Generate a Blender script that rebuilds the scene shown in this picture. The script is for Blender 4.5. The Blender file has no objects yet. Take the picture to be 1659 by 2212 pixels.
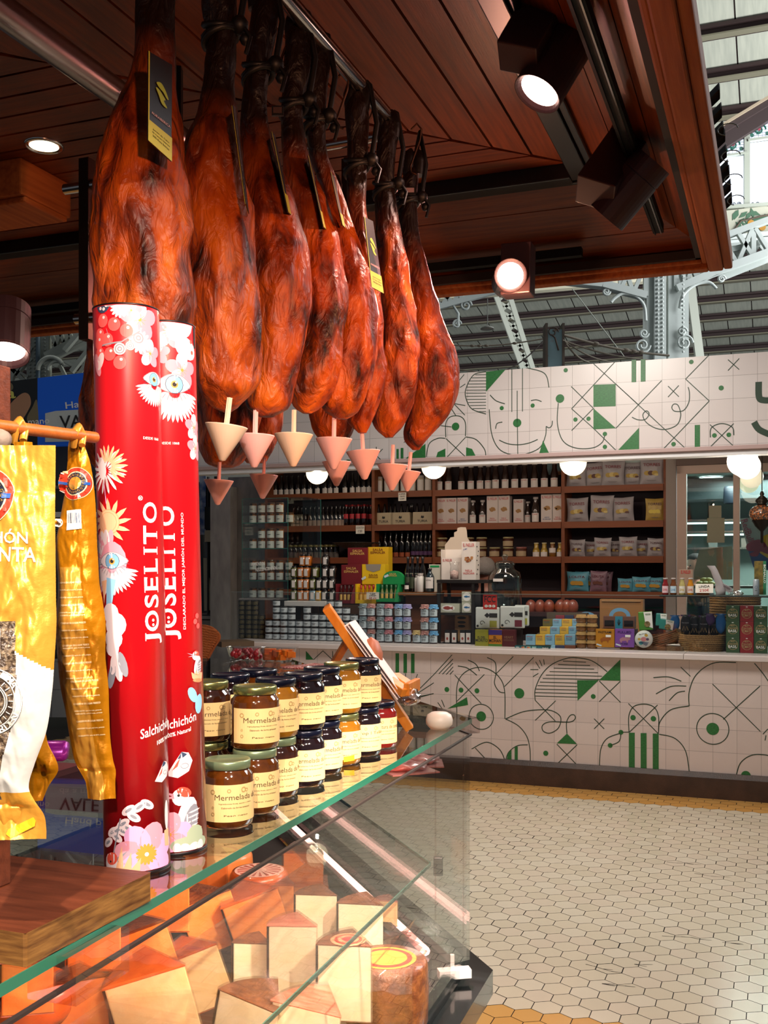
import bpy, bmesh, math, random
from mathutils import Vector, Matrix, noise
random.seed(7)
F=2246.0; CX=829.5; HY=1230.0; H=1.5
TH=math.radians(20.74); SN,CS=math.sin(TH),math.cos(TH)
SC=bpy.context.scene; COL=SC.collection; PI=math.pi
# ---------------------------------------------------------------- camera, world, lights, exposure
cd=bpy.data.cameras.new('camera'); cam=bpy.data.objects.new('camera',cd); COL.objects.link(cam)
cam.location=(0,0,H); cam.rotation_euler=(PI/2,0,0)
cd.sensor_fit='HORIZONTAL'; cd.sensor_width=36; cd.lens=F/1659*36; cd.shift_y=(HY-1106)/1659; cd.clip_start=.05; cd.clip_end=200
SC.camera=cam
SC.view_settings.view_transform='Standard'; SC.view_settings.look='None'; SC.view_settings.exposure=0.0; SC.view_settings.gamma=1
try:
    SC.cycles.transparent_max_bounces=32; SC.cycles.max_bounces=8; SC.cycles.caustics_reflective=False; SC.cycles.caustics_refractive=False
    SC.cycles.sample_clamp_indirect=6
except Exception: pass
w=bpy.data.worlds.new('world'); SC.world=w; w.use_nodes=True
bg=w.node_tree.nodes['Background']; bg.inputs[0].default_value=(.80,.90,1.0,1); bg.inputs[1].default_value=.14
def ray(px,py): return Vector(((px-CX)/F,1.0,(HY-py)/F))
def atY(px,py,Y): return Vector((0,0,H))+ray(px,py)*Y
def atZ(px,py,z):
    r=ray(px,py); return Vector((0,0,H))+r*((z-H)/r.z)
def atV(px,py,v,ang=TH):
    r=ray(px,py); return Vector((0,0,H))+r*(v/(r.x*math.sin(ang)+r.y*math.cos(ang)))
def atU(px,py,u,ang=TH):
    r=ray(px,py); return Vector((0,0,H))+r*(u/(r.x*math.cos(ang)-r.y*math.sin(ang)))
def UV(p): return (p.x*CS-p.y*SN, p.x*SN+p.y*CS)
def W(u,v,z=0): return Vector((u*CS+v*SN, -u*SN+v*CS, z))
def uz(px,py,v):
    p=atV(px,py,v); return (UV(p)[0],p.z)
def light(name,kind,loc,power,color,size=.1,target=None,angle=60,blend=.6,sx=None,sy=None):
    l=bpy.data.lights.new(name,kind); l.energy=power; l.color=color
    if kind=='AREA':
        l.size=size
        if sx: l.shape='RECTANGLE'; l.size=sx; l.size_y=sy
    else: l.shadow_soft_size=size
    if kind=='SPOT': l.spot_size=math.radians(angle); l.spot_blend=blend
    o=bpy.data.objects.new(name,l); COL.objects.link(o); o.location=loc
    if target is not None: o.rotation_euler=(Vector(target)-Vector(loc)).to_track_quat('-Z','Y').to_euler()
    return o
# daylight falling through the market hall's big side windows
light('hall_daylight','AREA',(9,9,8),900,(.93,.97,1),5,(2,7,0))
light('hall_daylight','AREA',(-6,14,9),1100,(.93,.97,1),5,(-2,24,7))
light('hall_daylight','AREA',(10,13,4),1500,(.93,.97,1),6,(6,24,9))
# unseen spots: kiosk track lamps near the viewer, plus added free-floating fills
light('unseen_spot','SPOT',(.55,.25,2.55),230,(1,.84,.70),.02,(-.38,1.5,.95),66,.6)
light('unseen_spot','SPOT',(.15,-.75,2.0),95,(1,.85,.72),.015,(-.30,1.6,1.36),40,.7)  # added in mid-air to brighten the lower part of the tubes
light('unseen_spot','SPOT',(.95,.7,2.35),700,(1,.86,.74),.015,(-.05,2.35,.5),27,.5)  # unseen spot added to brighten the cut cheese faces
light('unseen_spot','SPOT',(-.2,-.2,2.5),230,(1,.85,.68),.015,(-.46,1.1,1.30),36,.9)
light('unseen_spot','SPOT',(1.25,1.2,1.9),120,(1,.42,.20),.02,(-.05,2.4,1.95),48,.9)  # added warm light in mid-air, without a fixture, for the hams
light('unseen_spot','SPOT',(.1,.35,1.95),42,(1,.42,.20),.02,(-.3,2.2,2.0),60,.9)  # second added mid-air fill on the hams, no lamp hangs there
# unseen area light added over the aisle to brighten the floor
light('aisle_fill','AREA',(.9,5.5,3.3),66,(1,.92,.82),.8,(1.1,6.0,0))
# ---------------------------------------------------------------- materials
def lin(c):
    if isinstance(c,str):
        c=c.lstrip('#'); c=[int(c[i:i+2],16)/255 for i in (0,2,4)]
    return tuple((x/12.92 if x<=.04045 else ((x+.055)/1.055)**2.4) for x in c)+(1,)
MC={}
def mat(name,col,rough=.5,metal=0,emit=0,emcol=None,coat=0,bump=0,bscale=40,col2=None,nscale=8,stretch=(1,1,1),trans=0,detail=4,lo=.35,hi=.65,spec=.5):
    if name in MC: return MC[name]
    m=bpy.data.materials.new(name); m.use_nodes=True; MC[name]=m
    nt=m.node_tree; b=nt.nodes['Principled BSDF']; L=nt.links.new
    b.inputs['Base Color'].default_value=lin(col); b.inputs['Roughness'].default_value=rough; b.inputs['Metallic'].default_value=metal
    b.inputs['Coat Weight'].default_value=coat; b.inputs['Specular IOR Level'].default_value=spec
    if trans: b.inputs['Transmission Weight'].default_value=trans
    if emit: b.inputs['Emission Color'].default_value=lin(emcol or col); b.inputs['Emission Strength'].default_value=emit
    if col2 or bump:
        tc=nt.nodes.new('ShaderNodeTexCoord'); mp=nt.nodes.new('ShaderNodeMapping'); mp.inputs['Scale'].default_value=stretch
        L(tc.outputs['Object'],mp.inputs['Vector'])
    if col2:
        n=nt.nodes.new('ShaderNodeTexNoise'); n.inputs['Scale'].default_value=nscale; n.inputs['Detail'].default_value=detail
        L(mp.outputs[0],n.inputs['Vector']); r=nt.nodes.new('ShaderNodeValToRGB')
        r.color_ramp.elements[0].position=lo; r.color_ramp.elements[1].position=hi
        r.color_ramp.elements[0].color=lin(col); r.color_ramp.elements[1].color=lin(col2)
        L(n.outputs[0],r.inputs[0]); L(r.outputs[0],b.inputs['Base Color'])
    if bump:
        n=nt.nodes.new('ShaderNodeTexNoise'); n.inputs['Scale'].default_value=bscale; n.inputs['Detail'].default_value=5
        L(mp.outputs[0],n.inputs['Vector']); bp=nt.nodes.new('ShaderNodeBump'); bp.inputs['Strength'].default_value=bump; bp.inputs['Distance'].default_value=.01
        L(n.outputs[0],bp.inputs['Height']); L(bp.outputs[0],b.inputs['Normal'])
    return m
def glass(name,tint=(1,1,1),refl=.9,base=.04,power=4,grough=.0):
    if name in MC: return MC[name]
    m=bpy.data.materials.new(name); m.use_nodes=True; MC[name]=m; nt=m.node_tree; L=nt.links.new
    nt.nodes.remove(nt.nodes['Principled BSDF']); out=nt.nodes['Material Output']
    t=nt.nodes.new('ShaderNodeBsdfTransparent'); t.inputs[0].default_value=(*tint,1)
    g=nt.nodes.new('ShaderNodeBsdfGlossy'); g.inputs['Roughness'].default_value=grough
    lw=nt.nodes.new('ShaderNodeLayerWeight'); lw.inputs[0].default_value=.5
    p=nt.nodes.new('ShaderNodeMath'); p.operation='POWER'; p.inputs[1].default_value=power; L(lw.outputs['Facing'],p.inputs[0])
    q=nt.nodes.new('ShaderNodeMath'); q.operation='MULTIPLY_ADD'; q.inputs[1].default_value=refl; q.inputs[2].default_value=base; L(p.outputs[0],q.inputs[0])
    x=nt.nodes.new('ShaderNodeMixShader'); L(q.outputs[0],x.inputs[0]); L(t.outputs[0],x.inputs[1]); L(g.outputs[0],x.inputs[2]); L(x.outputs[0],out.inputs[0])
    return m
# ---------------------------------------------------------------- mesh builder
def fr(d,up=Vector((0,0,1))):
    d=Vector(d).normalized()
    if abs(d.dot(up))>.98: up=Vector((0,1,0))
    x=d.cross(up).normalized(); return x, x.cross(d).normalized()*1.0
class MB:
    def __init__(s): s.v=[]; s.f=[]; s.m=[]; s.sm=[]
    def add(s,vs,fs,mi=0,sm=False):
        o=len(s.v); s.v+=[tuple(p) for p in vs]
        for f in fs: s.f.append([i+o for i in f]); s.m.append(mi); s.sm.append(sm)
        return s
    def box(s,c,d,mi=0,rz=0,M=None):
        c=Vector(c); hx,hy,hz=d[0]/2,d[1]/2,d[2]/2; vs=[]
        R=Matrix.Rotation(rz,3,'Z') if M is None else M
        for z in (-hz,hz):
            for x,y in ((-hx,-hy),(hx,-hy),(hx,hy),(-hx,hy)): vs.append(c+R@Vector((x,y,z)))
        return s.add(vs,[(0,3,2,1),(4,5,6,7),(0,1,5,4),(1,2,6,5),(2,3,7,6),(3,0,4,7)],mi)
    def bar(s,p,q,w,h,mi=0,up=(0,0,1)):
        p=Vector(p);q=Vector(q);x,y=fr(q-p,Vector(up)); vs=[]
        for c in (p,q):
            for a,b in ((-1,-1),(1,-1),(1,1),(-1,1)): vs.append(c+x*(a*w/2)+y*(b*h/2))
        return s.add(vs,[(0,3,2,1),(4,5,6,7),(0,1,5,4),(1,2,6,5),(2,3,7,6),(3,0,4,7)],mi)
    def tube(s,pts,r,seg=10,mi=0,cap=True):
        pts=[Vector(p) for p in pts]; n=len(pts); rs=r if isinstance(r,(list,tuple)) else [r]*n; vs=[];fs=[]; px=None
        for i,p in enumerate(pts):
            d=(pts[min(i+1,n-1)]-pts[max(i-1,0)]).normalized()
            if px is None: x,y=fr(d)
            else:
                x=(px-d*px.dot(d)).normalized(); y=d.cross(x)
            px=x; y=d.cross(x)
            for k in range(seg):
                a=2*PI*k/seg; vs.append(p+x*math.cos(a)*rs[i]+y*math.sin(a)*rs[i])
        for i in range(n-1):
            for k in range(seg): fs.append((i*seg+k,i*seg+(k+1)%seg,(i+1)*seg+(k+1)%seg,(i+1)*seg+k))
        s.add(vs,fs,mi,True)
        if cap: s.add(vs[:seg],[tuple(range(seg))[::-1]],mi); s.add(vs[-seg:],[tuple(range(seg))],mi)
        return s
    def lathe(s,prof,seg=20,c=(0,0,0),mi=0,a0=0,a1=2*PI,sy=1):
        vs=[];fs=[];full=abs(a1-a0-2*PI)<1e-6; n=seg if full else seg+1
        for r,z in prof:
            for k in range(n):
                a=a0+(a1-a0)*k/seg; vs.append((c[0]+r*math.cos(a),c[1]+r*math.sin(a)*sy,c[2]+z))
        for i in range(len(prof)-1):
            for k in range(seg): fs.append((i*n+k,i*n+(k+1)%n,(i+1)*n+(k+1)%n,(i+1)*n+k))
        return s.add(vs,fs,mi,True)
    def disc(s,c,r,n=(0,-1,0),seg=20,mi=0,ry=None,up=(0,0,1)):
        x,y=fr(Vector(n),Vector(up)); c=Vector(c); ry=ry or r
        return s.add([c+x*r*math.cos(2*PI*k/seg)+y*ry*math.sin(2*PI*k/seg) for k in range(seg)],[tuple(range(seg))],mi)
    def prism(s,pts,d,mi=0,mi2=None):
        pts=[Vector(p) for p in pts]; d=Vector(d); n=len(pts)
        s.add(pts+[p+d for p in pts],[tuple(range(n)),tuple(range(2*n-1,n-1,-1))],mi)
        return s.add(pts+[p+d for p in pts],[(i,i+n,(i+1)%n+n,(i+1)%n) for i in range(n)],mi if mi2 is None else mi2)
    def ball(s,c,r,seg=16,mi=0,rs=(1,1,1),half=False):
        vs=[];fs=[];m=seg//2
        for i in range(m+1):
            t=PI*i/m
            for k in range(seg):
                a=2*PI*k/seg; vs.append((c[0]+r*rs[0]*math.sin(t)*math.cos(a),c[1]+r*rs[1]*math.sin(t)*math.sin(a),c[2]+r*rs[2]*math.cos(t)))
        for i in range(m):
            for k in range(seg): fs.append((i*seg+k,(i+1)*seg+k,(i+1)*seg+(k+1)%seg,i*seg+(k+1)%seg))
        return s.add(vs,fs,mi,True)
    def xf(s,fn): s.v=[tuple(fn(Vector(p))) for p in s.v]; return s
    def mesh(s,name,mats):
        me=bpy.data.meshes.new(name); me.from_pydata(s.v,[],s.f)
        for m in (mats if isinstance(mats,(list,tuple)) else [mats]): me.materials.append(m)
        me.polygons.foreach_set('material_index',s.m); me.polygons.foreach_set('use_smooth',s.sm); me.update(); return me
    def obj(s,name,mats,parent=None,loc=None,rz=0,bev=0,label=None):
        o=bpy.data.objects.new(name,s.mesh(name,mats)); COL.objects.link(o)
        if parent: o.parent=parent
        if loc is not None: o.location=loc
        if rz: o.rotation_euler=(0,0,rz)
        if bev:
            b=o.modifiers.new('bevel','BEVEL'); b.width=bev; b.segments=2; b.limit_method='ANGLE'
        if label: o['label']=label
        return o
def tag(o,label,cat,group=None):
    o['label']=label; o['category']=cat
    if group: o['group']=group
    return o
def struct(o): o['kind']='structure'; return o
def thing(name,label,cat,loc=(0,0,0),rz=0,group=None):
    o=bpy.data.objects.new(name,None); COL.objects.link(o); o.location=loc; o.rotation_euler=(0,0,rz); o.empty_display_size=.02
    return tag(o,label,cat,group)
KIDS={}
def kids(r): return [c for c in r.children]
class Proto:
    """a thing with parts; first put() moves the original, the next ones copy it"""
    def __init__(s,root): s.r=root; s.used=False; s.k=None
    def put(s,loc,rz=-TH,label=None,group=None,scale=1,tilt=0):
        if not s.used: r=s.r; s.used=True
        else:
            if s.k is None: s.k=[(c,list(c.children)) for c in s.r.children]
            r=s.r.copy(); COL.objects.link(r)
            for c,g in s.k:
                d=c.copy(); COL.objects.link(d); d.parent=r
                for h in g: e=h.copy(); COL.objects.link(e); e.parent=d
        r.location=loc; r.rotation_euler=(0,tilt,rz); r.scale=(scale,)*3 if not isinstance(scale,tuple) else scale
        if label: r['label']=label
        if group: r['group']=group
        return r
    def done(s):
        if not s.used:
            for c in list(s.r.children_recursive)+[s.r]: bpy.data.objects.remove(c)
TX={}
def textmesh(t,w,h,bold=.012):
    k=(t,round(w,5),round(h,5))
    if k in TX: return TX[k]
    c=bpy.data.curves.new('lettering','FONT'); c.body=t; c.align_x='CENTER'; c.resolution_u=2 if len(t)>6 else 4; c.offset=bold
    o=bpy.data.objects.new('tmp',c); COL.objects.link(o); bpy.context.view_layer.update()
    me=bpy.data.meshes.new_from_object(o.evaluated_get(bpy.context.evaluated_depsgraph_get())); bpy.data.objects.remove(o)
    xs=[v.co.x for v in me.vertices]; ys=[v.co.y for v in me.vertices]
    x0,x1,y0,y1=min(xs),max(xs),min(ys),max(ys)
    d=MB(); vs=[((v.co.x-(x0+x1)/2)*w/(x1-x0),0,(v.co.y-(y0+y1)/2)*h/(y1-y0)) for v in me.vertices]
    d.add(vs,[tuple(p.vertices) for p in me.polygons]); TX[k]=d; return d
def text(t,w,h,m,parent,loc,rz=0,roll=0,pitch=0,name='lettering'):
    d=textmesh(t,w,h); b=MB(); b.v=list(d.v); b.f=d.f; b.m=d.m; b.sm=d.sm
    R=Matrix.Rotation(rz,3,'Z')@Matrix.Rotation(pitch,3,'X')@Matrix.Rotation(roll,3,'Y')
    b.xf(lambda p:R@p+Vector(loc)); return b.obj(name,m,parent)
def cat(pts,n=8,closed=False):
    """Catmull-Rom through 2-D/3-D points"""
    P=[Vector(p) for p in pts]; out=[]
    if len(P)<3: return P
    for i in range(len(P)-1 if not closed else len(P)):
        g=lambda j: P[j%len(P)] if closed else P[max(0,min(len(P)-1,j))]
        a,b,c,d=g(i-1),g(i),g(i+1),g(i+2)
        for k in range(n):
            t=k/n; out.append(.5*((2*b)+(c-a)*t+(2*a-5*b+4*c-d)*t*t+(3*b-a-3*c+d)*t**3))
    if not closed: out.append(P[-1])
    return out
ORD=['first','second','third','fourth','fifth','sixth','seventh','eighth','ninth','tenth','eleventh','twelfth','thirteenth','fourteenth','fifteenth','sixteenth','seventeenth','eighteenth']
GREEN=mat('green_paint','#1d5a2a',.45,col2='#2f7a3c',nscale=60,stretch=(1,1,6))
LINE=mat('dark_green_line','#2a4030',.5)
WHITE=mat('white_plastic','#e9e7e2',.4); TRK=mat('track_black','#0c0a0a',.7,spec=.2); BLACK=mat('black_plastic','#0c0b0c',.35); DARK=mat('dark_metal','#251d20',.45,.5)
CHROME=mat('chrome','#b9b2b0',.18,1); PAPER=mat('paper','#e8e2d6',.7); INK=mat('ink','#1c1a1a',.7); KRAFT=mat('kraft_card','#a07a50',.8,bump=.1)
RED=mat('red_print','#b41f24',.5); WPR=mat('white_print','#f4f1ec',.5)
# ---------------------------------------------------------------- floor: hexagonal cement tiles
def build_floor():
    w_=.0985; R=w_/math.sqrt(3); rows=1.5*R; b=MB(); g=.0018
    mats=[mat('grout','#2b2520',.9)]+[mat('cream_tile_%s'%n,c,.22,bump=.03,bscale=9) for n,c in zip('abcd',('#dccfb6','#dfd3bc','#d8cbb2','#dccdb6'))]+[mat('ochre_tile_%s'%n,c,.22,bump=.03,bscale=9) for n,c in zip('ab',('#d8a45c','#d49e56'))]
    r0=random.Random(3)
    for i in range(-10,92):
        v=.2+i*rows
        for j in range(-60,46):
            u=j*w_+(w_/2 if i%2 else 0)
            p=W(u,v)
            if p.y<1.5 or p.y>9.5 or abs(p.x)>.55*p.y+1.2: continue
            mi=(5+r0.randrange(2)) if (v>6.80 or v<3.50) else 1+r0.randrange(4)
            rr=R-g-(.0016*r0.random() if r0.random()<.12 else 0)
            b.add([(u+rr*math.sin(PI/3*k),v+rr*math.cos(PI/3*k),0) for k in range(6)],[(5,4,3,2,1,0)],mi)
    b.add([(-12,-4,-.004),(12,-4,-.004),(12,16,-.004),(-12,16,-.004)],[(0,1,2,3)],0)
    # chips and cracks in the tiles
    for cx,cy,n in ((1440,1862,6),(1500,1887,5),(1265,2083,5),(1430,2022,6),(1560,2036,5),(1300,2125,5),(1370,2083,3)):
        p=UV(atZ(cx,cy,0)); q=Vector((p[0],p[1],.0006)); 
        for k in range(n):
            e=q+Vector((.03+.02*r0.random(),(r0.random()-.5)*.03,0)); b.add([q+Vector((0,.002,0)),q-Vector((0,.002,0)),e-Vector((0,.001,0)),e+Vector((0,.001,0))],[(0,1,2,3)],0); q=e if r0.random()<.6 else q
    o=b.obj('floor',mats,rz=-TH); struct(o)
build_floor()
# ---------------------------------------------------------------- market hall roof, far behind
RM=[mat('roof_board','#b9b9a8',.8,col2='#a9aa9b',nscale=3,stretch=(6,.4,1)),mat('purlin_brown','#33211f',.7),mat('roof_trim','#7d7762',.8)]
def roofZ(v): return 13.0-.171*v
RZ=[]
def build_roof():
    b=MB(); v=6.0
    while v<34:
        v1=v+1.12; z0,z1=roofZ(v),roofZ(v1)
        for k in range(-40,40):
            u0=k*.62
            b.add([(u0+.012,v,z0),(u0+.608,v,z0),(u0+.608,v1,z1),(u0+.012,v1,z1)],[(0,3,2,1)],0)
        b.add([(-26,v,z0+.02),(26,v,z0+.02),(26,v1,z1+.02),(-26,v1,z1+.02)],[(0,3,2,1)],1)
        b.box((0,v,z0-.10),(52,.10,.16),1); b.box((0,v+.02,z0-.03),(52,.34,.05),1); b.box((0,v-.06,z0-.17),(52,.16,.025),2)
        v=v1
    o=b.obj('ceiling',RM,rz=-TH); struct(o)
    # end wall closing the low side of the roof
    b=MB()
    for k in range(14): b.box((0,34.2,1+k*.5),(60,.1,.46),0)
    b.box((0,34.35,3),(60,.1,10),1)
    struct(b.obj('wall_far',[mat('far_wall','#8b887c',.9),RM[1]],rz=-TH))
build_roof()
IRON=mat('white_painted_iron','#b3b9b4',.55,bump=.12,bscale=8); IRON2=mat('old_grey_iron','#9a9c90',.6)
def spiral(c,r,t0=0,turns=1.6,flip=1,n=22):
    return [Vector(c)+Vector((math.cos(t0+flip*2*PI*turns*k/n),0,math.sin(t0+flip*2*PI*turns*k/n)))*r*(1-.8*k/n) for k in range(n+1)]
def build_column():
    Y=13.5; s=Y/F
    base=atY(1440,790,Y); r=thing('iron_column','white riveted iron column rising behind the tiled stall sign','column',(base.x,Y,0),0)
    X=lambda px:(px-1440)*s; Z=lambda py:H+(HY-py)*s
    b=MB(); b.box((X(1424),0,(Z(560)+0)/2),(25*s,.12,Z(560)),0); b.box((X(1466),.05,(Z(560))/2),(44*s,.1,Z(560)),0); b.box((X(1404),.1,Z(560)/2),(14*s,.2,Z(560)),0)
    for py in range(600,770,9):
        for px in (1418,1428,1472): b.ball((X(px),-.07,Z(py)),.018,8)
    b.obj('shaft',IRON,r)
    for name,pts in (('truss_arm',[(1395,640),(1300,615),(1210,605)]),('truss_arm',[(1460,625),(1540,590),(1662,545)])):
        b=MB(); P=[Vector((X(x),0,Z(y))) for x,y in pts]; T=[p+Vector((0,0,.42)) for p in P]
        for k in range(2): b.bar(P[k],P[k+1],.16,.09); b.bar(T[k],T[k+1],.16,.07)
        n=7
        for k in range(n):
            t=k/n; t2=(k+1)/n
            f=lambda Q,t:(Q[0].lerp(Q[1],t*2) if t<.5 else Q[1].lerp(Q[2],t*2-1))
            b.bar(f(P,t),f(T,t2) if k%2 else f(T,t),.06,.05); b.bar(f(T,t),f(P,t2),.06,.05)
        b.obj(name,IRON,r)
    for fl in (-1,1):
        cx=X(1395) if fl<0 else X(1482)
        pp=((1393,695),(1389,662),(1370,642),(1345,636),(1327,645),(1318,655)) if fl<0 else ((1466,668),(1473,640),(1498,618),(1528,612),(1545,626))
        b=MB(); b.tube([Vector((X(q.x),-.05,Z(q.y))) for q in cat([(x,y,0) for x,y in pp],5)],.022,6)
        for q,rr in ((((1308,632),.05),((1386,748),.10),((1389,722),.06)) if fl<0 else (((1556,605),.05),((1476,742),.11),((1472,718),.06))):
            b.tube(spiral((X(q[0]),-.05,Z(q[1])),rr,flip=fl),.016,6)
        b.obj('scroll_bracket',IRON,r)
build_column()
def lattice(name,label,p0,p1,p2,p3,Y,n,extra=0,mt=None,wd=.09):
    """a riveted lattice strut between edge p0-p1 and edge p2-p3 given in pixels at one distance"""
    mt=mt or IRON2; A=[atY(*p0,Y),atY(*p1,Y)]; B=[atY(*p2,Y),atY(*p3,Y)]; c=(A[0]+B[0])/2
    r=thing(name,label,'roof strut',c)
    b=MB(); b.bar(A[0]-c,A[1]-c,.08,wd); b.obj('chord',mt,r); b=MB(); b.bar(B[0]-c,B[1]-c,.08,wd); b.obj('chord',mt,r)
    b=MB()
    for k in range(n):
        t,t2=k/n,(k+1)/n
        b.bar(A[0].lerp(A[1],t)-c,B[0].lerp(B[1],t2)-c,.04,.05); b.bar(B[0].lerp(B[1],t)-c,A[0].lerp(A[1],t2)-c,.04,.05)
    b.obj('lacing',mt,r); return r
lattice('lattice_strut','sloping lattice strut behind the sign, left of the rusty post',(1130,800),(1068,630),(1152,800),(1098,630),20,8)
b=MB(); b.bar(atY(1513,790,21)-atY(1513,790,21),atY(1484,560,21)-atY(1513,790,21),.17,.1); tag(b.obj('roof_strut',IRON2,loc=atY(1513,790,21)),'plain leaning pale strut just right of the white column','roof strut')
lattice('lattice_beam','white lattice beam meeting the far right edge of the hams',(930,668),(1075,628),(930,640),(1075,590),14,6,mt=IRON,wd=.07)
b=MB(); p=atY(990,668,14); b.tube([Vector((-.35,0,.02)),Vector((-.1,0,.1)),Vector((0,0,-.06)),Vector((0,0,-.22))],.02,6); b.tube(spiral((.1,0,.05),.08),.018,6); b.tube(spiral((-.02,0,-.2),.06),.015,6)
tag(b.obj('scroll_bracket',IRON,loc=p),'small curled iron bracket under the lattice beam beside the hams','bracket')
# cornice strip and beam just under the canopy rim
b=MB(); a=atY(930,634,15); c=atY(1440,590,15); b.bar(Vector((0,0,0)),c-a,.15,.22); b.bar(Vector((0,0,.2)),c-a+Vector((0,0,.2)),.2,.1)
tag(b.obj('cornice',mat('cream_cornice','#c9c2a8',.6),loc=a),'pale cream cornice showing just under the canopy rim','cornice')
b=MB(); b.tube([Vector((0,0,0)),Vector((0,0,atY(1053,642,9).z-atY(1053,708,9).z))],.004,6); b.lathe([(.0,.035),(.015,.03),(.055,.012),(.062,0),(0,0)],16)
tag(b.obj('pendant_lamp',[mat('lamp_grey','#88887f',.5)],loc=atY(1053,711,9)),'tiny disc pendant lamp hanging by a wire in the hall','lamp')
b=MB(); a=atY(1236,624,12); b.tube([Vector((0,0,0)),atY(1348,770,12)-a],.006,5); tag(b.obj('guy_wire',IRON2,loc=a),'thin wire slanting down across the roof to the sign','wire')
# gable window with stained glass
def build_gable():
    Y=14.6; s=Y/F; o=atY(1600,450,Y); SKY=mat('window_sky','#dfe9fb',.5,emit=1.15,emcol='#e4edff'); FR=mat('window_frame_grey','#a3a799',.6)
    X=lambda px:(px-1600)*s; Z=lambda py:(450-py)*s
    r=bpy.data.objects.new('window_1',None); COL.objects.link(r); r.location=o; struct(r)
    def pane(pts,name='pane'):
        b=MB(); b.prism([(X(x),0,Z(y)) for x,y in pts],(0,.02,0)); return b.obj(name,SKY,r)
    pane([(1540,450),(1540,345),(1609,336),(1609,450)]); pane([(1614,450),(1614,310),(1690,300),(1690,450)])
    pane([(1540,340),(1540,315),(1609,278),(1609,334)]); pane([(1614,303),(1614,276),(1690,236),(1690,296)])
    b=MB()
    def fb(a,c,w=.035): b.bar((X(a[0]),-.04,Z(a[1])),(X(c[0]),-.04,Z(c[1])),.08,w)
    fb((1611,452),(1611,270),.037); fb((1535,344),(1612,333),.027); fb((1612,307),(1692,296),.033); fb((1535,453),(1700,441),.047)
    b.obj('window_frame',FR,r)
    gm=mat('stained_green','#1e6a58',.4); rm=mat('stained_red','#a63b52',.4); nv=mat('lead_line','#38404c',.6)
    for cx,cy in ((1582,313),(1638,280)):
        b=MB()
        for k in range(3): b.tube([v+Vector((0,-.02,0)) for v in spiral((X(cx),0,Z(cy)),.10-.014*k,t0=2.1*k,turns=.62)],.012,5,0)
        for dx,dy in ((16,-16),(-15,14),(18,10),(-14,-10)): b.disc((X(cx+dx),-.03,Z(cy+dy)),.03,seg=10,mi=0)
        b.prism([(X(cx-5),-.03,Z(cy)),(X(cx),-.03,Z(cy-5)),(X(cx+5),-.03,Z(cy)),(X(cx),-.03,Z(cy+5))],(0,.01,0),1)
        for k in range(-3,4): b.bar((X(cx+k*8),-.01,Z(cy+22)),(X(cx+k*8),-.01,Z(cy-14)),.003,.004,2); b.bar((X(cx-25),-.01,Z(cy+k*6+2)),(X(cx+26),-.01,Z(cy+k*6)),.003,.004,2)
        b.obj('stained_glass',[gm,rm,nv],r)
    b=MB()
    for px in (1588,1628,1662):
        for fl in (-1,1): b.tube([v+Vector((0,-.06,0)) for v in spiral((X(px+fl*5),0,Z(444)),.03,flip=fl)],.006,5)
    b.obj('scroll_ironwork',mat('dark_iron','#33393c',.5,.4),r)
    # dark raking beams above the window
    b=MB(); b.bar((X(1530),-.1,Z(330)),(X(1700),-.1,Z(222)),.2,.20,0); b.bar((X(1530),-.2,Z(309)),(X(1700),-.2,Z(205)),.15,.08,0); b.bar((X(1535),-.3,Z(296)),(X(1700),-.3,Z(196)),.04,.035,1)
    b.obj('raking_beam',[RM[1],mat('beige_pipe','#a8957c',.6)],r)
    # frieze with oranges and leaves
    fr_=thing('painted_frieze','painted frieze of oranges and leaves under the gable window','frieze',atY(1600,510,Y-.05))
    b=MB(); Zf=lambda py:(510-py)*s; b.prism([(X(1560),0,Zf(512)),(X(1700),0,Zf(500)),(X(1700),0,Zf(440)),(X(1560),0,Zf(456))],(0,.06,0)); b.obj('panel',mat('frieze_cream','#b5b3a0',.7),fr_)
    b=MB()
    b.bar((X(1560),-.1,Zf(522)),(X(1700),-.1,Zf(508)),.17,.06); b.bar((X(1560),-.1,Zf(531)),(X(1700),-.1,Zf(518)),.14,.04); b.obj('moulding',IRON,fr_)
    b=MB(); rr=random.Random(4)
    for px,py in ((1622,483),(1626,497),(1592,501),(1646,491),(1665,470)): b.disc((X(px),-.012,Zf(py)),.05,seg=14,mi=0)
    for k in range(22):
        px=1585+k*4.6+rr.random()*4; py=462+rr.random()*34-(px-1600)*.1; a=rr.random()*3
        b.prism([Vector((X(px),-.006-.0002*k,Zf(py)))+Vector((math.cos(a+t)*q,0,math.sin(a+t)*q)) for t,q in ((0,.088),(1.2,.034),(PI,.068),(-1.2,.034))],(0,.002,0),1)
    b.tube([(X(1583),-.02,Zf(500)),(X(1600),-.02,Zf(478)),(X(1620),-.02,Zf(474)),(X(1645),-.02,Zf(468)),(X(1680),-.02,Zf(462))],.013,5,2)
    b.obj('painted_fruit',[mat('painted_orange','#b8822a',.7),mat('painted_leaf','#3f6349',.7),mat('painted_twig','#57483a',.7)],fr_)
    lattice('lattice_truss','white lattice truss below the painted fruit frieze',(1560,600),(1690,548),(1560,545),(1690,512),Y-1,5,mt=IRON,wd=.07)
build_gable()
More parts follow.
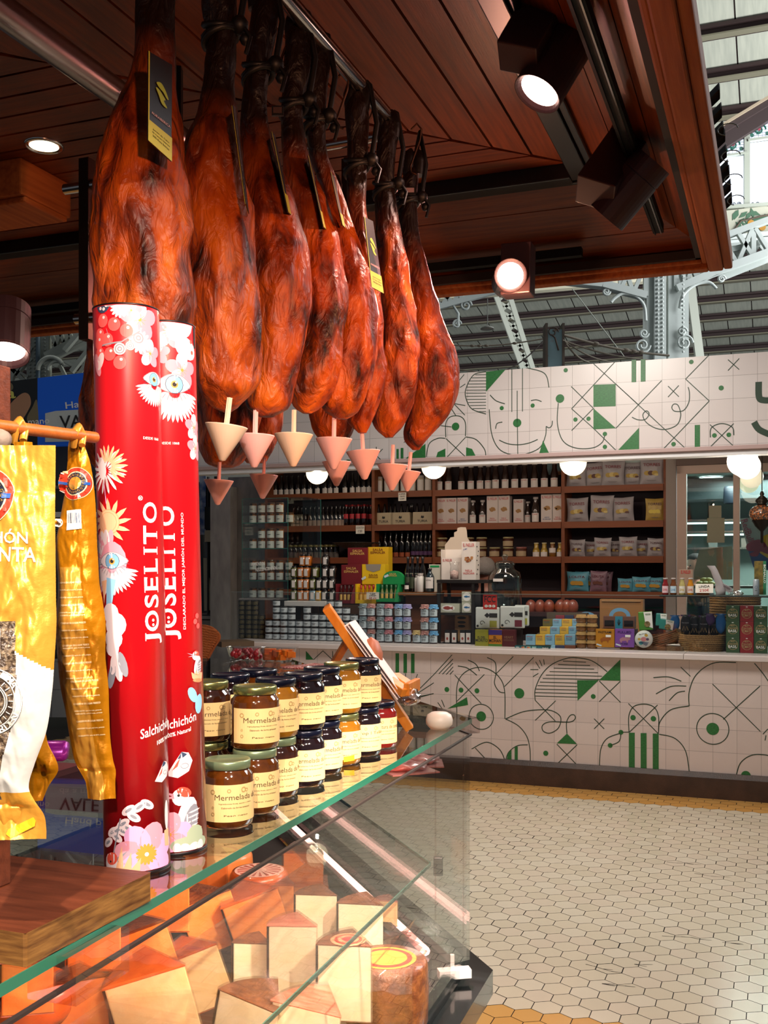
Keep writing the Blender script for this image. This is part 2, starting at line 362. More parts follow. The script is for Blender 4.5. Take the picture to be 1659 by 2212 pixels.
# ironwork on the left beyond the blue banner
def build_left_iron():
    Y=13.0; s=Y/F; o=atY(120,830,Y); r=thing('iron_truss','grey riveted iron truss and pillar above the blue banner','truss',(o.x,Y,o.z))
    X=lambda px:(px-120)*s; Z=lambda py:(830-py)*s
    b=MB(); b.box((X(70),.05,Z(740)),(24*s,.12,220*s)); b.box((X(97),.05,Z(740)),(18*s,.12,220*s))
    for py in range(700,830,8): b.ball((X(66),-.02,Z(py)),.014,6); b.ball((X(76),-.02,Z(py)),.014,6); b.ball((X(98),-.02,Z(py)),.012,6)
    b.obj('pillar',IRON2,r)
    b=MB(); b.tube([(X(85),-.05,Z(840)),(X(85),-.05,Z(700))],.028,10); b.obj('drain_pipe',mat('slate_blue_pipe','#4c5d66',.5),r)
    b=MB(); rr=random.Random(9)
    B=lambda x0,y0,x1,y1,w=.06,d=0: b.bar((X(x0),d,Z(y0)),(X(x1),d,Z(y1)),.08,w)
    B(105,775,200,725,.10,-.1); B(100,790,200,740,.04,-.1)
    for k in range(5): B(112+k*20,722,128+k*18,764-k*9,.04); B(132+k*18,722,112+k*19,768-k*9,.04)
    B(150,765,205,700,.05,-.2); B(165,810,200,765,.05,-.2); B(130,790,150,830,.04); B(150,830,185,780,.05,.1); B(190,720,190,830,.05,.1); B(115,815,200,795,.05,.2)
    B(30,745,70,780,.05); B(40,800,70,750,.04); B(45,760,20,830,.06); B(50,700,28,780,.06); B(10,780,60,830,.05); B(35,800,62,815,.03); B(36,812,60,780,.03)
    b.obj('lattice',IRON2,r)
    b=MB(); b.tube([(X(118)+.16*math.cos(PI-a*PI/12),-.15,Z(805)+.16*math.sin(PI-a*PI/12)*1.0+.0) for a in range(11)],.03,8); b.tube([(X(130)+.11*math.cos(PI-a*PI/12),-.15,Z(805)+.11*math.sin(PI-a*PI/12)) for a in range(11)],.02,8); b.obj('arched_bracket',IRON2,r)
build_left_iron()
# blue banner stall at the far left
def build_banner():
    Y=9.6; s=Y/F; o=atY(0,955,Y); r=thing('shop_banner','blue and photo-printed shop banner reading VAL and pinto a mano','banner',(o.x,Y,o.z))
    X=lambda px:px*s; Z=lambda py:(955-py)*s
    top=lambda px:826-px*.115
    b=MB(); b.prism([(X(-260),0,Z(962)),(X(81),0,Z(960)),(X(81),0,Z(top(81))),(X(-260),0,Z(top(-260)))],(0,.06,0)); b.obj('photo_panel',mat('banner_photo_dark','#14181c',.5),r)
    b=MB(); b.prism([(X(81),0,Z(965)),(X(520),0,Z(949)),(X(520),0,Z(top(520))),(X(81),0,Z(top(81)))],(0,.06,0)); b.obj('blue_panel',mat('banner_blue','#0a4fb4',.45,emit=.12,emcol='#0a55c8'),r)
    b=MB(); b.prism([(X(x),-.004,Z(y)) for x,y in cat([(10,895),(25,870),(48,850),(62,852),(67,870),(60,888),(50,905),(40,925),(12,930)],4,True)],(0,.003,0),0)
    b.prism([(X(x),-.003,Z(y)) for x,y in cat([(-8,840),(10,825),(25,828),(28,840),(16,850),(-5,870)],4,True)],(0,.002,0),1)
    b.prism([(X(x),-.003,Z(y)) for x,y in cat([(80,865),(70,880),(58,905),(70,925),(83,930)],4,True)],(0,.002,0),1)
    b.prism([(X(x),-.005,Z(y)) for x,y in cat([(-10,890),(10,892),(22,905),(30,920),(-10,930)],4,True)],(0,.002,0),2)
    b.obj('hand_photo',[mat('photo_skin','#b98a68',.6),mat('photo_beige','#7f7355',.6),mat('photo_cloth','#a8aaa2',.6)],r)
    b=MB(); b.prism([(X(x),-.006,Z(y)) for x,y in ((98,955),(98,893),(120,888),(170,885),(520,850),(520,945))],(0,.003,0)); b.obj('license_plate_shape',mat('plate_white','#cfd5d2',.5),r)
    text('nía',60*s,24*s,mat('banner_yellow','#d9d86a',.5),r,(X(4),-.01,Z(852)),roll=-.12)
    text('Hand p',78*s,19*s,WPR,r,(X(181),-.01,Z(874)),roll=-.12)
    text('pinto a mano',112*s,17*s,WPR,r,(X(52),-.012,Z(915)),roll=-.08)
    text('VALE',85*s,27*s,INK,r,(X(172),-.012,Z(910)),roll=-.05)
    text('da a m',62*s,12*s,WPR,r,(X(160),-.012,Z(938)),roll=-.05)
build_banner()
# the banner shop's roller shutter and counter, glimpsed between the bags
def build_left_shop():
    Y=9.9; s=Y/F; a=atY(-200,1620,Y)
    b=MB(); wd=560*s
    for k in range(9): b.box((wd/2,0,1.95-k*.02+(k*.0)),(wd,.05,.012),0)
    b.box((wd/2,.1,2.35),(wd,.05,.75),1); b.box((wd/2,.0,2.02),(wd,.08,.05),2); b.box((wd/2,.0,2.28),(wd,.08,.03),0)
    tag(b.obj('roller_shutter',[mat('shutter_grey','#73777a',.4,.6),mat('shutter_dark','#3c3f41',.5),WHITE],loc=(a.x,Y,0)),'grey metal shutter under the blue banner at the left','shutter')
    b=MB(); b.box((wd/2,.3,1.35),(wd,.05,1.3),0)
    for k in range(7): b.box((.4+k*.33,.2,1.35),(.03,.04,1.25),1)
    b.box((wd/2,.2,1.1),(wd,.05,.06),1)
    tag(b.obj('shop_window',[mat('shop_dim','#2b3138',.3),mat('alu_grey','#8a8f92',.4,.5)],loc=(a.x,Y,0)),'dim shop window between the hanging gold bags','shop window')
    b=MB()
    for k in range(12):
        for j in range(2): b.box((.12+k*.24,0,.12+j*.26+.13),(.235,.03,.255),0)
    b.box((wd/2,.02,.7),(wd,.12,.06),1)
    tag(b.obj('tiled_counter',[mat('grey_panel','#8f9293',.4),BLACK],loc=(a.x,Y-.2,0)),'grey panelled shop front low behind the gold bags','counter')
build_left_shop()
# ---------------------------------------------------------------- kiosk canopy (u along stall front, v into the picture)
def woodmat(name,c1,c2,st,rough=.42,rng=(.3,.7)):
    return mat(name,c1,rough,col2=c2,nscale=6,stretch=st,detail=8,bump=.08,bscale=30,lo=rng[0],hi=rng[1],spec=.3)
WDA=woodmat('canopy_wood_long','#502006','#78360b',(14,.6,14)); WDB=woodmat('canopy_wood_cross','#4a1b05','#6c2f09',(.6,14,14))
WDR=woodmat('canopy_rim_wood','#7c3a12','#9a5220',(10,.5,10),.8); GROOVE=mat('groove_dark','#1c0a05',.8)
ZC=H+1.35; ZR=H+1.10
uc,vc=UV(atZ(1232,352,ZC)); ur,vr=UV(atZ(1546,563,ZR))
print('canopy',uc,vc,ur,vr)
UL=-5.2; VN=-2.5
def build_canopy():
    r=thing('kiosk_canopy','dark varnished wooden plank canopy over the ham counter','canopy',W(ur,vr,ZR),-TH)
    lo=lambda p:Vector((p[0]-ur,p[1]-vr,p[2]-ZR))
    def P(b,pts,th=.012,mi=0): b.prism([lo(p) for p in pts],(0,0,th),mi)
    # flat ceiling: planks along v on the right, along u elsewhere, mitred at the corner
    b=MB(); w=.105; u=uc
    k=0
    while u>uc-3.4:
        u2=u-w; g=.004
        P(b,[(u2+g,VN,ZC),(u-g,VN,ZC),(u-g,vc-(uc-u)-g*2,ZC),(u2+g,vc-(uc-u2)-g*2,ZC)]); 
        b.prism([lo((u2+w*.45,VN,ZC-.003)),lo((u2+w*.5,VN,ZC-.003)),lo((u2+w*.5,vc-(uc-u2),ZC-.003)),lo((u2+w*.45,vc-(uc-u2),ZC-.003))],(0,0,.004),1) if 0 else None
        u=u2
    b.obj('long_planks',[WDA,GROOVE],r)
    b=MB(); v=vc
    while v>vc-4.4:
        v2=v-w; g=.005
        P(b,[(UL,v2+g,ZC),(uc-(vc-v2)-2*g,v2+g,ZC),(uc-(vc-v)-2*g,v-g,ZC),(UL,v-g,ZC)]); v=v2
    b.obj('cross_planks',[WDB,GROOVE],r)
    b=MB(); b.box(lo(((UL+uc)/2,(VN+vc)/2,ZC+.03)),(uc-UL,vc-VN,.02)); b.obj('backing',GROOVE,r)
    # black edge beam
    b=MB(); b.box(lo((uc+.03,(VN+vc)/2,ZC-.02)),(.06,vc-VN+.06,.06)); b.box(lo(((UL+uc)/2-.001,vc+.03,ZC-.02)),(uc-UL,.06,.06)); b.box(lo((uc+.075,(VN+vc)/2,ZC-.035)),(.02,vc-VN+.16,.02)); b.box(lo(((UL+uc)/2,vc+.075,ZC-.035)),(uc-UL+.14,.02,.02)); b.obj('edge_beam',BLACK,r,bev=.004)
    # sloping soffit in three wide boards each side
    b=MB(); c0=(uc+.06,vc+.06,ZC-.01); c1=(ur,vr,ZR+.02); n=3
    q=lambda t:tuple(c0[i]+(c1[i]-c0[i])*t for i in range(3))
    for k in range(n):
        a=q(k/n+.004); c=q((k+1)/n-.004)
        b.prism([lo((a[0],VN,a[2])),lo((c[0],VN,c[2])),lo(c),lo(a)],(0,0,.015),0)
        b.prism([lo((UL,a[1],a[2])),lo(a),lo(c),lo((UL,c[1],c[2]))],(0,0,.015),1)
    a=q(0);c=q(1); b.prism([lo((a[0],VN,a[2]+.02)),lo((c[0],VN,c[2]+.02)),lo((c[0],c[1],c[2]+.02)),lo((a[0],a[1],a[2]+.02))],(0,0,.01),2); b.prism([lo((UL,a[1],a[2]+.02)),lo((a[0],a[1],a[2]+.02)),lo((c[0],c[1],c[2]+.02)),lo((UL,c[1],c[2]+.02))],(0,0,.01),2)
    b.obj('soffit_boards',[WDA,WDB,GROOVE],r)
    # moulded rim
    b=MB(); L=vr-VN; M=ur-UL
    for (du,dz,w_,h_) in ((-.035,.0,.02,.03),(0,-.01,.05,.045),(.040,.01,.03,.06)):
        b.box(lo((ur+du,(VN+vr)/2+(.0+du)/2,ZR+dz)),(w_,L+du+w_,h_)); b.box(lo(((UL+ur)/2+du/2-w_/2,vr+du,ZR+dz)),(M+du,w_,h_))
    b.obj('moulded_rim',WDR,r,bev=.006)
    b=MB(); b.box(lo((ur-.055,(VN+vr)/2,ZR+.012)),(.02,L,.03)); b.box(lo(((UL+ur)/2,vr-.055,ZR+.012)),(M,.02,.03)); b.obj('shadow_gap',GROOVE,r)
    # curved roof tiles seen edge-on past the rim, with their wire hooks
    tl=mat('roof_tile_dark','#2c2320',.6)
    for k in range(9):
        v=vr-.16-k*.10; b=MB(); b.lathe([(.055,0),(.058,.02),(.06,.16),(.055,.165)],10,(0,0,0),0,0,PI)
        b.xf(lambda p:Vector((p.z*.45,p.x,p.y+p.z*.4-.02))); b.xf(lambda p:p*.5); b.obj('roof_tile',tl,r,loc=lo((ur+.024,v,ZR+.13+.01*(k%3))))
        if k%2: b=MB(); b.tube([Vector((.05*math.cos(t*.5),0,.03*math.sin(t*.5))) for t in range(10)],.003,5); b.xf(lambda p:p*.55); b.obj('wire_hook',IRON2,r,loc=lo((ur+.075,v+.06,ZR+.14)))
    return r
build_canopy()
# wood beam coming down at the far left and soffit beyond
b=MB(); p=atZ(150,470,ZC-.12); 
b.box((-1.2,-.12,.06),(2.4,.26,.12)); b.box((-1.2,-.12,-.01),(2.4,.22,.02))
tag(b.obj('ceiling_beam',WDR,loc=p,rz=-TH,bev=.006),'boxed wooden beam under the canopy at the far left','beam')
# track rails
def lerp(a,b_,t): return a+(b_-a)*t
tt=.60; TU,TV,TZ=lerp(uc,ur,tt),lerp(vc,vr,tt),lerp(ZC,ZR,tt)-.035
pB=atV(1252,515,TV); 
b=MB()
e0=W(TU,TV-.05,TZ); b.box((0,-1.6,0),(.035,3.2,.03),0); b.box((-.010,-1.6,-.018),(.004,3.2,.006),0); b.box((.010,-1.6,-.018),(.004,3.2,.006),1)
tag(b.obj('track_rail',[TRK,CHROME],loc=e0,rz=-TH),'black lamp track running towards the right corner of the canopy','track')
b=MB(); tu=UV(pB)[0]; b.box((-2.6,0,0),(5.2,.035,.03),0); b.box((-2.6,-.018,-.012),(5.2,.004,.01),0)
tag(b.obj('track_rail',[TRK,CHROME],loc=W(tu,TV+.05,TZ-.02),rz=-TH),'black lamp track along the far side of the canopy, above the lit spot','track')
LMP=mat('lamp_aubergine','#3a2529',.45); 
def spot(px,py,Y,aim,r,L,label,lit,boxpts=None,power=0):
    """cylindrical spot: centre of mouth at px,py; aim = direction it shines"""
    c=atY(px,py,Y); d=Vector(aim).normalized(); root=thing('track_spotlight',label,'spotlight',c,0,'canopy track spots')
    b=MB(); seg=28; x,y=fr(d)
    def ring(t,rr): return [-d*t+x*rr*math.cos(2*PI*k/seg)+y*rr*math.sin(2*PI*k/seg) for k in range(seg)]
    prof=[(.012,r*.80),(.004,r*.9),(0,r*.97),(0,r),(.05,r),(L*.72,r),(L*.725,r*.96),(L*.74,r*.96),(L*.745,r),(L,r),(L,0)]
    vs=[];fs=[]
    for t,rr in prof: vs+=ring(t,rr)
    for i in range(len(prof)-1):
        for k in range(seg): fs.append((i*seg+k,i*seg+(k+1)%seg,(i+1)*seg+(k+1)%seg,(i+1)*seg+k))
    b.add(vs,fs,0,False); b.obj('lamp_barrel',LMP,root)
    b=MB(); b.add(ring(.013,r*.82),[tuple(range(seg))],0); m=mat('lamp_glow_'+('a' if lit>1 else 'b'),'#fff4ee',.3,emit=lit,emcol='#ffc9b8') if lit else mat('lamp_off','#402a2a',.2)
    b.obj('lens',m,root)
    if lit:
        b=MB()
        for q in (.97,.92,.87): b.tube(ring(.004+(.97-q)*.08,r*q)+[ring(.004+(.97-q)*.08,r*q)[0]],.0015,4,cap=False)
        b.obj('lens_ring',mat('lens_ring','#b5695a',.3,.3),root)
    return root,c,d
def spotbox(root,c,pA,pB,w,h,Y1,Y2):
    a=atY(*pA,Y1)-c; e=atY(*pB,Y2)-c; b=MB(); b.bar(a,e,w,h,0,up=(SN,CS,0)); b.obj('driver_box',LMP,root,bev=.004)
rt,c,d=spot(1160,204,2.45,(-.50,-.16,-.85),.060,.21,'large lit spotlight high at the upper right, nearest of the track spots',9)
spotbox(rt,c,(1118,130),(1225,-60),.10,.085,2.42,2.50)
light('track_spot','SPOT',c+d*.02,55,(1,.62,.5),.04,c+d*2,70,.8)
rt,c,d=spot(1310,470,2.95,(-.60,.40,-.70),.058,.19,'unlit-looking spotlight below the large one, turned to the hams',2.0)
spotbox(rt,c,(1285,420),(1368,300),.115,.095,2.9,3.0); b=MB(); b.bar(atY(1335,300,3.0)-c,atY(1345,255,3.05)-c,.04,.04); b.obj('mount',LMP,root_ if 0 else rt)
light('track_spot','SPOT',c+d*.02,30,(1,.6,.48),.05,c+d*2,70,.8)
rt,c,d=spot(1103,594,3.35,(-.04,-.93,-.10),.053,.15,'glaring reddish spotlight pointed at the viewer under the canopy rim',16)
spotbox(rt,c,(1118,640),(1120,530),.10,.075,3.42,3.42)
light('track_spot','SPOT',c+d*.02,30,(1,.38,.36),.05,atY(900,700,2.7),110,.9)
rt,c,d=spot(12,768,2.0,(.10,-.35,-.80),.045,.11,'lit spotlight cut by the left edge, above the blue banner',14)
spotbox(rt,c,(-30,770),(-30,660),.09,.07,2.05,2.05)
light('soffit_spill','POINT',atY(1105,650,3.30),5,(1,.45,.25),.01)  # added point light imitating the spotlight's spill on the soffit
# recessed downlight
p=atZ(95,316,ZC-.004); b=MB(); r=thing('recessed_downlight','small round recessed downlight in the planks at the upper left','downlight',p); b.lathe([(.052,.002),(.056,-.004),(.062,.0),(.062,.006)],24); b.obj('trim_ring',CHROME,r); b=MB(); b.disc((0,0,.0),.046,(0,0,-1),24); b.obj('bulb',mat('downlight_glow','#fff2c4',.3,emit=4,emcol='#fff0c0'),r)
light('downlight','SPOT',p-Vector((0,0,.03)),18,(1,.85,.6),.04,p-Vector((0,0,2)),110,.8)
# ---------------------------------------------------------------- hanging rods
ZRD=H+1.10
r0=atZ(855,275,ZRD); a2=Vector((SN,CS,0))
b=MB(); b.tube([Vector((0,0,0)),-a2*2.6],.0165,18); 
rod=thing('hanging_rod','bright steel tube rail the front hams hang from','rail',r0); b.obj('rail_tube',CHROME,rod)
b=MB()
for t in (1.9,): b.bar(-a2*t+Vector((.0,0,.0)),-a2*t+Vector((.0,0,ZC-ZRD)),.010,.02); 
b.obj('bracket',DARK,rod)
pz=ZRD+.06; q0=atZ(430,330,pz)
b=MB(); b.tube([Vector((0,0,0))+a2*.9,-a2*2.4],.034,20); rod2=thing('hanging_rod','thick steel tube rail crossing the planks at the upper left','rail',q0); b.obj('rail_tube',mat('dull_steel','#8f807c',.28,1),rod2)
b=MB(); 
for t in (0.1,1.6): b.bar(-a2*t,-a2*t+Vector((0,0,ZC-pz)),.012,.03)
b.obj('bracket',DARK,rod2)
# steel post with its cross tubes at the left and a second behind hams
p=atY(188,735,2.35); b=MB(); b.box((0,0,atY(188,345,2.35).z/2-p.z/2),(.026,.026,atY(188,345,2.35).z-p.z),0); post=thing('steel_post','slim steel post rising to the canopy left of the first ham','post',p,-TH); b.obj('post_tube',mat('bronze_steel','#4a3529',.3,.9),post)
for z_,x_ in ((atY(140,402,2.35).z-p.z,-.06),(.05,-.03)): b=MB(); b.tube([(x_,0,z_),(.25,0,z_)],.012,12); b.obj('cross_tube',CHROME,post)
p=atY(748,560,3.1); b=MB(); zt=atY(748,345,3.1).z-p.z; b.box((0,0,zt/2),(.022,.022,zt)); tag(b.obj('steel_post',mat('bronze_steel','#4a3529',.3,.9),loc=p,rz=-TH),'slim bronze post between the ham shanks, under the steel rail','post')
p=atY(620,330,3.1); b=MB(); b.tube([Vector((0,0,0)),atY(830,292,3.0)-p],.016,12); tag(b.obj('cross_rail',CHROME,loc=p),'short steel cross tube glimpsed behind the ham shanks','rail')
# ---------------------------------------------------------------- hams
def hammat():
    m=bpy.data.materials.new('cured_ham'); m.use_nodes=True; nt=m.node_tree; b=nt.nodes['Principled BSDF']; L=nt.links.new; N=nt.nodes.new
    tc=N('ShaderNodeTexCoord'); mp=N('ShaderNodeMapping'); mp.inputs['Scale'].default_value=(1,1,.45); L(tc.outputs['Object'],mp.inputs['Vector'])
    oi=N('ShaderNodeObjectInfo'); ad=N('ShaderNodeVectorMath'); ad.operation='ADD'; L(mp.outputs[0],ad.inputs[0]); sc=N('ShaderNodeMath'); sc.operation='MULTIPLY'; sc.inputs[1].default_value=37; L(oi.outputs['Random'],sc.inputs[0]); L(sc.outputs[0],ad.inputs[1])
    n1=N('ShaderNodeTexNoise'); n1.inputs['Scale'].default_value=19; n1.inputs['Detail'].default_value=7; n1.inputs['Distortion'].default_value=.7; L(ad.outputs[0],n1.inputs['Vector'])
    r1=N('ShaderNodeValToRGB'); e=r1.color_ramp.elements; e[0].position=.31; e[0].color=lin('#1c0904'); e[1].position=.66; e[1].color=lin('#cc6014')
    x=e.new(.41); x.color=lin('#74280a'); x=e.new(.51); x.color=lin('#a8440c'); L(n1.outputs[0],r1.inputs[0])
    n2=N('ShaderNodeTexNoise'); n2.inputs['Scale'].default_value=7; n2.inputs['Detail'].default_value=9; n2.inputs['Roughness'].default_value=.7; L(ad.outputs[0],n2.inputs['Vector'])
    r2=N('ShaderNodeValToRGB'); r2.color_ramp.elements[0].position=.54; r2.color_ramp.elements[1].position=.70; r2.color_ramp.elements[0].color=(0,0,0,1); r2.color_ramp.elements[1].color=(1,1,1,1); L(n2.outputs[0],r2.inputs[0])
    mx=N('ShaderNodeMix'); mx.data_type='RGBA'; L(r2.outputs[0],mx.inputs['Factor']); L(r1.outputs[0],mx.inputs[6]); mx.inputs[7].default_value=lin('#1a1009')
    # dried shank skin is darker; light falloff up the ham is painted in too (object origin sits at the ham's lower end)
    sp=N('ShaderNodeSeparateXYZ'); L(tc.outputs['Object'],sp.inputs[0]); mr=N('ShaderNodeMapRange'); mr.inputs[1].default_value=.34; mr.inputs[2].default_value=.56; L(sp.outputs[2],mr.inputs[0])
    m2=N('ShaderNodeMix'); m2.data_type='RGBA'; L(mr.outputs[0],m2.inputs['Factor']); L(mx.outputs[2],m2.inputs[6]); m2.inputs[7].default_value=lin('#1a0c07'); L(m2.outputs[2],b.inputs['Base Color'])
    b.inputs['Specular IOR Level'].default_value=.35; b.inputs['Roughness'].default_value=.36; b.inputs['Coat Weight'].default_value=.0; b.inputs['Coat Roughness'].default_value=.3
    n3=N('ShaderNodeTexNoise'); n3.inputs['Scale'].default_value=42; n3.inputs['Detail'].default_value=9; n3.inputs['Distortion'].default_value=1.2; L(ad.outputs[0],n3.inputs['Vector'])
    bp=N('ShaderNodeBump'); bp.inputs['Strength'].default_value=.8; bp.inputs['Distance'].default_value=.012; L(n3.outputs[0],bp.inputs['Height']); L(bp.outputs[0],b.inputs['Normal']); return m
HAM=hammat(); HOOF=mat('dark_hoof','#120a07',.4,bump=.3,bscale=30); ROPE=mat('black_strap','#0a0809',.5); BRZ=mat('hook_bronze','#6b4a38',.3,1)
def interp(prof,y):
    for i in range(len(prof)-1):
        y0=prof[i][0];y1=prof[i+1][0]
        if y0<=y<=y1:
            t=(y-y0)/(y1-y0); p=[prof[max(0,i-1)],prof[i],prof[i+1],prof[min(len(prof)-1,i+2)]]
            out=[]
            for k in (1,2):
                a,b_,c,d=[q[k] for q in p]; m1=(c-a)/(p[2][0]-p[0][0])*(y1-y0); m2=(d-b_)/(p[3][0]-p[1][0])*(y1-y0)
                out.append((2*t**3-3*t*t+1)*b_+(t**3-2*t*t+t)*m1+(-2*t**3+3*t*t)*c+(t**3-t*t)*m2)
            return out
    return prof[-1][1:]
def ham(prof,Y,label,seed,thick=.85,hooftop=True,rope=None,fold=1):
    y0,y1=prof[0][0],prof[-1][0]; s=Y/F; NR=110; NS=72
    zb=H+(HY-y1)*s; cxb=((prof[-1][1]+prof[-1][2])/2-CX)*s
    root=thing('cured_ham',label,'ham',(cxb,Y,zb),0,'cured hams hanging from the canopy rails')
    b=MB(); vs=[];fs=[]; sd=Vector((seed*7.3,seed*3.1,seed*1.7))
    cxs=[];ws=[]
    for i in range(NR):
        py=y0+(y1-y0)*i/(NR-1); xl,xr=interp(prof,py); cx=((xl+xr)/2-CX)*s-cxb; hw=max(.002,(xr-xl)/2*s); cxs.append(cx); ws.append(hw)
    for i in range(NR):
        py=y0+(y1-y0)*i/(NR-1); z=(y1-py)*s; cx=cxs[i]; hw=ws[i]; ty=hw*thick if hw>.035 else hw*.95
        for k in range(NS):
            a=2*PI*k/NS; ca,sa=math.cos(a),math.sin(a)
            e=1+.06*math.cos(2*a+seed)
            p=Vector((cx+hw*ca,ty*sa*e,z))
            q=Vector((p.x,p.y,p.z*.55))
            n=noise.fractal(q*9+sd,.9,2.1,5)*.0075+ (.5-abs(noise.noise(q*17+sd)))*.013*fold + (.5-abs(noise.noise(Vector((p.x*30,p.y*30,p.z*9))+sd)))*.008*fold
            n*=min(1,hw/.05); p+=Vector((ca,sa,0))*n; vs.append(p)
    for i in range(NR-1):
        for k in range(NS): fs.append((i*NS+k,(i+1)*NS+k,(i+1)*NS+(k+1)%NS,i*NS+(k+1)%NS))
    b.add(vs,fs,0,True); b.add(vs[:NS],[tuple(range(NS))],0,True); b.add(vs[-NS:],[tuple(range(NS))[::-1]],0,True)
    b.obj('meat',HAM,root)
    zt=(y1-y0)*s; ct=Vector((cxs[0],0,zt))
    if hooftop:
        b=MB()
        for dx in (-1,1): b.tube([ct+Vector((dx*.012,0,-.035)),ct+Vector((dx*.014,0,.0)),ct+Vector((dx*.010,-.002,.022)),ct+Vector((dx*.007,0,.034))],[.016,.018,.014,.004],12)
        b.obj('hoof',HOOF,root)
    if rope:
        py=rope; i=int((py-y0)/(y1-y0)*(NR-1)); cx,hw=cxs[i],ws[i]; z=(y1-py)*s; rr=random.Random(seed)
        b=MB()
        for k in range(3):
            b.tube([Vector((cx+(hw+.006)*math.cos(t*PI/9),(hw+.006)*math.sin(t*PI/9),z-.012*k+.012*math.sin(t*PI/9+k))) for t in range(19)],.006,6)
        kx=cx+hw+.012; b.ball((kx,-.012,z-.005),.016,10); b.ball((kx+.01,-.01,z-.03),.011,8)
        b.tube([Vector((kx,-.01,z)),Vector((kx+.012,-.005,z+.08)),Vector((kx-.004,0,z+.17)),Vector((kx-.012,.0,zt+.03))],.006,6)
        b.tube([Vector((kx,-.015,z)),Vector((kx+.02,-.02,z-.03)),Vector((kx+.012,-.02,z-.06))],.004,5)
        b.obj('strap',ROPE,root)
    return root,s,zb
P1=[(-250,312,358),(-150,305,362),(0,300,367),(100,296,368),(180,284,370),(230,262,372),(300,235,380),(380,217,388),(460,208,398),(560,204,404),(640,208,412),(700,222,412),(760,245,405),(810,285,375),(826,315,345)]
P2=[(-110,450,500),(0,440,505),(60,450,505),(150,448,502),(200,440,502),(260,428,510),(330,408,518),(400,402,530),(480,402,538),(560,410,542),(640,412,552),(700,420,555),(780,428,548),(840,440,540),(880,465,515),(890,482,500)]
P3=[(-20,552,585),(10,545,600),(60,540,596),(120,535,585),(180,530,578),(250,524,575),(320,522,590),(400,527,622),(480,530,650),(560,535,668),(640,540,674),(720,545,665),(790,545,650),(840,535,635),(880,535,622),(900,560,590)]
P4=[(55,632,662),(80,622,668),(140,618,664),(200,614,657),(270,610,652),(340,612,668),(420,625,700),(500,640,728),(580,650,742),(640,655,748),(720,650,735),(790,640,728),(840,630,715),(880,640,690),(893,655,672)]
P5=[(105,668,704),(130,662,710),(200,662,702),(280,665,700),(340,672,708),(420,700,740),(500,700,765),(580,715,792),(640,722,808),(720,720,812),(790,700,805),(850,688,790),(890,705,770),(905,730,750)]
P6=[(205,755,788),(240,750,795),(320,752,792),(420,750,790),(500,755,798),(580,765,815),(660,775,822),(740,778,826),(800,775,830),(860,765,820),(910,755,800),(935,775,790)]
P7=[(268,822,856),(300,818,858),(360,815,852),(430,813,850),(500,815,862),(580,820,880),(660,825,892),(730,822,898),(770,815,900),(830,808,893),(880,806,885),(925,815,868),(945,832,850)]
P8=[(350,890,898),(380,872,904),(430,862,900),(500,862,905),(560,870,918),(640,878,942),(700,882,960),(760,885,982),(820,885,990),(860,885,982),(910,880,955),(950,875,920),(972,892,905)]
PA=[(350,465,495),(500,455,500),(650,440,520),(780,425,550),(880,428,565),(950,432,550),(1000,450,520),(1010,470,500)]
PB=[(400,535,565),(550,525,575),(700,510,600),(800,498,612),(900,495,610),(960,505,595),(1000,535,570)]
PD=[(560,215,260),(700,195,290),(800,187,300),(870,179,305),(930,179,300),(980,190,290),(1020,215,262)]
PC=[(400,700,730),(550,690,740),(700,685,760),(820,675,772),(900,675,770),(945,690,755),(965,715,740)]
hs=[(P1,1.664,'broad cured ham nearest the camera, behind the red tubes, with a black and yellow tag',1,1.0,None,1.3),
(P2,1.834,'wrinkled cured ham second from the left, strap tied high on its shank',2,1.1,55,1.3),
(P3,1.968,'smooth orange cured ham third from the left',3,1.0,140,.5),
(P4,2.113,'rough reddish cured ham fourth from the left',4,1.0,215,1.1),
(P5,2.19,'cured ham fifth from the left, rounded rump hanging before the dim one',5,1.0,250,.8),
(P6,2.37,'narrow dark cured ham sixth from the left carrying the second yellow tag',6,1.0,345,1.0),
(P7,2.53,'slim wrinkled cured ham, second from the right end',7,1.0,395,1.3),
(P8,2.68,'rightmost cured ham, smooth and bulging to the right',8,.8,425,.5),
(PA,3.05,'rear cured ham low between the red tubes and the second ham',9,.9,None,.8),
(PB,3.15,'rear dark grey cured ham seen below the third ham',10,.9,None,1.0),
(PD,2.5,'rear cured ham at the left, only its dark edge showing past the red tube',12,.9,None,.8),
(PC,2.90,'rear mould-spotted cured ham seen below the fifth ham',11,.9,None,1.0)]
for P,Y,lb,sd,th,rp,fo in hs: ham(P,Y,lb,sd,th,True,rp,fo)
# wire hooks and cable ties
for px,py,Y in ((625,90,2.1),(742,225,2.32),(797,270,2.45),(900,330,2.62)):
    c=atY(px,py,Y); b=MB(); b.tube([c-c+Vector((0,0,-.055)),Vector((-.012,0,-.05)),Vector((-.016,0,-.035)),Vector((.008,0,.03)),Vector((.012,-.01,.055)),Vector((0,-.012,.068)),Vector((-.014,-.006,.055))],.0028,7)
    tag(b.obj('meat_hook',BRZ,loc=c),'thin bronze wire hook on the steel rail, near ham shank %s'%{625:'four',742:'six',797:'seven',900:'eight'}[px],'hook','wire hooks on the steel rail')
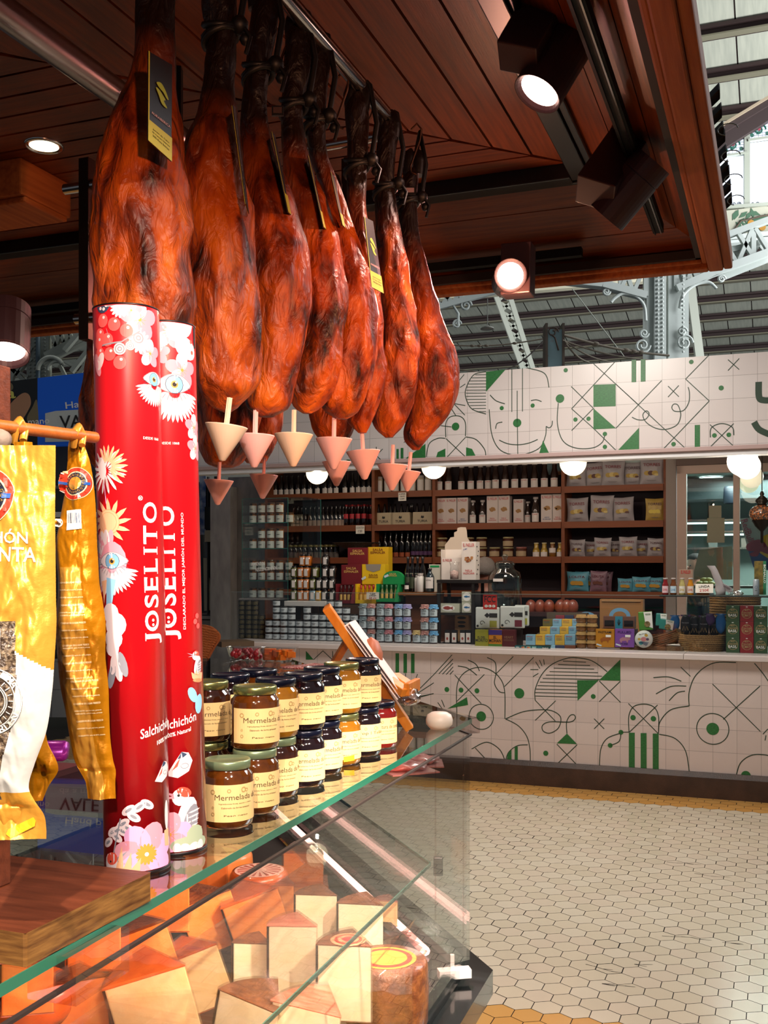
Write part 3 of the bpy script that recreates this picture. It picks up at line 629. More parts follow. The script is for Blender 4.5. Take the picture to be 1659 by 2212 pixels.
# drip cups
PINK=mat('cup_pink','#f2bcb6',.45,col2='#eab0aa',nscale=9); PINK2=mat('cup_cream','#f0d4b8',.45,col2='#e6c6a6',nscale=9)
cups=[(480,930,92,1.80,PINK2,'cream drip cup under the second ham, nearest of all',.12),(549,950,84,1.95,PINK,'pink drip cup under the smooth third ham',.03),(633,948,84,2.08,PINK2,'cream drip cup, third from the left in the front row',.02),
(720,957,79,2.20,PINK,'pink drip cup overlapping a lower paler one',.02),(788,983,74,2.38,PINK,'pink drip cup tilted slightly left, near the centre ham',-.06),(846,1012,66,2.53,PINK,'pink drip cup second from the right',.03),(879,1024,52,2.66,PINK,'small pink drip cup at the right end, half behind its neighbour',.10),
(470,1045,64,2.79,PINK,'small pink drip cup lowest at the left beside the red tubes',.05),(567,1033,62,2.95,PINK,'small pink drip cup low above the jar case',.05),(727,1005,63,2.72,PINK,'pale drip cup lower behind the centre one',.0)]
for i,(px,py,w_,Y,m,lb,tl) in enumerate(cups):
    s=Y/F; c=atY(px,py+w_*.72,Y); R=w_*s/2; hh=R*1.62; r=thing('drip_cup',lb,'drip cup',c,0,'conical drip cups under the hams'); r.rotation_euler=(0,tl,0)
    b=MB(); b.lathe([(0.001,0),(R*.16,.002),(R*.98,hh),(R,hh+.002),(R*.93,hh),(R*.12,.008),(0.001,.006)],32); b.obj('cone',m,r)
    b=MB(); b.box((0,0,hh*.5+.026),(.009,.003,hh+.05)); b.box((0,0,hh*.5+.026),(.003,.008,hh+.05)); b.obj('spike',m,r)
# tags
TBL=mat('tag_black','#181216',.4); TYL=mat('tag_yellow','#c9c42e',.45); TGR=mat('tag_logo_green','#a9bf2f',.45); TPK=mat('tag_print_pink','#d8a5a0',.5)
def hamtag(quad,Y,label,d=(0,0,0),detail=True):
    """quad: tl,tr,br,bl in pixels; Y per side left/right"""
    Yl,Yr=Y; c=atY((quad[0][0]+quad[3][0])/2,(quad[0][1]+quad[3][1])/2,Yl)
    TL,TR,BR,BL=[atY(*q,y)-c for q,y in zip(quad,(Yl,Yr,Yr,Yl))]
    r=thing('ham_tag',label,'tag',c,0,'printed ham tags'); n=(TR-TL).cross(BL-TL).normalized()
    if n.y>0: n=-n
    pt=lambda u,v,o=0:(TL.lerp(TR,u)).lerp(BL.lerp(BR,u),v)+n*(.0008+o)
    b=MB(); b.prism([TL,TR,BR,BL],-n*.0012); b.obj('card',TBL,r)
    b=MB(); b.prism([pt(0,.76),pt(1,.76),pt(1,1),pt(0,1)],n*.0004); b.prism([pt(0,0),pt(.04,0),pt(.04,.76),pt(0,.76)],n*.0004); b.obj('yellow_band',TYL,r)
    if detail:
        b=MB(); b.prism([pt(.32+.0+.5*x,.27+.2*y,.0005) for x,y in cat([(0,.12),(.35,.0),(.7,.22),(1,.6),(.85,.62),(.55,.42),(.2,.3)],4,True)],n*.0003)
        b.prism([pt(.32+.5*x,.27+.2*y,.0005) for x,y in cat([(-.05,.42),(.2,.42),(.5,.58),(.75,.75),(.6,.85),(.9,1.12),(.45,1.08),(.2,.75)],4,True)],n*.0003)
        b.obj('emblem',TGR,r)
        for t,v,hh,m,wd in (('AURAIBERICA',.66,.028,TPK,.8),('Jamón de Cebo',.835,.022,INK,.7),('de Campo Ibérico',.87,.022,INK,.75),('50% Raza Ibérica',.905,.022,INK,.7)):
            q=textmesh(t,1,1); b=MB(); b.v=[tuple(pt(.52+p[0]*wd,v-p[2]*hh,.0006)) for p in q.v]; b.f=q.f; b.m=q.m; b.sm=q.sm; b.obj('lettering',m,r)
    return r
hamtag([(320,110),(372,140),(370,349),(319,303)],(1.50,1.56),'tall black and yellow tag on the first ham, emblem clearly readable')
hamtag([(786,468),(806,478),(828,634),(802,620)],(2.18,2.24),'black and yellow tag turned sideways before the sixth ham')
for q,Y,lb in (([(502,228),(508,232),(537,462),(531,440)],(1.70,1.78),'edge-on black tag with a yellow tip right of the second ham'),([(586,284),(594,290),(630,466),(622,458)],(1.86,1.95),'edge-on black tag right of the third ham'),([(665,336),(671,345),(706,498),(698,490)],(2.0,2.1),'edge-on black tag with thin yellow rim right of the fourth ham'),([(714,372),(722,380),(745,492),(739,486)],(2.08,2.15),'edge-on black tag right of the fifth ham')):
    hamtag(q,Y,lb,detail=False)
b=MB(); p=atY(882,412,2.55); b.box((0,0,0),(.036,.006,.018),0); b.box((0,-.004,0),(.028,.002,.011),1); tag(b.obj('shank_tag',[BLACK,mat('tag_lilac','#8d7680',.5)],loc=p),'small black plastic seal with pale window on the rightmost shank','tag')
b=MB(); p=atY(600,240,1.95); b.box((0,0,0),(.022,.006,.018),0); b.box((0,-.004,0),(.016,.002,.011),1); tag(b.obj('shank_tag',[BLACK,mat('tag_brown','#3a2420',.5)],loc=p),'small dark seal hanging between the third and fourth shanks','tag')
from mathutils.bvhtree import BVHTree
# ---------------------------------------------------------------- glass display counter of the kiosk
ZG=1.10; C=atZ(1018,1552,ZG); C.z=0
E1=Vector((.3206,.9472,0)); E2=Vector((-.3316,.9434,0)); N1=Vector((-.9472,.3206,0)); N2=Vector((-.9434,-.3316,0))   # N = inward normals (left)
def inset(d):
    """corner of the two fronts moved inwards by d"""
    # point p with (p-C).N1=d and (p-C).N2=d
    a=N1;b=N2; det=a.x*b.y-a.y*b.x
    return C+Vector(((d*b.y-a.y*d)/det,(a.x*d-d*b.x)/det,0))
GL=glass('clear_glass',(.97,.985,.98),.8,.03,4); GLT=glass('top_glass',(.90,.95,.93),.85,.06,3.2); GE=mat('glass_edge_green','#1d6b55',.12,coat=.5,spec=.8); GED=mat('glass_edge_brown','#2e2320',.6); ACR=glass('acrylic',(.98,.93,.92),.6,.10,2.5)
ctr=thing('display_counter','glass display counter of the ham kiosk, filled with cheese','counter',C)
LN=2.75; LE=2.0
def loop(d,z,near=LN,far=LE): 
    c=inset(d); return [c-E1*near-C+Vector((0,0,z)), c-C+Vector((0,0,z)), c+E2*far-C+Vector((0,0,z))]
def slab(d0,d1,z,h,name,m,edge=None,near=LN,far=LE,ee=0):
    A=loop(d0,z,near,far);B=loop(d1,z,near,far); b=MB()
    for i in (0,1): b.prism([A[i],A[i+1],B[i+1],B[i]],(0,0,h),0)
    return b.obj(name,m,ctr)
slab(.0,.60,ZG-.012,.012,'top_glass',GLT)
# polished edge band of the top glass
def edgeband(d,z,h,th,m,name,near=LN,far=LE):
    A=loop(d-th,z,near,far);B=loop(d,z,near,far); b=MB()
    for i in (0,1): b.prism([A[i],A[i+1],B[i+1],B[i]],(0,0,h),0)
    return b.obj(name,m,ctr)
edgeband(0,ZG-.0125,.0125,.0015,GE,'polished_edge')
ZP=1.055; ZB=.435
for i,nm in ((0,'front_glass'),(1,'side_glass')):
    A=loop(.004,ZB);B=loop(.012,ZB); b=MB(); b.prism([A[i],A[i+1],B[i+1],B[i]],(0,0,ZP-ZB)); b.obj(nm,GL,ctr)
edgeband(.004,ZP,.004,.006,GED,'pane_edge')
# mid shelf
dS=.105; slab(dS,.42,.705,.008,'mid_shelf',GL); edgeband(dS,.704,.009,.003,mat('shelf_edge','#2c5148',.15),'shelf_edge')
# base, rail, deck, LED tubes
slab(.10,.80,.06,.40,'deck',mat('deck_dark','#2a1a1c',.3)); slab(.02,.10,.30,.13,'inner_ledge',mat('ledge_steel','#3d3236',.25,.8))
A=loop(.03,.445); b=MB(); 
for i in (0,1): b.bar(A[i],A[i+1],.03,.022)
b.obj('steel_rail',mat('brushed_steel','#9aa19c',.22,1),ctr)
A=loop(-.055,0); B=loop(.05,0); b=MB(); A2=loop(.04,0);
for i in (0,1):
    z0,z1,z2=.10,.36,.425
    b.prism([A[i]+Vector((0,0,z1)),A[i+1]+Vector((0,0,z1)),A[i+1]+Vector((0,0,z2)),A[i]+Vector((0,0,z2))],(B[i]-A[i])*1.0)
    b.add([A[i]+Vector((0,0,z1)),A[i+1]+Vector((0,0,z1)),A2[i+1]+Vector((0,0,z1-.13)),A2[i]+Vector((0,0,z1-.13))],[(0,3,2,1)])
b.obj('black_skirt',mat('gloss_black','#0b0f10',.15,coat=.5),ctr); 
A=loop(.03,0); B=loop(.75,0); b=MB()
for i in (0,1): b.prism([A[i],A[i+1],B[i+1],B[i]],(0,0,.30))
b.obj('cabinet_base',mat('grey_panel_base','#7d7876',.4),ctr)
LED=mat('led_pink','#ffd8cf',.3,emit=7,emcol='#ffb4a6')
A=loop(.115,.475); b=MB(); b.tube([A[1]+Vector((0,0,0)),A[1]+E2*(LE-.1)],.012,8); b.obj('led_tube',LED,ctr)
LED2=mat('led_red','#ff9a88',.3,emit=1.6,emcol='#ff7a66'); b=MB(); b.tube([A[0],A[1]],.0035,6); b.obj('led_strip',LED2,ctr)
A=loop(.165,.475); b=MB(); b.bar(A[1]+E2*.05,A[1]+E2*(LE-.1),.03,.05); b.obj('led_housing',DARK,ctr)
# dark inner back walls
b=MB(); A=loop(.80,.06)
for i in (0,1): b.bar(A[i]+Vector((0,0,.42)),A[i+1]+Vector((0,0,.42)),.02,.80)
b.obj('back_panel',mat('case_back_dark','#241518',.3),ctr)
# acrylic posts and clamps at the corner
b=MB(); c=inset(.03)-C
for d in (.0,.045): 
    p=inset(.02+d)-C-E1*(.10*(d>0)); b.box((p.x,p.y,(ZP+ZB)/2+.0),(.004,.004,ZP-ZB))
b.obj('acrylic_post',ACR,ctr)
b=MB(); p=inset(.03)-C; b.box((p.x-.02,p.y-.09,.452),(.085,.03,.022),0,rz=.2); b.box((p.x-.025,p.y-.09,.475),(.010,.010,.05)); b.obj('acrylic_foot',mat('acrylic_white','#d8cfcb',.2),ctr)
b=MB(); b.bar(Vector((.012,.02,1.077)),E2*.24+Vector((0,0,1.077)),.03,.040); b.obj('acrylic_clamp',ACR,ctr)
t=(C-atZ(140,2075,ZG)).length; b=MB(); q=-E1*1.80+N1*.005; b.bar(q+Vector((0,0,1.072)),q+E1*.10+Vector((0,0,1.072)),.06,.05); b.obj('acrylic_clamp',ACR,ctr)
b=MB(); p=inset(dS-.02)-C; b.box((p.x,p.y-.02,.71),(.025,.02,.05)); b.obj('shelf_clip',BLACK,ctr,bev=.003)
light('case_led','AREA',C+N1*.12-E1*.9+Vector((0,0,1.035)),36,(1,.55,.42),1,C+N1*.30-E1*.9,sx=1.9,sy=.015).rotation_euler.rotate_axis('Z',0)


# ---------------------------------------------------------------- cheeses
def cm(name,c1,c2,sub=.35,rough=.4):
    m=mat(name,c1,rough,col2=c2,nscale=14,detail=3,bump=.12,bscale=60,coat=.35); b=m.node_tree.nodes['Principled BSDF']; b.inputs['Subsurface Weight'].default_value=0; return m
CW=cm('cheese_ivory','#f3e2b4','#f7ebc8'); CO=cm('cheese_orange','#ee8434','#f29a50'); CY=cm('cheese_yellow','#f2c584','#f4d29a')
RB=mat('rind_brown','#7d4a24',.4,col2='#5a2f18',nscale=50,bump=.35,bscale=120,coat=.4); RO=mat('rind_orange','#c8601c',.35,col2='#b04c12',nscale=20,bump=.1,coat=.5); RP=mat('rind_wrapped','#b5614a',.25,col2='#d08a72',nscale=18,stretch=(1,4,1),coat=.8,bump=.3,bscale=25)
WRAP=glass('cling_film',(.98,.95,.94),.5,.10,2,.08)
def wedge(px,pyb,Y,wpx,hpx,label,ci,ri,rz=0,ang=58,tiltx=0,tilty=0,film=False,lab=None,deep=1.0,zz=None):
    """cheese wedge, cut face towards the viewer: sector of a wheel with curved rind behind/on the side"""
    s=Y/F; w_,h=wpx*s,hpx*s; c=atY(px,pyb,Y); r=thing('cheese_wedge',label,'cheese',c,rz,'cheese wedges in the glass counter'); r.rotation_euler=(tiltx,tilty,rz)
    R=w_*1.0*deep; a=math.radians(ang); n=12
    # tip at front right, cut face from tip to left-front; plan outline
    tip=Vector((w_/2,0,0)); P=[tip]+[tip+Vector((-R*math.cos(a*k/n)*1.0,R*math.sin(a*k/n),0)) for k in range(n+1)]
    b=MB(); H_=Vector((0,0,h)); g=.004
    m=len(P); rr=random.Random(int(px)); 
    b.prism([p+Vector((0,0,.0)) for p in P],H_,0,0); b.obj('paste',ci,r,bev=.0035)
    b=MB(); arc=P[1:]; o=[(p-tip).normalized()*.004 for p in arc]
    vs=[p+q for p,q in zip(arc,o)]+[p+q+H_ for p,q in zip(arc,o)]; k=len(arc)
    b.add(vs,[(i,i+1,i+1+k,i+k) for i in range(k-1)],0,True)
    top=[p+H_*1.004 for p in P]; b.prism([top[0]]+[p+q for p,q in zip(top[1:],o)],(0,0,.002),0)
    b.prism([p-Vector((0,0,.003)) for p in P],(0,0,.0015),0); b.obj('rind',ri,r)
    if lab:
        b=MB(); cc=tip+Vector((-R*math.cos(a/2),R*math.sin(a/2),0))*.55+H_
        for rr_,z,mi in ((.34,.004,0),(.26,.0045,1),(.2,.005,0),(.12,.0055,2)): b.lathe([(0,z),(R*rr_,z)],20,tuple(cc),mi)
        b.obj('printed_label',[mat('label_peach','#e0a078',.3),mat('label_redline','#c2483a',.3),mat('label_rose','#b83040',.3)],r)
    if film:
        b=MB(); b.prism([p+Vector(((p-tip).normalized() if (p-tip).length>0 else Vector((.7,-.7,0)))*.004)-Vector((0,.003,0)) for p in P],H_*1.02+Vector((0,0,.006))); 
        b.obj('cling_film',WRAP,r)
    return r
wl=[ # px, base y, Y, w, h, label, paste, rind, rz, ang, tx,ty
(744,2205,2.26,118,160,'ivory cheese wedge at the front right with a round printed label on top',CW,RB,-.12,62,0,.0,1,1),
(632,2168,2.36,105,165,'tall ivory cheese wedge left of the labelled one, pinkish rind top',CW,RP,-.05,60,0,0,1,0),
(779,2085,2.62,100,130,'ivory cheese wedge with coarse brown rind behind the labelled wedge',CW,RB,-.15,60,0,0,0,0),
(683,2050,2.70,92,115,'ivory cheese wedge with wrapped brown rind, between two taller wedges',CW,RB,-.1,60,0,0,0,0),
(578,2050,2.60,125,120,'peach cheese wedge leaning left in the middle of the counter',CO,RO,.15,55,.1,-.32,1,0),
(478,2050,2.62,115,118,'peach cheese wedge leaning left beneath the right red tube',CO,RB,.2,55,.1,-.3,0,0),
(450,2180,2.25,125,130,'half-shaded cheese wedge tipped left, centre left of the counter',CY,RO,.2,55,.1,-.32,1,0),
(335,2125,2.20,125,125,'orange cheese wedge tipped beside the barcode stickers',CO,RB,.2,55,.1,-.3,1,0),
(355,2260,1.95,175,160,'biggest cheese wedge low at the centre, orange at the top',CY,RO,.15,58,.1,-.25,1,0),
(545,2165,2.42,85,125,'ivory wedge in shade between the two tall wedges and the tipped one',CW,RB,-.1,60,0,0,0,0),
(515,2290,2.1,150,130,'low cheese wedge with dark rind peak at the bottom edge',CW,RB,-.4,60,.0,.2,1,0),
(650,2300,2.08,160,120,'wedge with striped brown rind cut by the bottom edge',CW,RP,-.3,60,.0,.1,1,0),
(180,2260,1.95,120,140,'peach cheese wedge at the lower left under the acrylic clamp',CO,RB,.2,60,.0,-.1,1,0),
(203,2095,2.1,115,115,'orange cheese block just right of the acrylic clamp',CO,RO,.05,75,0,0,0,0),
(358,2012,2.55,102,92,'orange cheese block behind the glass under the left red tube',CO,RO,.05,75,0,0,0,0),
(832,1998,2.95,55,50,'small yellow cheese piece at the right by the light tube',CY,RP,-.2,60,0,0,1,0),
(60,2190,1.75,110,110,'wrapped orange cheese wedge at the far left bottom',CO,RP,.2,60,0,0,1,0),
(655,1920,3.2,88,75,'orange cheese half stacked on another by the light tube',CO,RO,-.1,75,0,0,1,0),
(662,1960,3.15,95,42,'flat orange cheese half under the stacked one',CO,RO,-.1,80,0,0,1,0),
(590,1985,2.95,90,70,'film-wrapped round cheese behind the leaning peach wedge',CO,RO,.1,75,0,0,1,0),
(445,1925,3.1,90,75,'film-wrapped orange cheese behind, left of the labelled round',CO,RO,.1,75,0,0,1,0),
(525,2010,2.8,60,60,'small dark rinded cheese between the peach wedges',CO,RB,.1,75,0,0,1,0),
(240,2180,2.2,60,70,'small dark rinded cheese behind the lower left wedge',CO,RB,.1,75,0,0,0,0)]
for px,pb,Y,w_,h,lb,ci,ri,rz,an,tx,ty,fi,la in wl: wedge(px,pb,Y,w_,h,lb,ci,ri,rz,an,tx,ty,fi,la)
def roundc(px,py,Y,R,h,label,ri,lb2=None,top='#c98a4a'):
    c=atY(px,py,Y); c.z-=h; r=thing('round_cheese',label,'cheese',c,0,'whole cheeses in the glass counter'); b=MB(); b.lathe([(0,0),(R*.93,0),(R,.012),(R*1.02,h*.5),(R,h-.012),(R*.93,h),(0,h)],40); b.obj('rind',ri,r)
    b=MB()
    if lb2=='rays':
        b.lathe([(0,h+.001),(R*.85,h+.001)],36,mi=0)
        for k in range(18): a=2*PI*k/18; b.prism([(R*.25*math.cos(a),R*.25*math.sin(a),h+.0015),(R*.75*math.cos(a-.07),R*.75*math.sin(a-.07),h+.0015),(R*.75*math.cos(a+.07),R*.75*math.sin(a+.07),h+.0015)],(0,0,.0005),1)
        b.obj('printed_label',[mat('label_pale_pink','#e9b9a5',.3),mat('label_brick','#b45a48',.3)],r)
    else:
        for q,mi in ((.72,0),(.62,1),(.5,2)): b.lathe([(0,h+.001+.0004*mi),(R*q,h+.001+.0004*mi)],36,mi=mi)
        b.obj('printed_label',[mat('label_gold','#c8963c',.3),mat('label_redring','#b33b30',.3),mat('label_gold','#c8963c',.3)],r)
    return r
roundc(835,2070,2.38,.095,.15,'large brown mottled cheese wheel at the right end of the case',RB)
roundc(560,1880,3.05,.085,.05,'flat orange cheese with a radial rose label under the glass',RO,'rays')
roundc(470,1840,3.3,.11,.09,'pale orange round cheese with red ringed label below the jars',CO)
roundc(40,2125,1.95,.10,.06,'round orange cheese at the lower left under the wooden board',RO)
roundc(590,2260,2.45,.16,.05,'wide mottled cheese wheel lying under the wedges',RB)
roundc(330,2240,2.5,.2,.05,'flat rust-red cheese wheel under the tipped wedges',RO)
roundc(450,2030,3.0,.2,.05,'broad cheese wheel lying beneath the back row',RB)
# fillers, stickers and packaging in the case
for i,(px,py,Y,wd,hh,lb) in enumerate(((905,1650,3.5,.14,.03,'red meat tray under the glass corner, upper one'),(880,1665,3.3,.14,.03,'red meat tray under the glass corner, lower one'))):
    c=atY(px,py,Y); r=thing('meat_pack',lb,'packed meat',c,.4*i,'packed meats in the counter'); b=MB(); b.ball((0,0,hh/2),1,18,0,(wd/2,wd/2.6,hh/2)); b.xf(lambda p:Vector((p.x+.006*math.sin(p.y*90),p.y,p.z+.004*math.sin(p.x*140)))); b.obj('meat',mat('meat_red','#a8443c',.3,col2='#c98078',nscale=30,coat=.6),r); b=MB(); b.box((0,0,.002),(wd*1.15,wd,.004)); b.obj('tray',mat('tray_pink','#c98a84',.3),r)
for i,(px,py,Y) in enumerate(((372,2075,2.5),(222,2160,2.1))):
    c=atY(px,py,Y); b=MB(); b.box((0,0,0),(.035,.002,.035),0); 
    for k in range(9): b.box((-.013+k*.0033,-.002,0),(.0015,.001,.028),1)
    tag(b.obj('barcode_sticker',[mat('sticker_pink','#e0a8a0',.4),INK],loc=c,rz=.2),'barcode sticker %s in the cheese case'%('upper, beside the tipped orange wedge','lower, by the left clamp')[i],'sticker')
b=MB(); c=atY(836,2062,2.5); 
for k in range(7): b.prism([(.012*k,.01*k%.03,.0),(.05+.01*k,.02,.02*((k*7)%5)),(.03,-.01+.005*k,.05),( -.01,.01,.03+.004*k)],(0,.001,.0))
tag(b.obj('crumpled_wrap',glass('wrap_bright',(.95,.85,.84),.7,.25,1.5,.1),loc=c),'crumpled clear wrapping beside the brown cheese wheel','wrapping')
# ---------------------------------------------------------------- jars of marmalade
JW=.0405; JH=.103
JM={'amber':mat('jam_amber','#4a2408',.08,coat=1,col2='#5e300c',nscale=60),'brown':mat('jam_brown','#2a120a',.08,coat=1,col2='#3a1a0c',nscale=60),'dark':mat('jam_dark','#160a0c',.07,coat=1),'honey':mat('jam_honey','#80500c',.08,coat=1,col2='#8d5c14',nscale=60),'red':mat('jam_red','#6a1410',.08,coat=1)}
LM={'gold':mat('lid_gold','#a8a468',.25,.85,col2='#8f9a62',nscale=20),'green':mat('lid_sage','#8fa07c',.3,.6),'navy':mat('lid_navy','#0e1022',.25,.3,coat=.5)}
JL=mat('jar_label_cream','#e9c88c',.7,col2='#e2bd7c',nscale=8)
def wrapm(d,r): # flat (x,0,z) mesh -> wrapped on cylinder radius r, facing -y
    return d.xf(lambda p:Vector(((r+ -p.y)*math.sin(p.x/r),-(r-p.y)*math.cos(p.x/r),p.z)))
def refine(b,step):
    bm=bmesh.new(); me=b.mesh('t',[]); 
    bm.from_mesh(me); xs=[v.co.x for v in bm.verts]; x=min(xs)+step
    while x<max(xs):
        bmesh.ops.bisect_plane(bm,geom=bm.verts[:]+bm.edges[:]+bm.faces[:],plane_co=(x,0,0),plane_no=(1,0,0)); x+=step
    bmesh.ops.triangulate(bm,faces=bm.faces[:]); o=MB(); o.v=[tuple(v.co) for v in bm.verts]; bm.verts.index_update(); o.f=[[v.index for v in f.verts] for f in bm.faces]; o.m=[f.material_index for f in bm.faces]; o.sm=[False]*len(o.f); bm.free(); bpy.data.meshes.remove(me); return o
def jam(k,lid,word):
    r=thing('jam_jar','jar','jam jar',(0,0,0)); R=JW
    b=MB(); b.lathe([(0,0),(R*.85,0),(R*.97,.004),(R,.012),(R,JH*.74),(R*.97,JH*.79),(R*.86,JH*.84),(R*.82,JH*.88),(R*.82,JH*.9)],36); b.obj('glass_body',JM[k],r)
    b=MB(); z=JH*.87; h=.0135; b.lathe([(R*.84,z),(R*.90,z+.001),(R*.90,z+h-.002),(R*.87,z+h),(R*.80,z+h),(R*.78,z+h-.0012),(0,z+h-.0012)],40); b.obj('lid',LM[lid],r)
    b=MB(); R2=R+.0006; L=.112; b.add([(-L/2,0,.012),(L/2,0,.012),(L/2,0,.069),(-L/2,0,.069)],[(0,1,2,3)]); b=refine(b,.004); wrapm(b,R2); b.obj('paper_label',JL,r)
    q=textmesh(word,.078,.0085,0); b=MB(); b.v=[(x+.004,y,z_+.050) for x,y,z_ in q.v]; b.f=q.f;b.m=q.m;b.sm=q.sm
    for i,(t,zz) in enumerate((('Ingredientes fruta, azucar y limon',.040),('Elaborado de forma artesanal',.034),('Peso neto',.022))):
        q=textmesh(t,.056-.008*i,.0026,0); n=len(b.v); b.v+=[(x,y,z_+zz) for x,y,z_ in q.v]; b.f+=[[j+n for j in f] for f in q.f]; b.m+=q.m; b.sm+=q.sm
    b=refine(b,.006); wrapm(b,R2+.0004); b.obj('lettering',mat('label_brown_ink','#5a4326',.7),r)
    b=MB()
    for x,z_,rr in ((-.012,.060,.0032),(.012,.0605,.0045),(.018,.0595,.003),(-.038,.058,.004),(-.038,.024,.003),(-.038,.034,.002)):
        q=MB(); q.lathe([(rr*.6,0),(rr,0)],10); n=len(b.v); b.v+=[(x+p[0],0,z_+p[1]) for p in q.v]; b.f+=[[j+n for j in f] for f in q.f]; b.m+=q.m; b.sm+=[False]*len(q.f)
    wrapm(b,R2+.0004); b.obj('ornament',mat('label_brown_light','#b08f58',.7),r)
    return Proto(r)
JP={}
def putjar(x,y,z,k,lid,label,word='Mermelada de',rz=.50):
    key=(k,lid,word)
    if key not in JP: JP[key]=jam(*key)
    JP[key].put((x,y,z),rz,label,'marmalade jars on the glass counter')
low=[(547,1.634,'amber','green'),(603,1.73,'amber','green'),(644.6,1.849,'brown','green'),(701.5,1.94,'dark','navy'),(739.5,2.055,'dark','navy'),(779.4,2.155,'honey','gold'),(823,2.254,'dark','navy'),(857,2.351,'red','navy')]
up=[None,('amber','gold'),('honey','navy'),('dark','navy'),('dark','navy'),('honey','gold'),('dark','navy'),None]
pos=[]
LW=['nearest','second','third','fourth','fifth','sixth','seventh','last']
WD=['Mermelada de','Mermelada de','Mermelada de M','Mermelada de C','Mermelada de','Mermelada de N','Sirop l Tellina','Confitura de tomate']
for i,(px,Y,k,l) in enumerate(low):
    x=(px-CX)/F*Y-JW; pos.append((x,Y)); putjar(x,Y,ZG,k,l,'%s jar counted from the viewer in the lower front row, %s contents and %s lid'%(LW[i],{'amber':'amber','brown':'brown','dark':'near-black','honey':'honey','red':'red'}[k],l),WD[i])
    if up[i]: putjar(x+.0,Y+.002,ZG+JH+.001,up[i][0],up[i][1],'upper jar stacked on the %s lower jar, %s lid'%(LW[i],up[i][1]),WD[i] if i!=6 else 'Mermelada de')
bk=[(0,'amber','green','gold'),(1,'brown','gold','gold'),(2,'dark','navy','navy'),(3,'amber','navy','navy')]
for i,k,l1,l2 in bk:
    x,y=pos[i][0]-.092,pos[i][1]+.075; putjar(x,y,ZG,k,l1,'lower jar of the rear row behind the %s front jar'%LW[i]); putjar(x,y+.001,ZG+JH+.001,k,l2,'upper jar of the rear row behind the %s front jar, %s lid'%(LW[i],l2))
b=MB(); R2=JW+.0012; b.add([(-.012,0,.008),(.012,0,.010),(.012,0,.021),(-.012,0,.019)],[(0,1,2,3)]); b=refine(b,.004); wrapm(b,R2)
tag(b.obj('price_sticker',mat('sticker_yellow','#f0b41c',.5),loc=(pos[5][0],pos[5][1],ZG),rz=.45),'yellow price sticker low on the sixth front jar','sticker')
# ---------------------------------------------------------------- red tubes
TR=.0435; TH_=.757
RDM=mat('tube_red','#d5101c',.35,coat=.3); TB=mat('tube_rim_black','#14090c',.4)
PW=mat('petal_white','#e6d2d6',.5); PP=mat('petal_pink','#e596a8',.5); PL=mat('petal_lilac','#e2a6d2',.5); SG=mat('sun_peach','#eeb088',.5); SG2=mat('sun_outline','#e08c60',.5); EB=mat('iris_blue','#7db4dc',.5); EN=mat('iris_navy','#32415e',.5); OC=mat('stamen_ochre','#d9973e',.5); GRY=mat('sketch_grey','#8b8a96',.5); BRR=mat('berry_red','#f05a58',.4); BLU=mat('feather_blue','#8ec3e6',.5); GRN=mat('sage_stem','#a8b398',.5); BRD=mat('bird_red','#e0503c',.5)
TM=[PW,PP,PL,SG,SG2,EB,EN,OC,GRY,BRR,BLU,GRN,BRD,INK]; (iPW,iPP,iPL,iSG,iS2,iEB,iEN,iOC,iGR,iBR,iBL,iGN,iBD,iIK)=range(14)
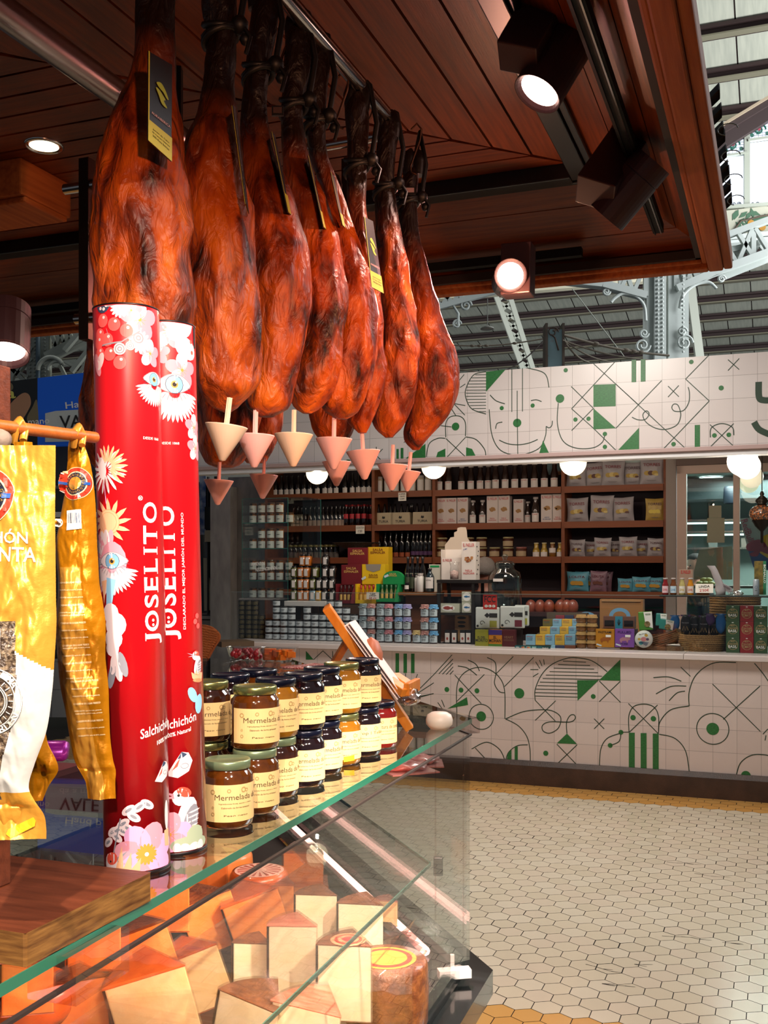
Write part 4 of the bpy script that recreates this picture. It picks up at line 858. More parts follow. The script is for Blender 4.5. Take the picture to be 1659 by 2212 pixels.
class Flat(MB):
    """shapes laid out in the unrolled plane of the tube (metres), later wrapped"""
    lay=0
    def sh(s,pts,mi):
        s.lay+=.000004; n=len(pts); cx=sum(p[0] for p in pts)/n; cz=sum(p[1] for p in pts)/n
        return s.add([(cx,-s.lay,cz)]+[(p[0],-s.lay,p[1]) for p in pts],[(0,i+1,(i+1)%n+1) for i in range(n)],mi)
    def ell(s,x,z,a,b_,mi,rot=0,n=14):
        c,d=math.cos(rot),math.sin(rot); return s.sh([(x+a*math.cos(t)*c-b_*math.sin(t)*d,z+a*math.cos(t)*d+b_*math.sin(t)*c) for t in [2*PI*k/n for k in range(n)]],mi)
    def flower(s,x,z,r,n,mi,ce,mi2=None):
        for k in range(n):
            a=2*PI*k/n+.3; s.ell(x+r*.55*math.cos(a),z+r*.55*math.sin(a),r*.52,r*.40,mi2 if (mi2 is not None and k%2) else mi,a)
        for k in range(9): a=2*PI*k/9; s.ell(x+r*.22*math.cos(a),z+r*.22*math.sin(a),r*.16,r*.012,ce,a,6)
        s.ell(x,z,r*.10,r*.10,ce,0,8)
    def daisy(s,x,z,r,n,mi,a0=0,a1=2*PI,w=.16,ce=None):
        for k in range(n): a=a0+(a1-a0)*(k+.5)/n; s.ell(x+r*.6*math.cos(a),z+r*.6*math.sin(a),r*.42,r*w,mi,a,8)
        if ce is not None: s.ell(x,z,r*.2,r*.2,ce)
    def eye(s,x,z,w_):
        s.daisy(x,z-w_*.25,w_*.95,18,iPW,PI*1.02,PI*1.98,.07)
        s.sh([(x+w_*.62*q[0],z+w_*.62*q[1]) for q in cat([(-1,0),(-.5,.42),(0,.55),(.5,.42),(1,0),(.5,-.35),(0,-.45),(-.5,-.35)],3,True)],iGR)
        s.sh([(x+w_*.58*q[0],z+w_*.58*q[1]) for q in cat([(-1,0),(-.5,.42),(0,.55),(.5,.42),(1,0),(.5,-.35),(0,-.45),(-.5,-.35)],3,True)],iPW)
        s.ell(x,z,w_*.30,w_*.30,iEN); s.ell(x,z,w_*.28,w_*.28,iEB); s.ell(x,z,w_*.12,w_*.12,iOC); s.ell(x,z,w_*.07,w_*.07,iIK); s.ell(x+w_*.05,z+w_*.06,w_*.03,w_*.03,iPW)
        for k in range(12): a=PI+PI*(k+.5)/12; s.ell(x+w_*.55*math.cos(a),z+w_*.40*math.sin(a)-w_*.05,w_*.12,w_*.008,iEN,a,6)
    def sun(s,x,z,r):
        for k in range(13):
            a=2*PI*k/13; p=[(x+r*q*math.cos(a+e),z+r*q*math.sin(a+e)) for q,e in ((1,-.2),(1.5,-.02),(1.95,.12),(1.45,.2),(1,.2))]; s.sh(p,iSG)
        s.ell(x,z,r*1.05,r*1.05,iS2); s.ell(x,z,r,r,iSG); s.ell(x,z,r*.82,r*.82,iS2); s.ell(x,z,r*.78,r*.78,iSG)
    def bird(s,x,z,k,fl=1):
        s.ell(x,z,.011*k,.022*k,iPW,-.25*fl); s.ell(x+fl*.004*k,z-.004*k,.008*k,.018*k,iGR,-.3*fl)
        for j in range(5): s.ell(x+fl*(.004+.001*j)*k,z-(.014-.005*j)*k,.008*k,.0010*k,iPW,.2*fl,6)
        s.ell(x-fl*.007*k,z+.022*k,.009*k,.009*k,iPW); s.ell(x-fl*.003*k,z+.027*k,.008*k,.005*k,iBD,-.4*fl); s.ell(x-fl*.009*k,z+.024*k,.0014*k,.0014*k,iIK)
        s.sh([(x-fl*.014*k,z+.026*k),(x-fl*.028*k,z+.029*k),(x-fl*.014*k,z+.023*k)],iPP); s.sh([(x-fl*.014*k,z+.024*k),(x-fl*.026*k,z+.021*k),(x-fl*.013*k,z+.021*k)],iPP)
        # crown round the feet
        s.sh([(x+q[0]*k,z-.022*k+q[1]*k) for q in ((-.017,0),(-.019,.012),(-.010,.006),(-.006,.015),(0,.006),(.006,.014),(.010,.006),(.018,.010),(.016,-.002),(.010,-.008),(-.010,-.006))],iSG); s.ell(x,z-.028*k,.016*k,.004*k,iS2,-.08)
    def butterfly(s,x,z,k):
        s.sh([(x+q[0]*k,z+q[1]*k) for q in ((-.02,-.012),(-.004,-.016),(.012,-.008),(.018,.006),(.012,.018),(.002,.020),(-.008,.006))],iPW)
        s.sh([(x+q[0]*k,z+q[1]*k) for q in ((-.012,-.006),(-.004,.0),(.000,.012),(-.006,.004))],iBD); s.sh([(x+q[0]*k,z+q[1]*k) for q in ((-.004,.010),(.004,.012),(.010,.016),(.002,.020))],iEN); s.ell(x+.006*k,z,.006*k,.004*k,iGR); s.ell(x+.006*k,z,.005*k,.003*k,iPW)
def serif(L,h):
    o=MB(); adv={'J':.55,'O':1.1,'S':.72,'E':.85,'L':.85,'I':.5,'T':.95}; w_='JOSELITO'; tot=sum(adv[c] for c in w_); k=L/tot; x=-L/2
    for c in w_:
        a=adv[c]*k; W_={'J':.45,'O':.95,'S':.6,'E':.58,'L':.58,'I':.16,'T':.8}[c]*k; q=textmesh(c,W_,h*(1.25 if c=='J' else 1),.02); cx=x+a/2; n=len(o.v)
        o.v+=[(p[0]+cx,0,p[2]-(h*.12 if c=='J' else 0)) for p in q.v]; o.f+=[[i+n for i in f] for f in q.f]; o.m+=q.m; o.sm+=q.sm
        B=lambda bx,bz,bw,bh: o.add([(bx-bw/2,0,bz-bh/2),(bx+bw/2,0,bz-bh/2),(bx+bw/2,0,bz+bh/2),(bx-bw/2,0,bz+bh/2)],[(0,1,2,3)])
        st=h*.055
        if c in 'ELI': sx=cx-W_/2+.08*k if c!='I' else cx; B(sx,h/2-st/2,.36*k,st); B(sx,-h/2+st/2,.36*k,st)
        if c in 'E': B(cx+W_/2,h/2-h*.10,st,h*.2); B(cx+W_/2,-h/2+h*.10,st,h*.2)
        if c in 'L': B(cx+W_/2,-h/2+h*.10,st,h*.2)
        if c=='T': B(cx,-h/2+st/2,.36*k,st); B(cx-W_/2,h/2-h*.09,st,h*.18); B(cx+W_/2,h/2-h*.09,st,h*.18)
        if c=='J': B(cx+.1*k,h/2-st/2,.36*k,st)
        x+=a
    return o
def drape(o,tree,base,lift=.0008):
    bm=bmesh.new(); bm.from_mesh(o.data)
    for ax in (0,2):
        c=[v.co[ax] for v in bm.verts]; x=min(c)+.004
        while x<max(c):
            p=Vector((0,0,0)); p[ax]=x; n=Vector((0,0,0)); n[ax]=1
            bmesh.ops.bisect_plane(bm,geom=bm.verts[:]+bm.edges[:]+bm.faces[:],plane_co=p,plane_no=n); x+=.004
    bmesh.ops.triangulate(bm,faces=bm.faces[:])
    for v in bm.verts:
        h=tree.ray_cast(Vector((v.co.x,-1,v.co.z)),Vector((0,1,0)))
        if h[0] is not None: v.co.y=h[0].y-lift+(v.co.y-base)*.25
    bm.to_mesh(o.data); bm.free(); o.data.update()
def tube(px,pyb,label,lean,which):
    Yf=.4*F/(pyb-HY); Y=Yf+TR; x=(px-CX)/F*Y; r=thing('sausage_tube',label,'tube packaging',(x,Y,ZG),0,'tall red cardboard tubes'); s=Y/F
    # unrolled coordinates face the viewer: x=0 is the line nearest the camera
    al=math.atan2(x,Y); r.rotation_euler=(0,lean,-al)
    b=MB(); b.lathe([(0,.0),(TR,.0),(TR,TH_-.01)],64); b.obj('card_tube',RDM,r)
    b=MB(); b.lathe([(TR-.0002,0),(TR+.0006,0),(TR+.0006,.004),(TR,.0045)],64); b.lathe([(TR,TH_-.0115),(TR+.0006,TH_-.0115),(TR+.0006,TH_-.0095),(TR-.0005,TH_-.009),(TR-.002,TH_-.012),(0,TH_-.012)],64); b.obj('black_rim',TB,r)
    b=Flat()
    def q(px_,py_): # photo pixel -> unrolled plane
        t=(py_-(640 if which==0 else 680))/((pyb-8)-(640 if which==0 else 680)); cx=(270+27*t) if which==0 else (363+16*t)+0
        if which==1: cx=363+20*t
        hw=72.0 if which==0 else 69.0
        return TR*math.asin(max(-.99,min(.99,(px_-cx)/hw))), TH_*(1-t)-.0
    if which==0:
        for fx,fy,R,n in ((300,690,.026,5),(322,760,.018,5),(282,672,.014,6)): x_,z_=q(fx,fy); b.flower(x_,z_,R,n,iPP,iOC,iPW)
        x_,z_=q(258,668); b.daisy(x_,z_,.013,14,iPW,ce=iPW); x_,z_=q(301,738); b.daisy(x_,z_,.016,14,iPW,ce=iGR); x_,z_=q(222,658); b.ell(x_,z_,.011,.011,iEN)
        for k in range(7): b.ell(x_+.006*math.cos(k),z_+.006*math.sin(k*1.0),.0022,.0022,iPW)
        b.ell(x_+.014,z_,.009,.003,iGR,.3)
        for fx,fy in ((222,692),(246,702),(216,722),(214,738),(237,765),(272,716),(258,784),(232,734),(216,762)): x_,z_=q(fx,fy); b.ell(x_,z_,.0085,.009,iBR); b.ell(x_+.002,z_+.004,.002,.002,iPW)
        for fx,fy,R in ((258,755,.008),(297,730,.009),(280,748,.006)):
            x_,z_=q(fx,fy)
            for k in range(5): b.ell(x_,z_,R*(1-k*.2),R*(1-k*.2),iPW if k%2==0 else iGR)
        for a_,c_ in (((222,745),(262,740)),((262,740),(300,715)),((230,710),(240,745))): A=q(*a_);B=q(*c_); b.sh([(A[0],A[1]-.001),(B[0],B[1]-.001),(B[0],B[1]+.001),(A[0],A[1]+.001)],iGR)
        x_,z_=q(330,815); b.eye(x_,z_,.030)
        x_,z_=q(212,785); b.ell(x_,z_,.006,.016,iPP,.3); b.ell(x_+.006,z_+.004,.006,.012,iPW,-.4)
        x_,z_=q(228,1015); b.daisy(x_,z_,.030,16,iPW,w=.07); b.daisy(x_+.004,z_+.006,.028,11,iSG,-1,2.2,.07); b.ell(x_-.006,z_+.004,.008,.015,iPW,.2)
        A=q(226,1040);B=q(231,1085); b.sh([(A[0]-.0007,A[1]),(A[0]+.0007,A[1]),(B[0]+.0007,B[1]),(B[0]-.0007,B[1])],iPL)
        x_,z_=q(234,1125); b.sun(x_,z_,.0165)
        x_,z_=q(243,1212)
        for k in range(16): a=PI*.45+PI*1.2*k/16; b.ell(x_+.024*math.cos(a)-.006,z_+.030*math.sin(a),.014,.005,iPW if k%3 else iPP,a)
        b.ell(x_,z_,.020,.028,iPP); b.eye(x_,z_+.002,.036)
        x_,z_=q(238,1268); b.sh([(x_-.004,z_+.015),(x_+.010,z_+.012),(x_+.004,z_-.018),(x_-.006,z_-.024)],iBL); b.sh([(x_-.014,z_+.010),(x_-.004,z_+.012),(x_-.010,z_-.02)],iSG)
        for fx,fy,R in ((240,1320,.012),(250,1345,.015),(246,1375,.013),(244,1395,.010)): x_,z_=q(fx,fy); b.ell(x_,z_,R,R*1.1,iPW)
        for fx,fy,m_ in ((255,1440,iPW),(243,1455,iGR),(266,1430,iGR),(248,1425,iPW)): x_,z_=q(fx,fy); b.ell(x_,z_,.0055,.017,m_,-.2 if fx<250 else .25)
        x_,z_=q(350,1672); b.butterfly(x_,z_,.75)
        for k in range(11): t=k/10; x_,z_=q(250+60*t if k<9 else 320,1815-75*min(1,t*1.1)-8*math.sin(t*9)); b.ell(x_-.012+.01*(k%2),z_+.0,.010,.0055,iPW,.6*(-1)**k); b.ell(x_-.012+.01*(k%2),z_,.005,.002,iGR,.6*(-1)**k)
        A=q(262,1760);B=q(246,1850); b.sh([(A[0]-.001,A[1]),(A[0]+.001,A[1]),(B[0]+.001,B[1]),(B[0]-.001,B[1])],iGR)
        x_,z_=q(316,1840); b.flower(x_,z_,.040,7,iPL,iOC,iPP); b.daisy(x_,z_,.014,16,iOC,ce=iPW)
        x_,z_=q(247,1865); b.ell(x_,z_,.014,.018,iPW,.4); b.ell(x_-.002,z_+.010,.010,.008,iBD,.5); b.ell(x_-.004,z_+.006,.0015,.0015,iIK); b.sh([(x_+.006,z_+.012),(x_+.022,z_+.022),(x_+.008,z_+.006)],iGR)
        for k in range(3): b.sh([(x_+.004+.010*k,z_-.004),(x_+.014+.012*k,z_+.028-.008*k),(x_+.016+.010*k,z_-.008)],iSG)
        x_,z_=q(358,1815); b.sh([(x_-.006,z_+.01),(x_+.004,z_+.012),(x_+.005,z_-.012),(x_-.005,z_-.010)],iSG); b.ell(x_,z_+.03,.004,.020,iPW)
        T=[('JOSELITO',1235,326,305,36,2),('®',1074,302,12,11,0),('DESDE 1868',944,326,0,0,1),('Salchichón',1572,342,0,0,3),('100% Natural',1598,356,0,0,4)]
    else:
        for fx,fy,R,n in ((372,720,.024,5),(402,800,.024,5),(350,765,.016,5),(427,920,.018,5),(430,965,.018,5)): x_,z_=q(fx,fy); b.flower(x_,z_,R,n,iPP,iOC,iPW)
        for fx,fy,a in ((395,715,.5),(412,752,-.4),(408,700,1.2)): x_,z_=q(fx,fy); b.ell(x_,z_,.020,.015,iPW,a)
        x_,z_=q(421,735); b.ell(x_,z_,.0025,.003,iBD); x_,z_=q(423,758); b.ell(x_,z_,.0025,.003,iBD)
        x_,z_=q(385,832); b.eye(x_,z_,.044)
        x_,z_=q(427,700); b.sh([(x_-.002,z_+.03),(x_+.006,z_+.03),(x_+.006,z_-.03),(x_-.001,z_-.03)],iIK)
        for fx,fy in ((431,1330),(427,1342),(433,1352)): x_,z_=q(fx,fy); b.ell(x_,z_,.004,.004,iBR)
        x_,z_=q(433,1440); b.bird(x_-.001,z_,.7); x_,z_=q(430,1515); b.ell(x_-.008,z_+.01,.007,.012,iBL,.5); b.ell(x_+.004,z_-.004,.008,.014,iBL,-.2)
        x_,z_=q(393,1650); b.butterfly(x_,z_,1.0)
        x_,z_=q(405,1762); b.bird(x_+.002,z_,1.35); x_,z_=q(375,1795)
        b.flower(x_-.004,z_,.030,6,iPL,iOC,iPP); x_,z_=q(415,1820); b.ell(x_,z_,.030,.012,iGN); b.ell(x_+.008,z_+.012,.014,.014,iGN,.4)
        for k in range(4): b.ell(x_-.02+.012*k,z_-.004,.006,.008,iPW,k)
        T=[('JOSELITO',1235,366,285,36,2),('DECLARADO EL MEJOR JAMÓN DEL MUNDO',1232,402,246,9,2),('DESDE 1868',958,374,0,0,1),('Salchichón',1555,390,0,0,3),('100% Natural',1578,390,0,0,4)]
    b.v=[(x,y,min(max(z,.006),TH_-.0125)) for x,y,z in b.v]; b2=refine(b,.003); wrapm(b2,TR+.0003); o=b2.obj('printed_artwork',TM,r)
    # lettering, wrapped on the tube
    for t,py_,px_,ln,ht,md in T:
        x_,z_=q(px_,py_)
        if t=='JOSELITO': qm=serif(ln*s,ht*s); v=[(x_-p[2],0,z_+p[0]) for p in qm.v]
        elif md==2: qm=textmesh(t,ln*s,ht*s); v=[(x_-p[2],0,z_+p[0]) for p in qm.v]
        elif md==0: qm=textmesh(t,10*s,10*s); v=[(x_-p[2],0,z_+p[0]) for p in qm.v]
        elif md==1: qm=textmesh(t,.030,.0035); v=[(x_+p[0]*.9,0,z_+p[2]) for p in qm.v]
        elif md==3: qm=textmesh(t,.055,.013); v=[(x_+p[0],0,z_+p[2]+p[0]*.22) for p in qm.v]
        else: qm=textmesh(t,.036,.006); v=[(x_+p[0],0,z_+p[2]+p[0]*.22) for p in qm.v]
        m=MB(); m.v=v; m.f=qm.f; m.m=qm.m; m.sm=qm.sm; m=refine(m,.004); wrapm(m,TR+.0006); m.obj('lettering',WPR,r)
    # two dots inside the first O of the wordmark
    m=Flat(); x_,z_=q(T[0][2],T[0][1]); zz=z_-T[0][3]*s/2+T[0][3]*s*.155
    for dz in (-.003,.003): m.ell(x_+.001,zz+dz,.0019,.0019,0)
    m=refine(m,.004); wrapm(m,TR+.0007); m.obj('emblem',WPR,r)
tube(297,1893,'taller-looking red tube at the left with sun and eye artwork',-.020,0)
tube(381,1850,'red tube at the right with crowned bird and wide eye artwork',-.0225,1)
# ---------------------------------------------------------------- wooden board with post, dowel and gold bags
WB=woodmat('board_walnut','#4a2212','#6a3520',(1.5,12,12),.4); WE=woodmat('board_end','#8a6030','#4a2a12',(3,3,30),.5); DW=woodmat('dowel_wood','#a5531c','#b8642a',(2,10,10),.4)
fc=atZ(55,2090,ZG+.001); fr_=atZ(327,1945,ZG+.001); dv=(fr_-fc); dep=dv.length; ang=math.atan2(dv.x,dv.y)
bd=thing('wooden_stand','dark wooden board stand on the glass at the lower left','stand',fc,-ang)
b=MB(); b.prism([(-.42,0,0),(0,0,0),(0,dep,0),(-.42,dep,0)],(0,0,.034),0,1); b.obj('base_board',[WB,WE],bd,bev=.003)
dz0=atY(205,945,1.27); e=atY(-60,913,1.06)
b=MB(); px_=(Matrix.Rotation(ang,3,'Z')@(atY(-18,1900,1.2)-fc)); b.box((px_.x,px_.y,.034+.30),(.03,.03,.60),0); b.obj('post',WB,bd,bev=.002)
b=MB(); R3=Matrix.Rotation(ang,3,'Z'); b.tube([R3@(dz0-fc),R3@(e-fc)],.0068,18); b.obj('dowel',DW,bd,bev=0)
def foil(name,label,prof,Y,lean,mats,seed,th=.02,zones=None,rz=0,amp=.006,N=64,M=200):
    s=Y/F; y0,y1=prof[0][0],prof[-1][0]; cx0=(prof[0][1]+prof[0][2])/2; c=atY(cx0,y1,Y); r=thing(name,label,'sausage bag',c,0,'golden foil sausage bags on the dowel')
    for side,nm in ((-1,'front_foil'),(1,'back_foil')):
        vs=[];fs=[];ms=[]
        for i in range(M+1):
            py=y0+(y1-y0)*i/M; xl,xr=interp(prof,py); t=i/M
            fill=math.sin(PI*min(1,max(0,(t-.12)/.80)))**.5
            for k in range(N+1):
                u=k/N; x=((xl+(xr-xl)*u)-cx0)*s; z=(y1-py)*s
                p=Vector((x*40+seed,z*22,side)); n=noise.fractal(Vector((x*28+seed,z*12,side*3)),.8,2,4)*amp*1.5+(.5-abs(noise.noise(Vector((x*16+z*14,z*9-x*10,seed)))))*amp*1.8
                y=side*(th*fill*math.sin(PI*u)**.7)+n*math.sin(PI*min(1,max(.02,u)))*side
                vs.append((x,y,z))
        b=MB()
        for i in range(M):
            for k in range(N):
                a=i*(N+1)+k; f=(a,a+N+1,a+N+2,a+1) if side<0 else (a,a+1,a+N+2,a+N+1); mi=0
                if zones and side<0: mi=zones(k/N,i/M)
                b.add([],[],0); b.f.append(list(f)); b.m.append(mi); b.sm.append(True)
        b.v=vs; b.obj(nm,mats,r)
        if side<0: tree=BVHTree.FromPolygons([Vector(p) for p in vs],b.f)
    return r,s,c,tree
GOLD=mat('gold_foil','#c47c0c',.3,.5,bump=.15,bscale=70); GOLD2=mat('gold_foil_pale','#dc9a3a',.28,.45,bump=.15,bscale=50); SILV=mat('silver_film','#d8d6d2',.3,.35,bump=.1); SAUS=mat('pepper_sausage','#3a2c22',.3,col2='#a08a70',nscale=260,coat=.9,lo=.45,hi=.75,bump=.5,bscale=160)
def zA(u,t):
    if t<.42: return 0
    if t<.90:
        if u<.60-.10*abs(t-.6)*3 and t>.44: return 2
        return 1 if (t>.45+.12*u) and t<.88 else 0
    return 0
PBg=[(962,-60,120),(1000,-60,120),(1100,-60,119),(1200,-60,120),(1300,-60,121),(1345,-60,122),(1420,-62,118),(1500,-62,112),(1580,-64,100),(1650,-66,75),(1700,-66,62),(1730,-66,75),(1760,-64,95),(1790,-62,100),(1812,-60,100)]
r,s,c,th=foil('sausage_bag','big gold and silver foil sausage bag cut by the left edge',PBg,.98,0,[GOLD2,SILV,SAUS],3,.012,zA,amp=.0042)
X=lambda px:(px-30)*s; Z=lambda py:(1812-py)*s
def emblem(r,cx,cz,R,y,half=None):
    b=MB()
    for q,mi in ((1,0),(.97,1),(.74,2),(.68,3),(.42,4)): b.disc((cx,y-.0004*(5-mi)*-1-.0008*mi,cz),R*q,seg=40,mi=mi,ry=R*q*1.06)
    for k in range(20): a=2*PI*k/20; b.tube([v*1+Vector((0,y-.005,0)) for v in spiral((cx+R*.55*math.cos(a),0,cz+R*.58*math.sin(a)),R*.075,t0=a,turns=1,n=8)],R*.012,4,5)
    for sgn in (-1,1):
        for dz in (-.45,.45): b.disc((cx+sgn*R*.72,y-.005,cz+dz*R),R*.09,seg=12,mi=1,ry=R*.14)
        b.box((cx+sgn*R*.72,y-.005,cz),(R*.34,.0004,R*.18),6)
    b.obj('emblem',[mat('emblem_cream','#f0d9a0',.4),mat('emblem_red','#c8301c',.4),mat('emblem_cream','#f0d9a0',.4),mat('emblem_navyblack','#1c2032',.4),mat('emblem_gold','#d0a040',.3,.6),mat('emblem_gold','#d0a040',.3,.6),mat('emblem_blue','#1c4a90',.4)],r)
    for t,sg in (('CERDEÑA',1),('LA UNION',-1)):
        n=len(t)
        for i,ch in enumerate(t):
            if ch==' ': continue
            a=(PI/2-(i-(n-1)/2)*.28) if sg>0 else (-PI/2+(i-(n-1)/2)*.28)
            text(ch,R*.16,R*.19,WPR,r,(cx+R*.86*math.cos(a),y-.006,cz+R*.9*math.sin(a)),roll=-(a-PI/2) if sg>0 else -(a+PI/2))
emblem(r,X(-22),Z(1072),58*s,-.018)
text('CHICHÓN',150*s,31*s,WPR,r,(X(-8),-.0165,Z(1158)),roll=.02); text('PIMIENTA',165*s,31*s,WPR,r,(X(2),-.0170,Z(1197)),roll=.02)
SK=mat('print_pale_grey','#d9d5cf',.5)
b=MB(); cx,cz=X(-15),Z(1510)
for R in (74,60,42,38): b.tube([(cx+R*s*math.cos(2*PI*k/40),-.0195,cz+R*s*math.sin(2*PI*k/40)) for k in range(41)],.0006,4,cap=False)
for k in range(24): a=2*PI*k/24; b.bar((cx+46*s*math.cos(a),-.0195,cz+46*s*math.sin(a)),(cx+56*s*math.cos(a),-.0195,cz+56*s*math.sin(a)),.0008,.0008)
for k in range(7): b.bar((cx+(k-1)*6*s,-.0195,cz+150*s),(cx+(k-1)*6*s,-.0195,cz+90*s),.0006,.0006)
b.tube([(cx+q[0]*s,-.0195,cz+q[1]*s) for q in ((0,165),(26,148),(26,85),(-20,85))],.0006,4)
b.obj('round_seal',SK,r)
for i,ch in enumerate('LEGÍTIMA'): a=PI*.62-i*.20; text(ch,14*s,16*s,SK,r,(cx+67*s*math.cos(a),-.0198,cz+67*s*math.sin(a)),roll=-(a-PI/2))
for i,ch in enumerate('ORDEN'): a=-PI*.42+i*.20; text(ch,14*s,15*s,SK,r,(cx+67*s*math.cos(a),-.0198,cz+67*s*math.sin(a)),roll=-(a+PI/2))
b=MB(); b.prism([(X(20),-.020,Z(1790)),(X(72),-.024,Z(1765)),(X(78),-.024,Z(1772)),(X(76),-.024,Z(1784)),(X(28),-.020,Z(1808)),(X(16),-.02,Z(1800))],(0,-.0008,0)); b.obj('price_tag',mat('tag_orange','#e8a51c',.4),r)
text('€ 21,50',40*s,9*s,mat('tag_scribble','#c88c1c',.5),r,(X(48),-.0262,Z(1787)),roll=-.42)
PB2=[(938,155,178),(960,148,182),(1000,146,195),(1060,140,204),(1120,130,208),(1180,120,210),(1210,122,212),(1260,126,215),(1300,124,222),(1345,120,228),(1420,124,228),(1480,130,234),(1540,142,236),(1590,150,238),(1640,160,244),(1665,172,250),(1690,185,249),(1725,190,250)]
BAG1=(r,th)
r,s,c,th=foil('sausage_bag','narrow gold foil sausage bag with barcode hanging beside the red tube',PB2,1.25,0,[GOLD,GOLD2],8,.016,lambda u,t:1 if (t>.36 and u<.62 and u>.12) else 0,amp=.005)
X=lambda px:(px-166.5)*s; Z=lambda py:(1725-py)*s
emblem(r,X(168),Z(1046),34*s,-.016)
b=MB(); b.prism([(X(150),-.0205,Z(1104)),(X(183),-.022,Z(1102)),(X(183),-.022,Z(1143)),(X(150),-.0205,Z(1146))],(0,-.0006,0),0)
for k,w_ in enumerate((2,1,3,3,1,1,1,2,3,1,2)): b.box((X(154+k*2.5),-.0232,Z(1120)),(w_*.45*s,.0004,22*s),1)
b.obj('barcode',[WPR,mat('barcode_navy','#2a3a60',.5)],r)
text('731501002',26*s,4*s,mat('barcode_navy','#2a3a60',.5),r,(X(167),-.0234,Z(1138)))
b=MB(); b.disc((X(131),-.013,Z(1130)),9*s,seg=24,mi=0); b.tube([v+Vector((0,-.015,0)) for v in spiral((X(131),0,Z(1130)),6*s,turns=.7,n=10)],.0012,5,1); b.obj('recycling_mark',[WPR,GOLD],r)
for k in range(24):
    py=1258+k*14+(k%5)*2; text('INGREDIENTES: carne de cerdo, pimienta' if k%3 else 'CONSERVAR EN LUGAR FRESCO',54*s,4.0*s,mat('gold_print','#ffe9b8',.4,.2),r,(X(156+k*1.6+(10 if k>14 else 0)),-.0245 if k<18 else -.021,Z(py)),roll=-.04)
for rt_,tr_ in (BAG1,(r,th)):
    for ch in list(rt_.children):
        if 'foil' not in ch.name: 
            ys=[v.co.y for v in ch.data.vertices]; drape(ch,tr_,max(ys))
# further bag behind the big one, small gold ties over the dowel
PB3=[(955,30,70),(1100,25,80),(1300,30,85),(1500,40,90),(1600,60,102),(1660,68,126),(1700,60,104),(1730,40,92)]
foil('sausage_bag','gold foil bag mostly hidden behind the big one, tip showing below',PB3,1.10,0,[GOLD],12,.012,amp=.004)
for i,(px,py,Y) in enumerate(((38,928,1.13),(166,940,1.235))):
    c=atY(px,py,Y); b=MB(); b.tube([Vector((-.004,0,-.014)),Vector((-.001,-.009,0)),Vector((.002,0,.010)),Vector((.004,.008,0)),Vector((.006,0,-.012))],[.004,.006,.005,.006,.004],8)
    tag(b.obj('foil_tie',GOLD2,loc=c),'knotted gold foil loop over the dowel, %s one'%('left','right')[i],'foil tie','gold foil loops on the dowel')
b=MB(); c=atY(6,950,1.02); b.lathe([(0,0),(.009,.0),(.0095,.001),(.0095,.012),(0,.012)],20); b.xf(lambda p:Vector((p.x,-p.z,p.y))); tag(b.obj('dowel_end',mat('grey_dowel','#7a685c',.7,bump=.3),loc=c),'sawn grey end of a short rod at the far left, under the dowel','rod end')
# easel with leaflets, fruit tubs, white cap
P=lambda px,py,Y:atY(px,py,Y)
EW=woodmat('easel_wood','#c46f1e','#d98a35',(8,8,2),.4); ft=atZ(885,1574,ZG+.008); r=thing('table_easel','small varnished wooden easel standing on the glass behind the jars','easel',(ft.x,ft.y,ZG))
o=Vector((ft.x,ft.y,ZG)); tp=P(705,1312,2.46)-o
b=MB(); b.bar(Vector((0,0,.008)),tp,.018,.022,up=(1,0,0)); b.obj('front_leg',EW,r,bev=.002)
b=MB(); b.bar(P(722,1432,2.62)-o,P(765,1362,2.5)-o,.016,.018,up=(1,0,0)); b.obj('back_leg',EW,r,bev=.002)
b=MB(); b.bar(tp+Vector((-.006,.12,0)),Vector((-.006,.12,.01)),.016,.018,up=(1,0,0)); b.obj('front_leg',EW,r,bev=.002)
b=MB(); b.bar(P(838,1470,2.5)-o,P(878,1497,2.45)-o,.03,.02); b.bar(P(838,1470,2.5)-o+Vector((.015,.10,0)),P(878,1497,2.45)-o+Vector((.015,.10,0)),.03,.02); b.bar(P(878,1490,2.45)-o,P(878,1490,2.45)-o+Vector((.03,.12,0)),.014,.03); b.obj('ledge',EW,r,bev=.002)
b=MB(); A=P(742,1352,2.47);B=P(858,1512,2.45); A2=A+Vector((.012,.11,.0));B2=B+Vector((.012,.11,0))
for k in range(3): off=Vector((.006*k,-.0,.004*k)); b.prism([A-A+off,B-A+off,B2-A+off,A2-A+off],Vector((.0015,0,.0008)))
tag(b.obj('leaflet_pile',mat('leaflet_white','#f0e4e0',.5,col2='#e8d8d8',nscale=5),loc=A),'white leaflets resting on the little wooden easel','leaflets')
b=MB(); A=P(783,1420,2.48); b.ball((0,0,0),1,10,0,(.03,.05,.055)); tag(b.obj('leather_menu',mat('leather_tan','#9a5a3a',.5),loc=A+Vector((.02,.06,-.01))),'brown leather menu folder on the easel behind the leaflets','menu')
b=MB(); A=P(888,1505,2.5); b.ball((0,0,0),1,14,0,(.028,.035,.022)); b.xf(lambda p:p+Vector((noise.noise(p*60),noise.noise(p*70),noise.noise(p*50)))*.010); tag(b.obj('plastic_bag',glass('thin_bag',(.98,.93,.93),.7,.2,1.5,.1),loc=A),'scrunched clear plastic bag at the easel foot','plastic bag')
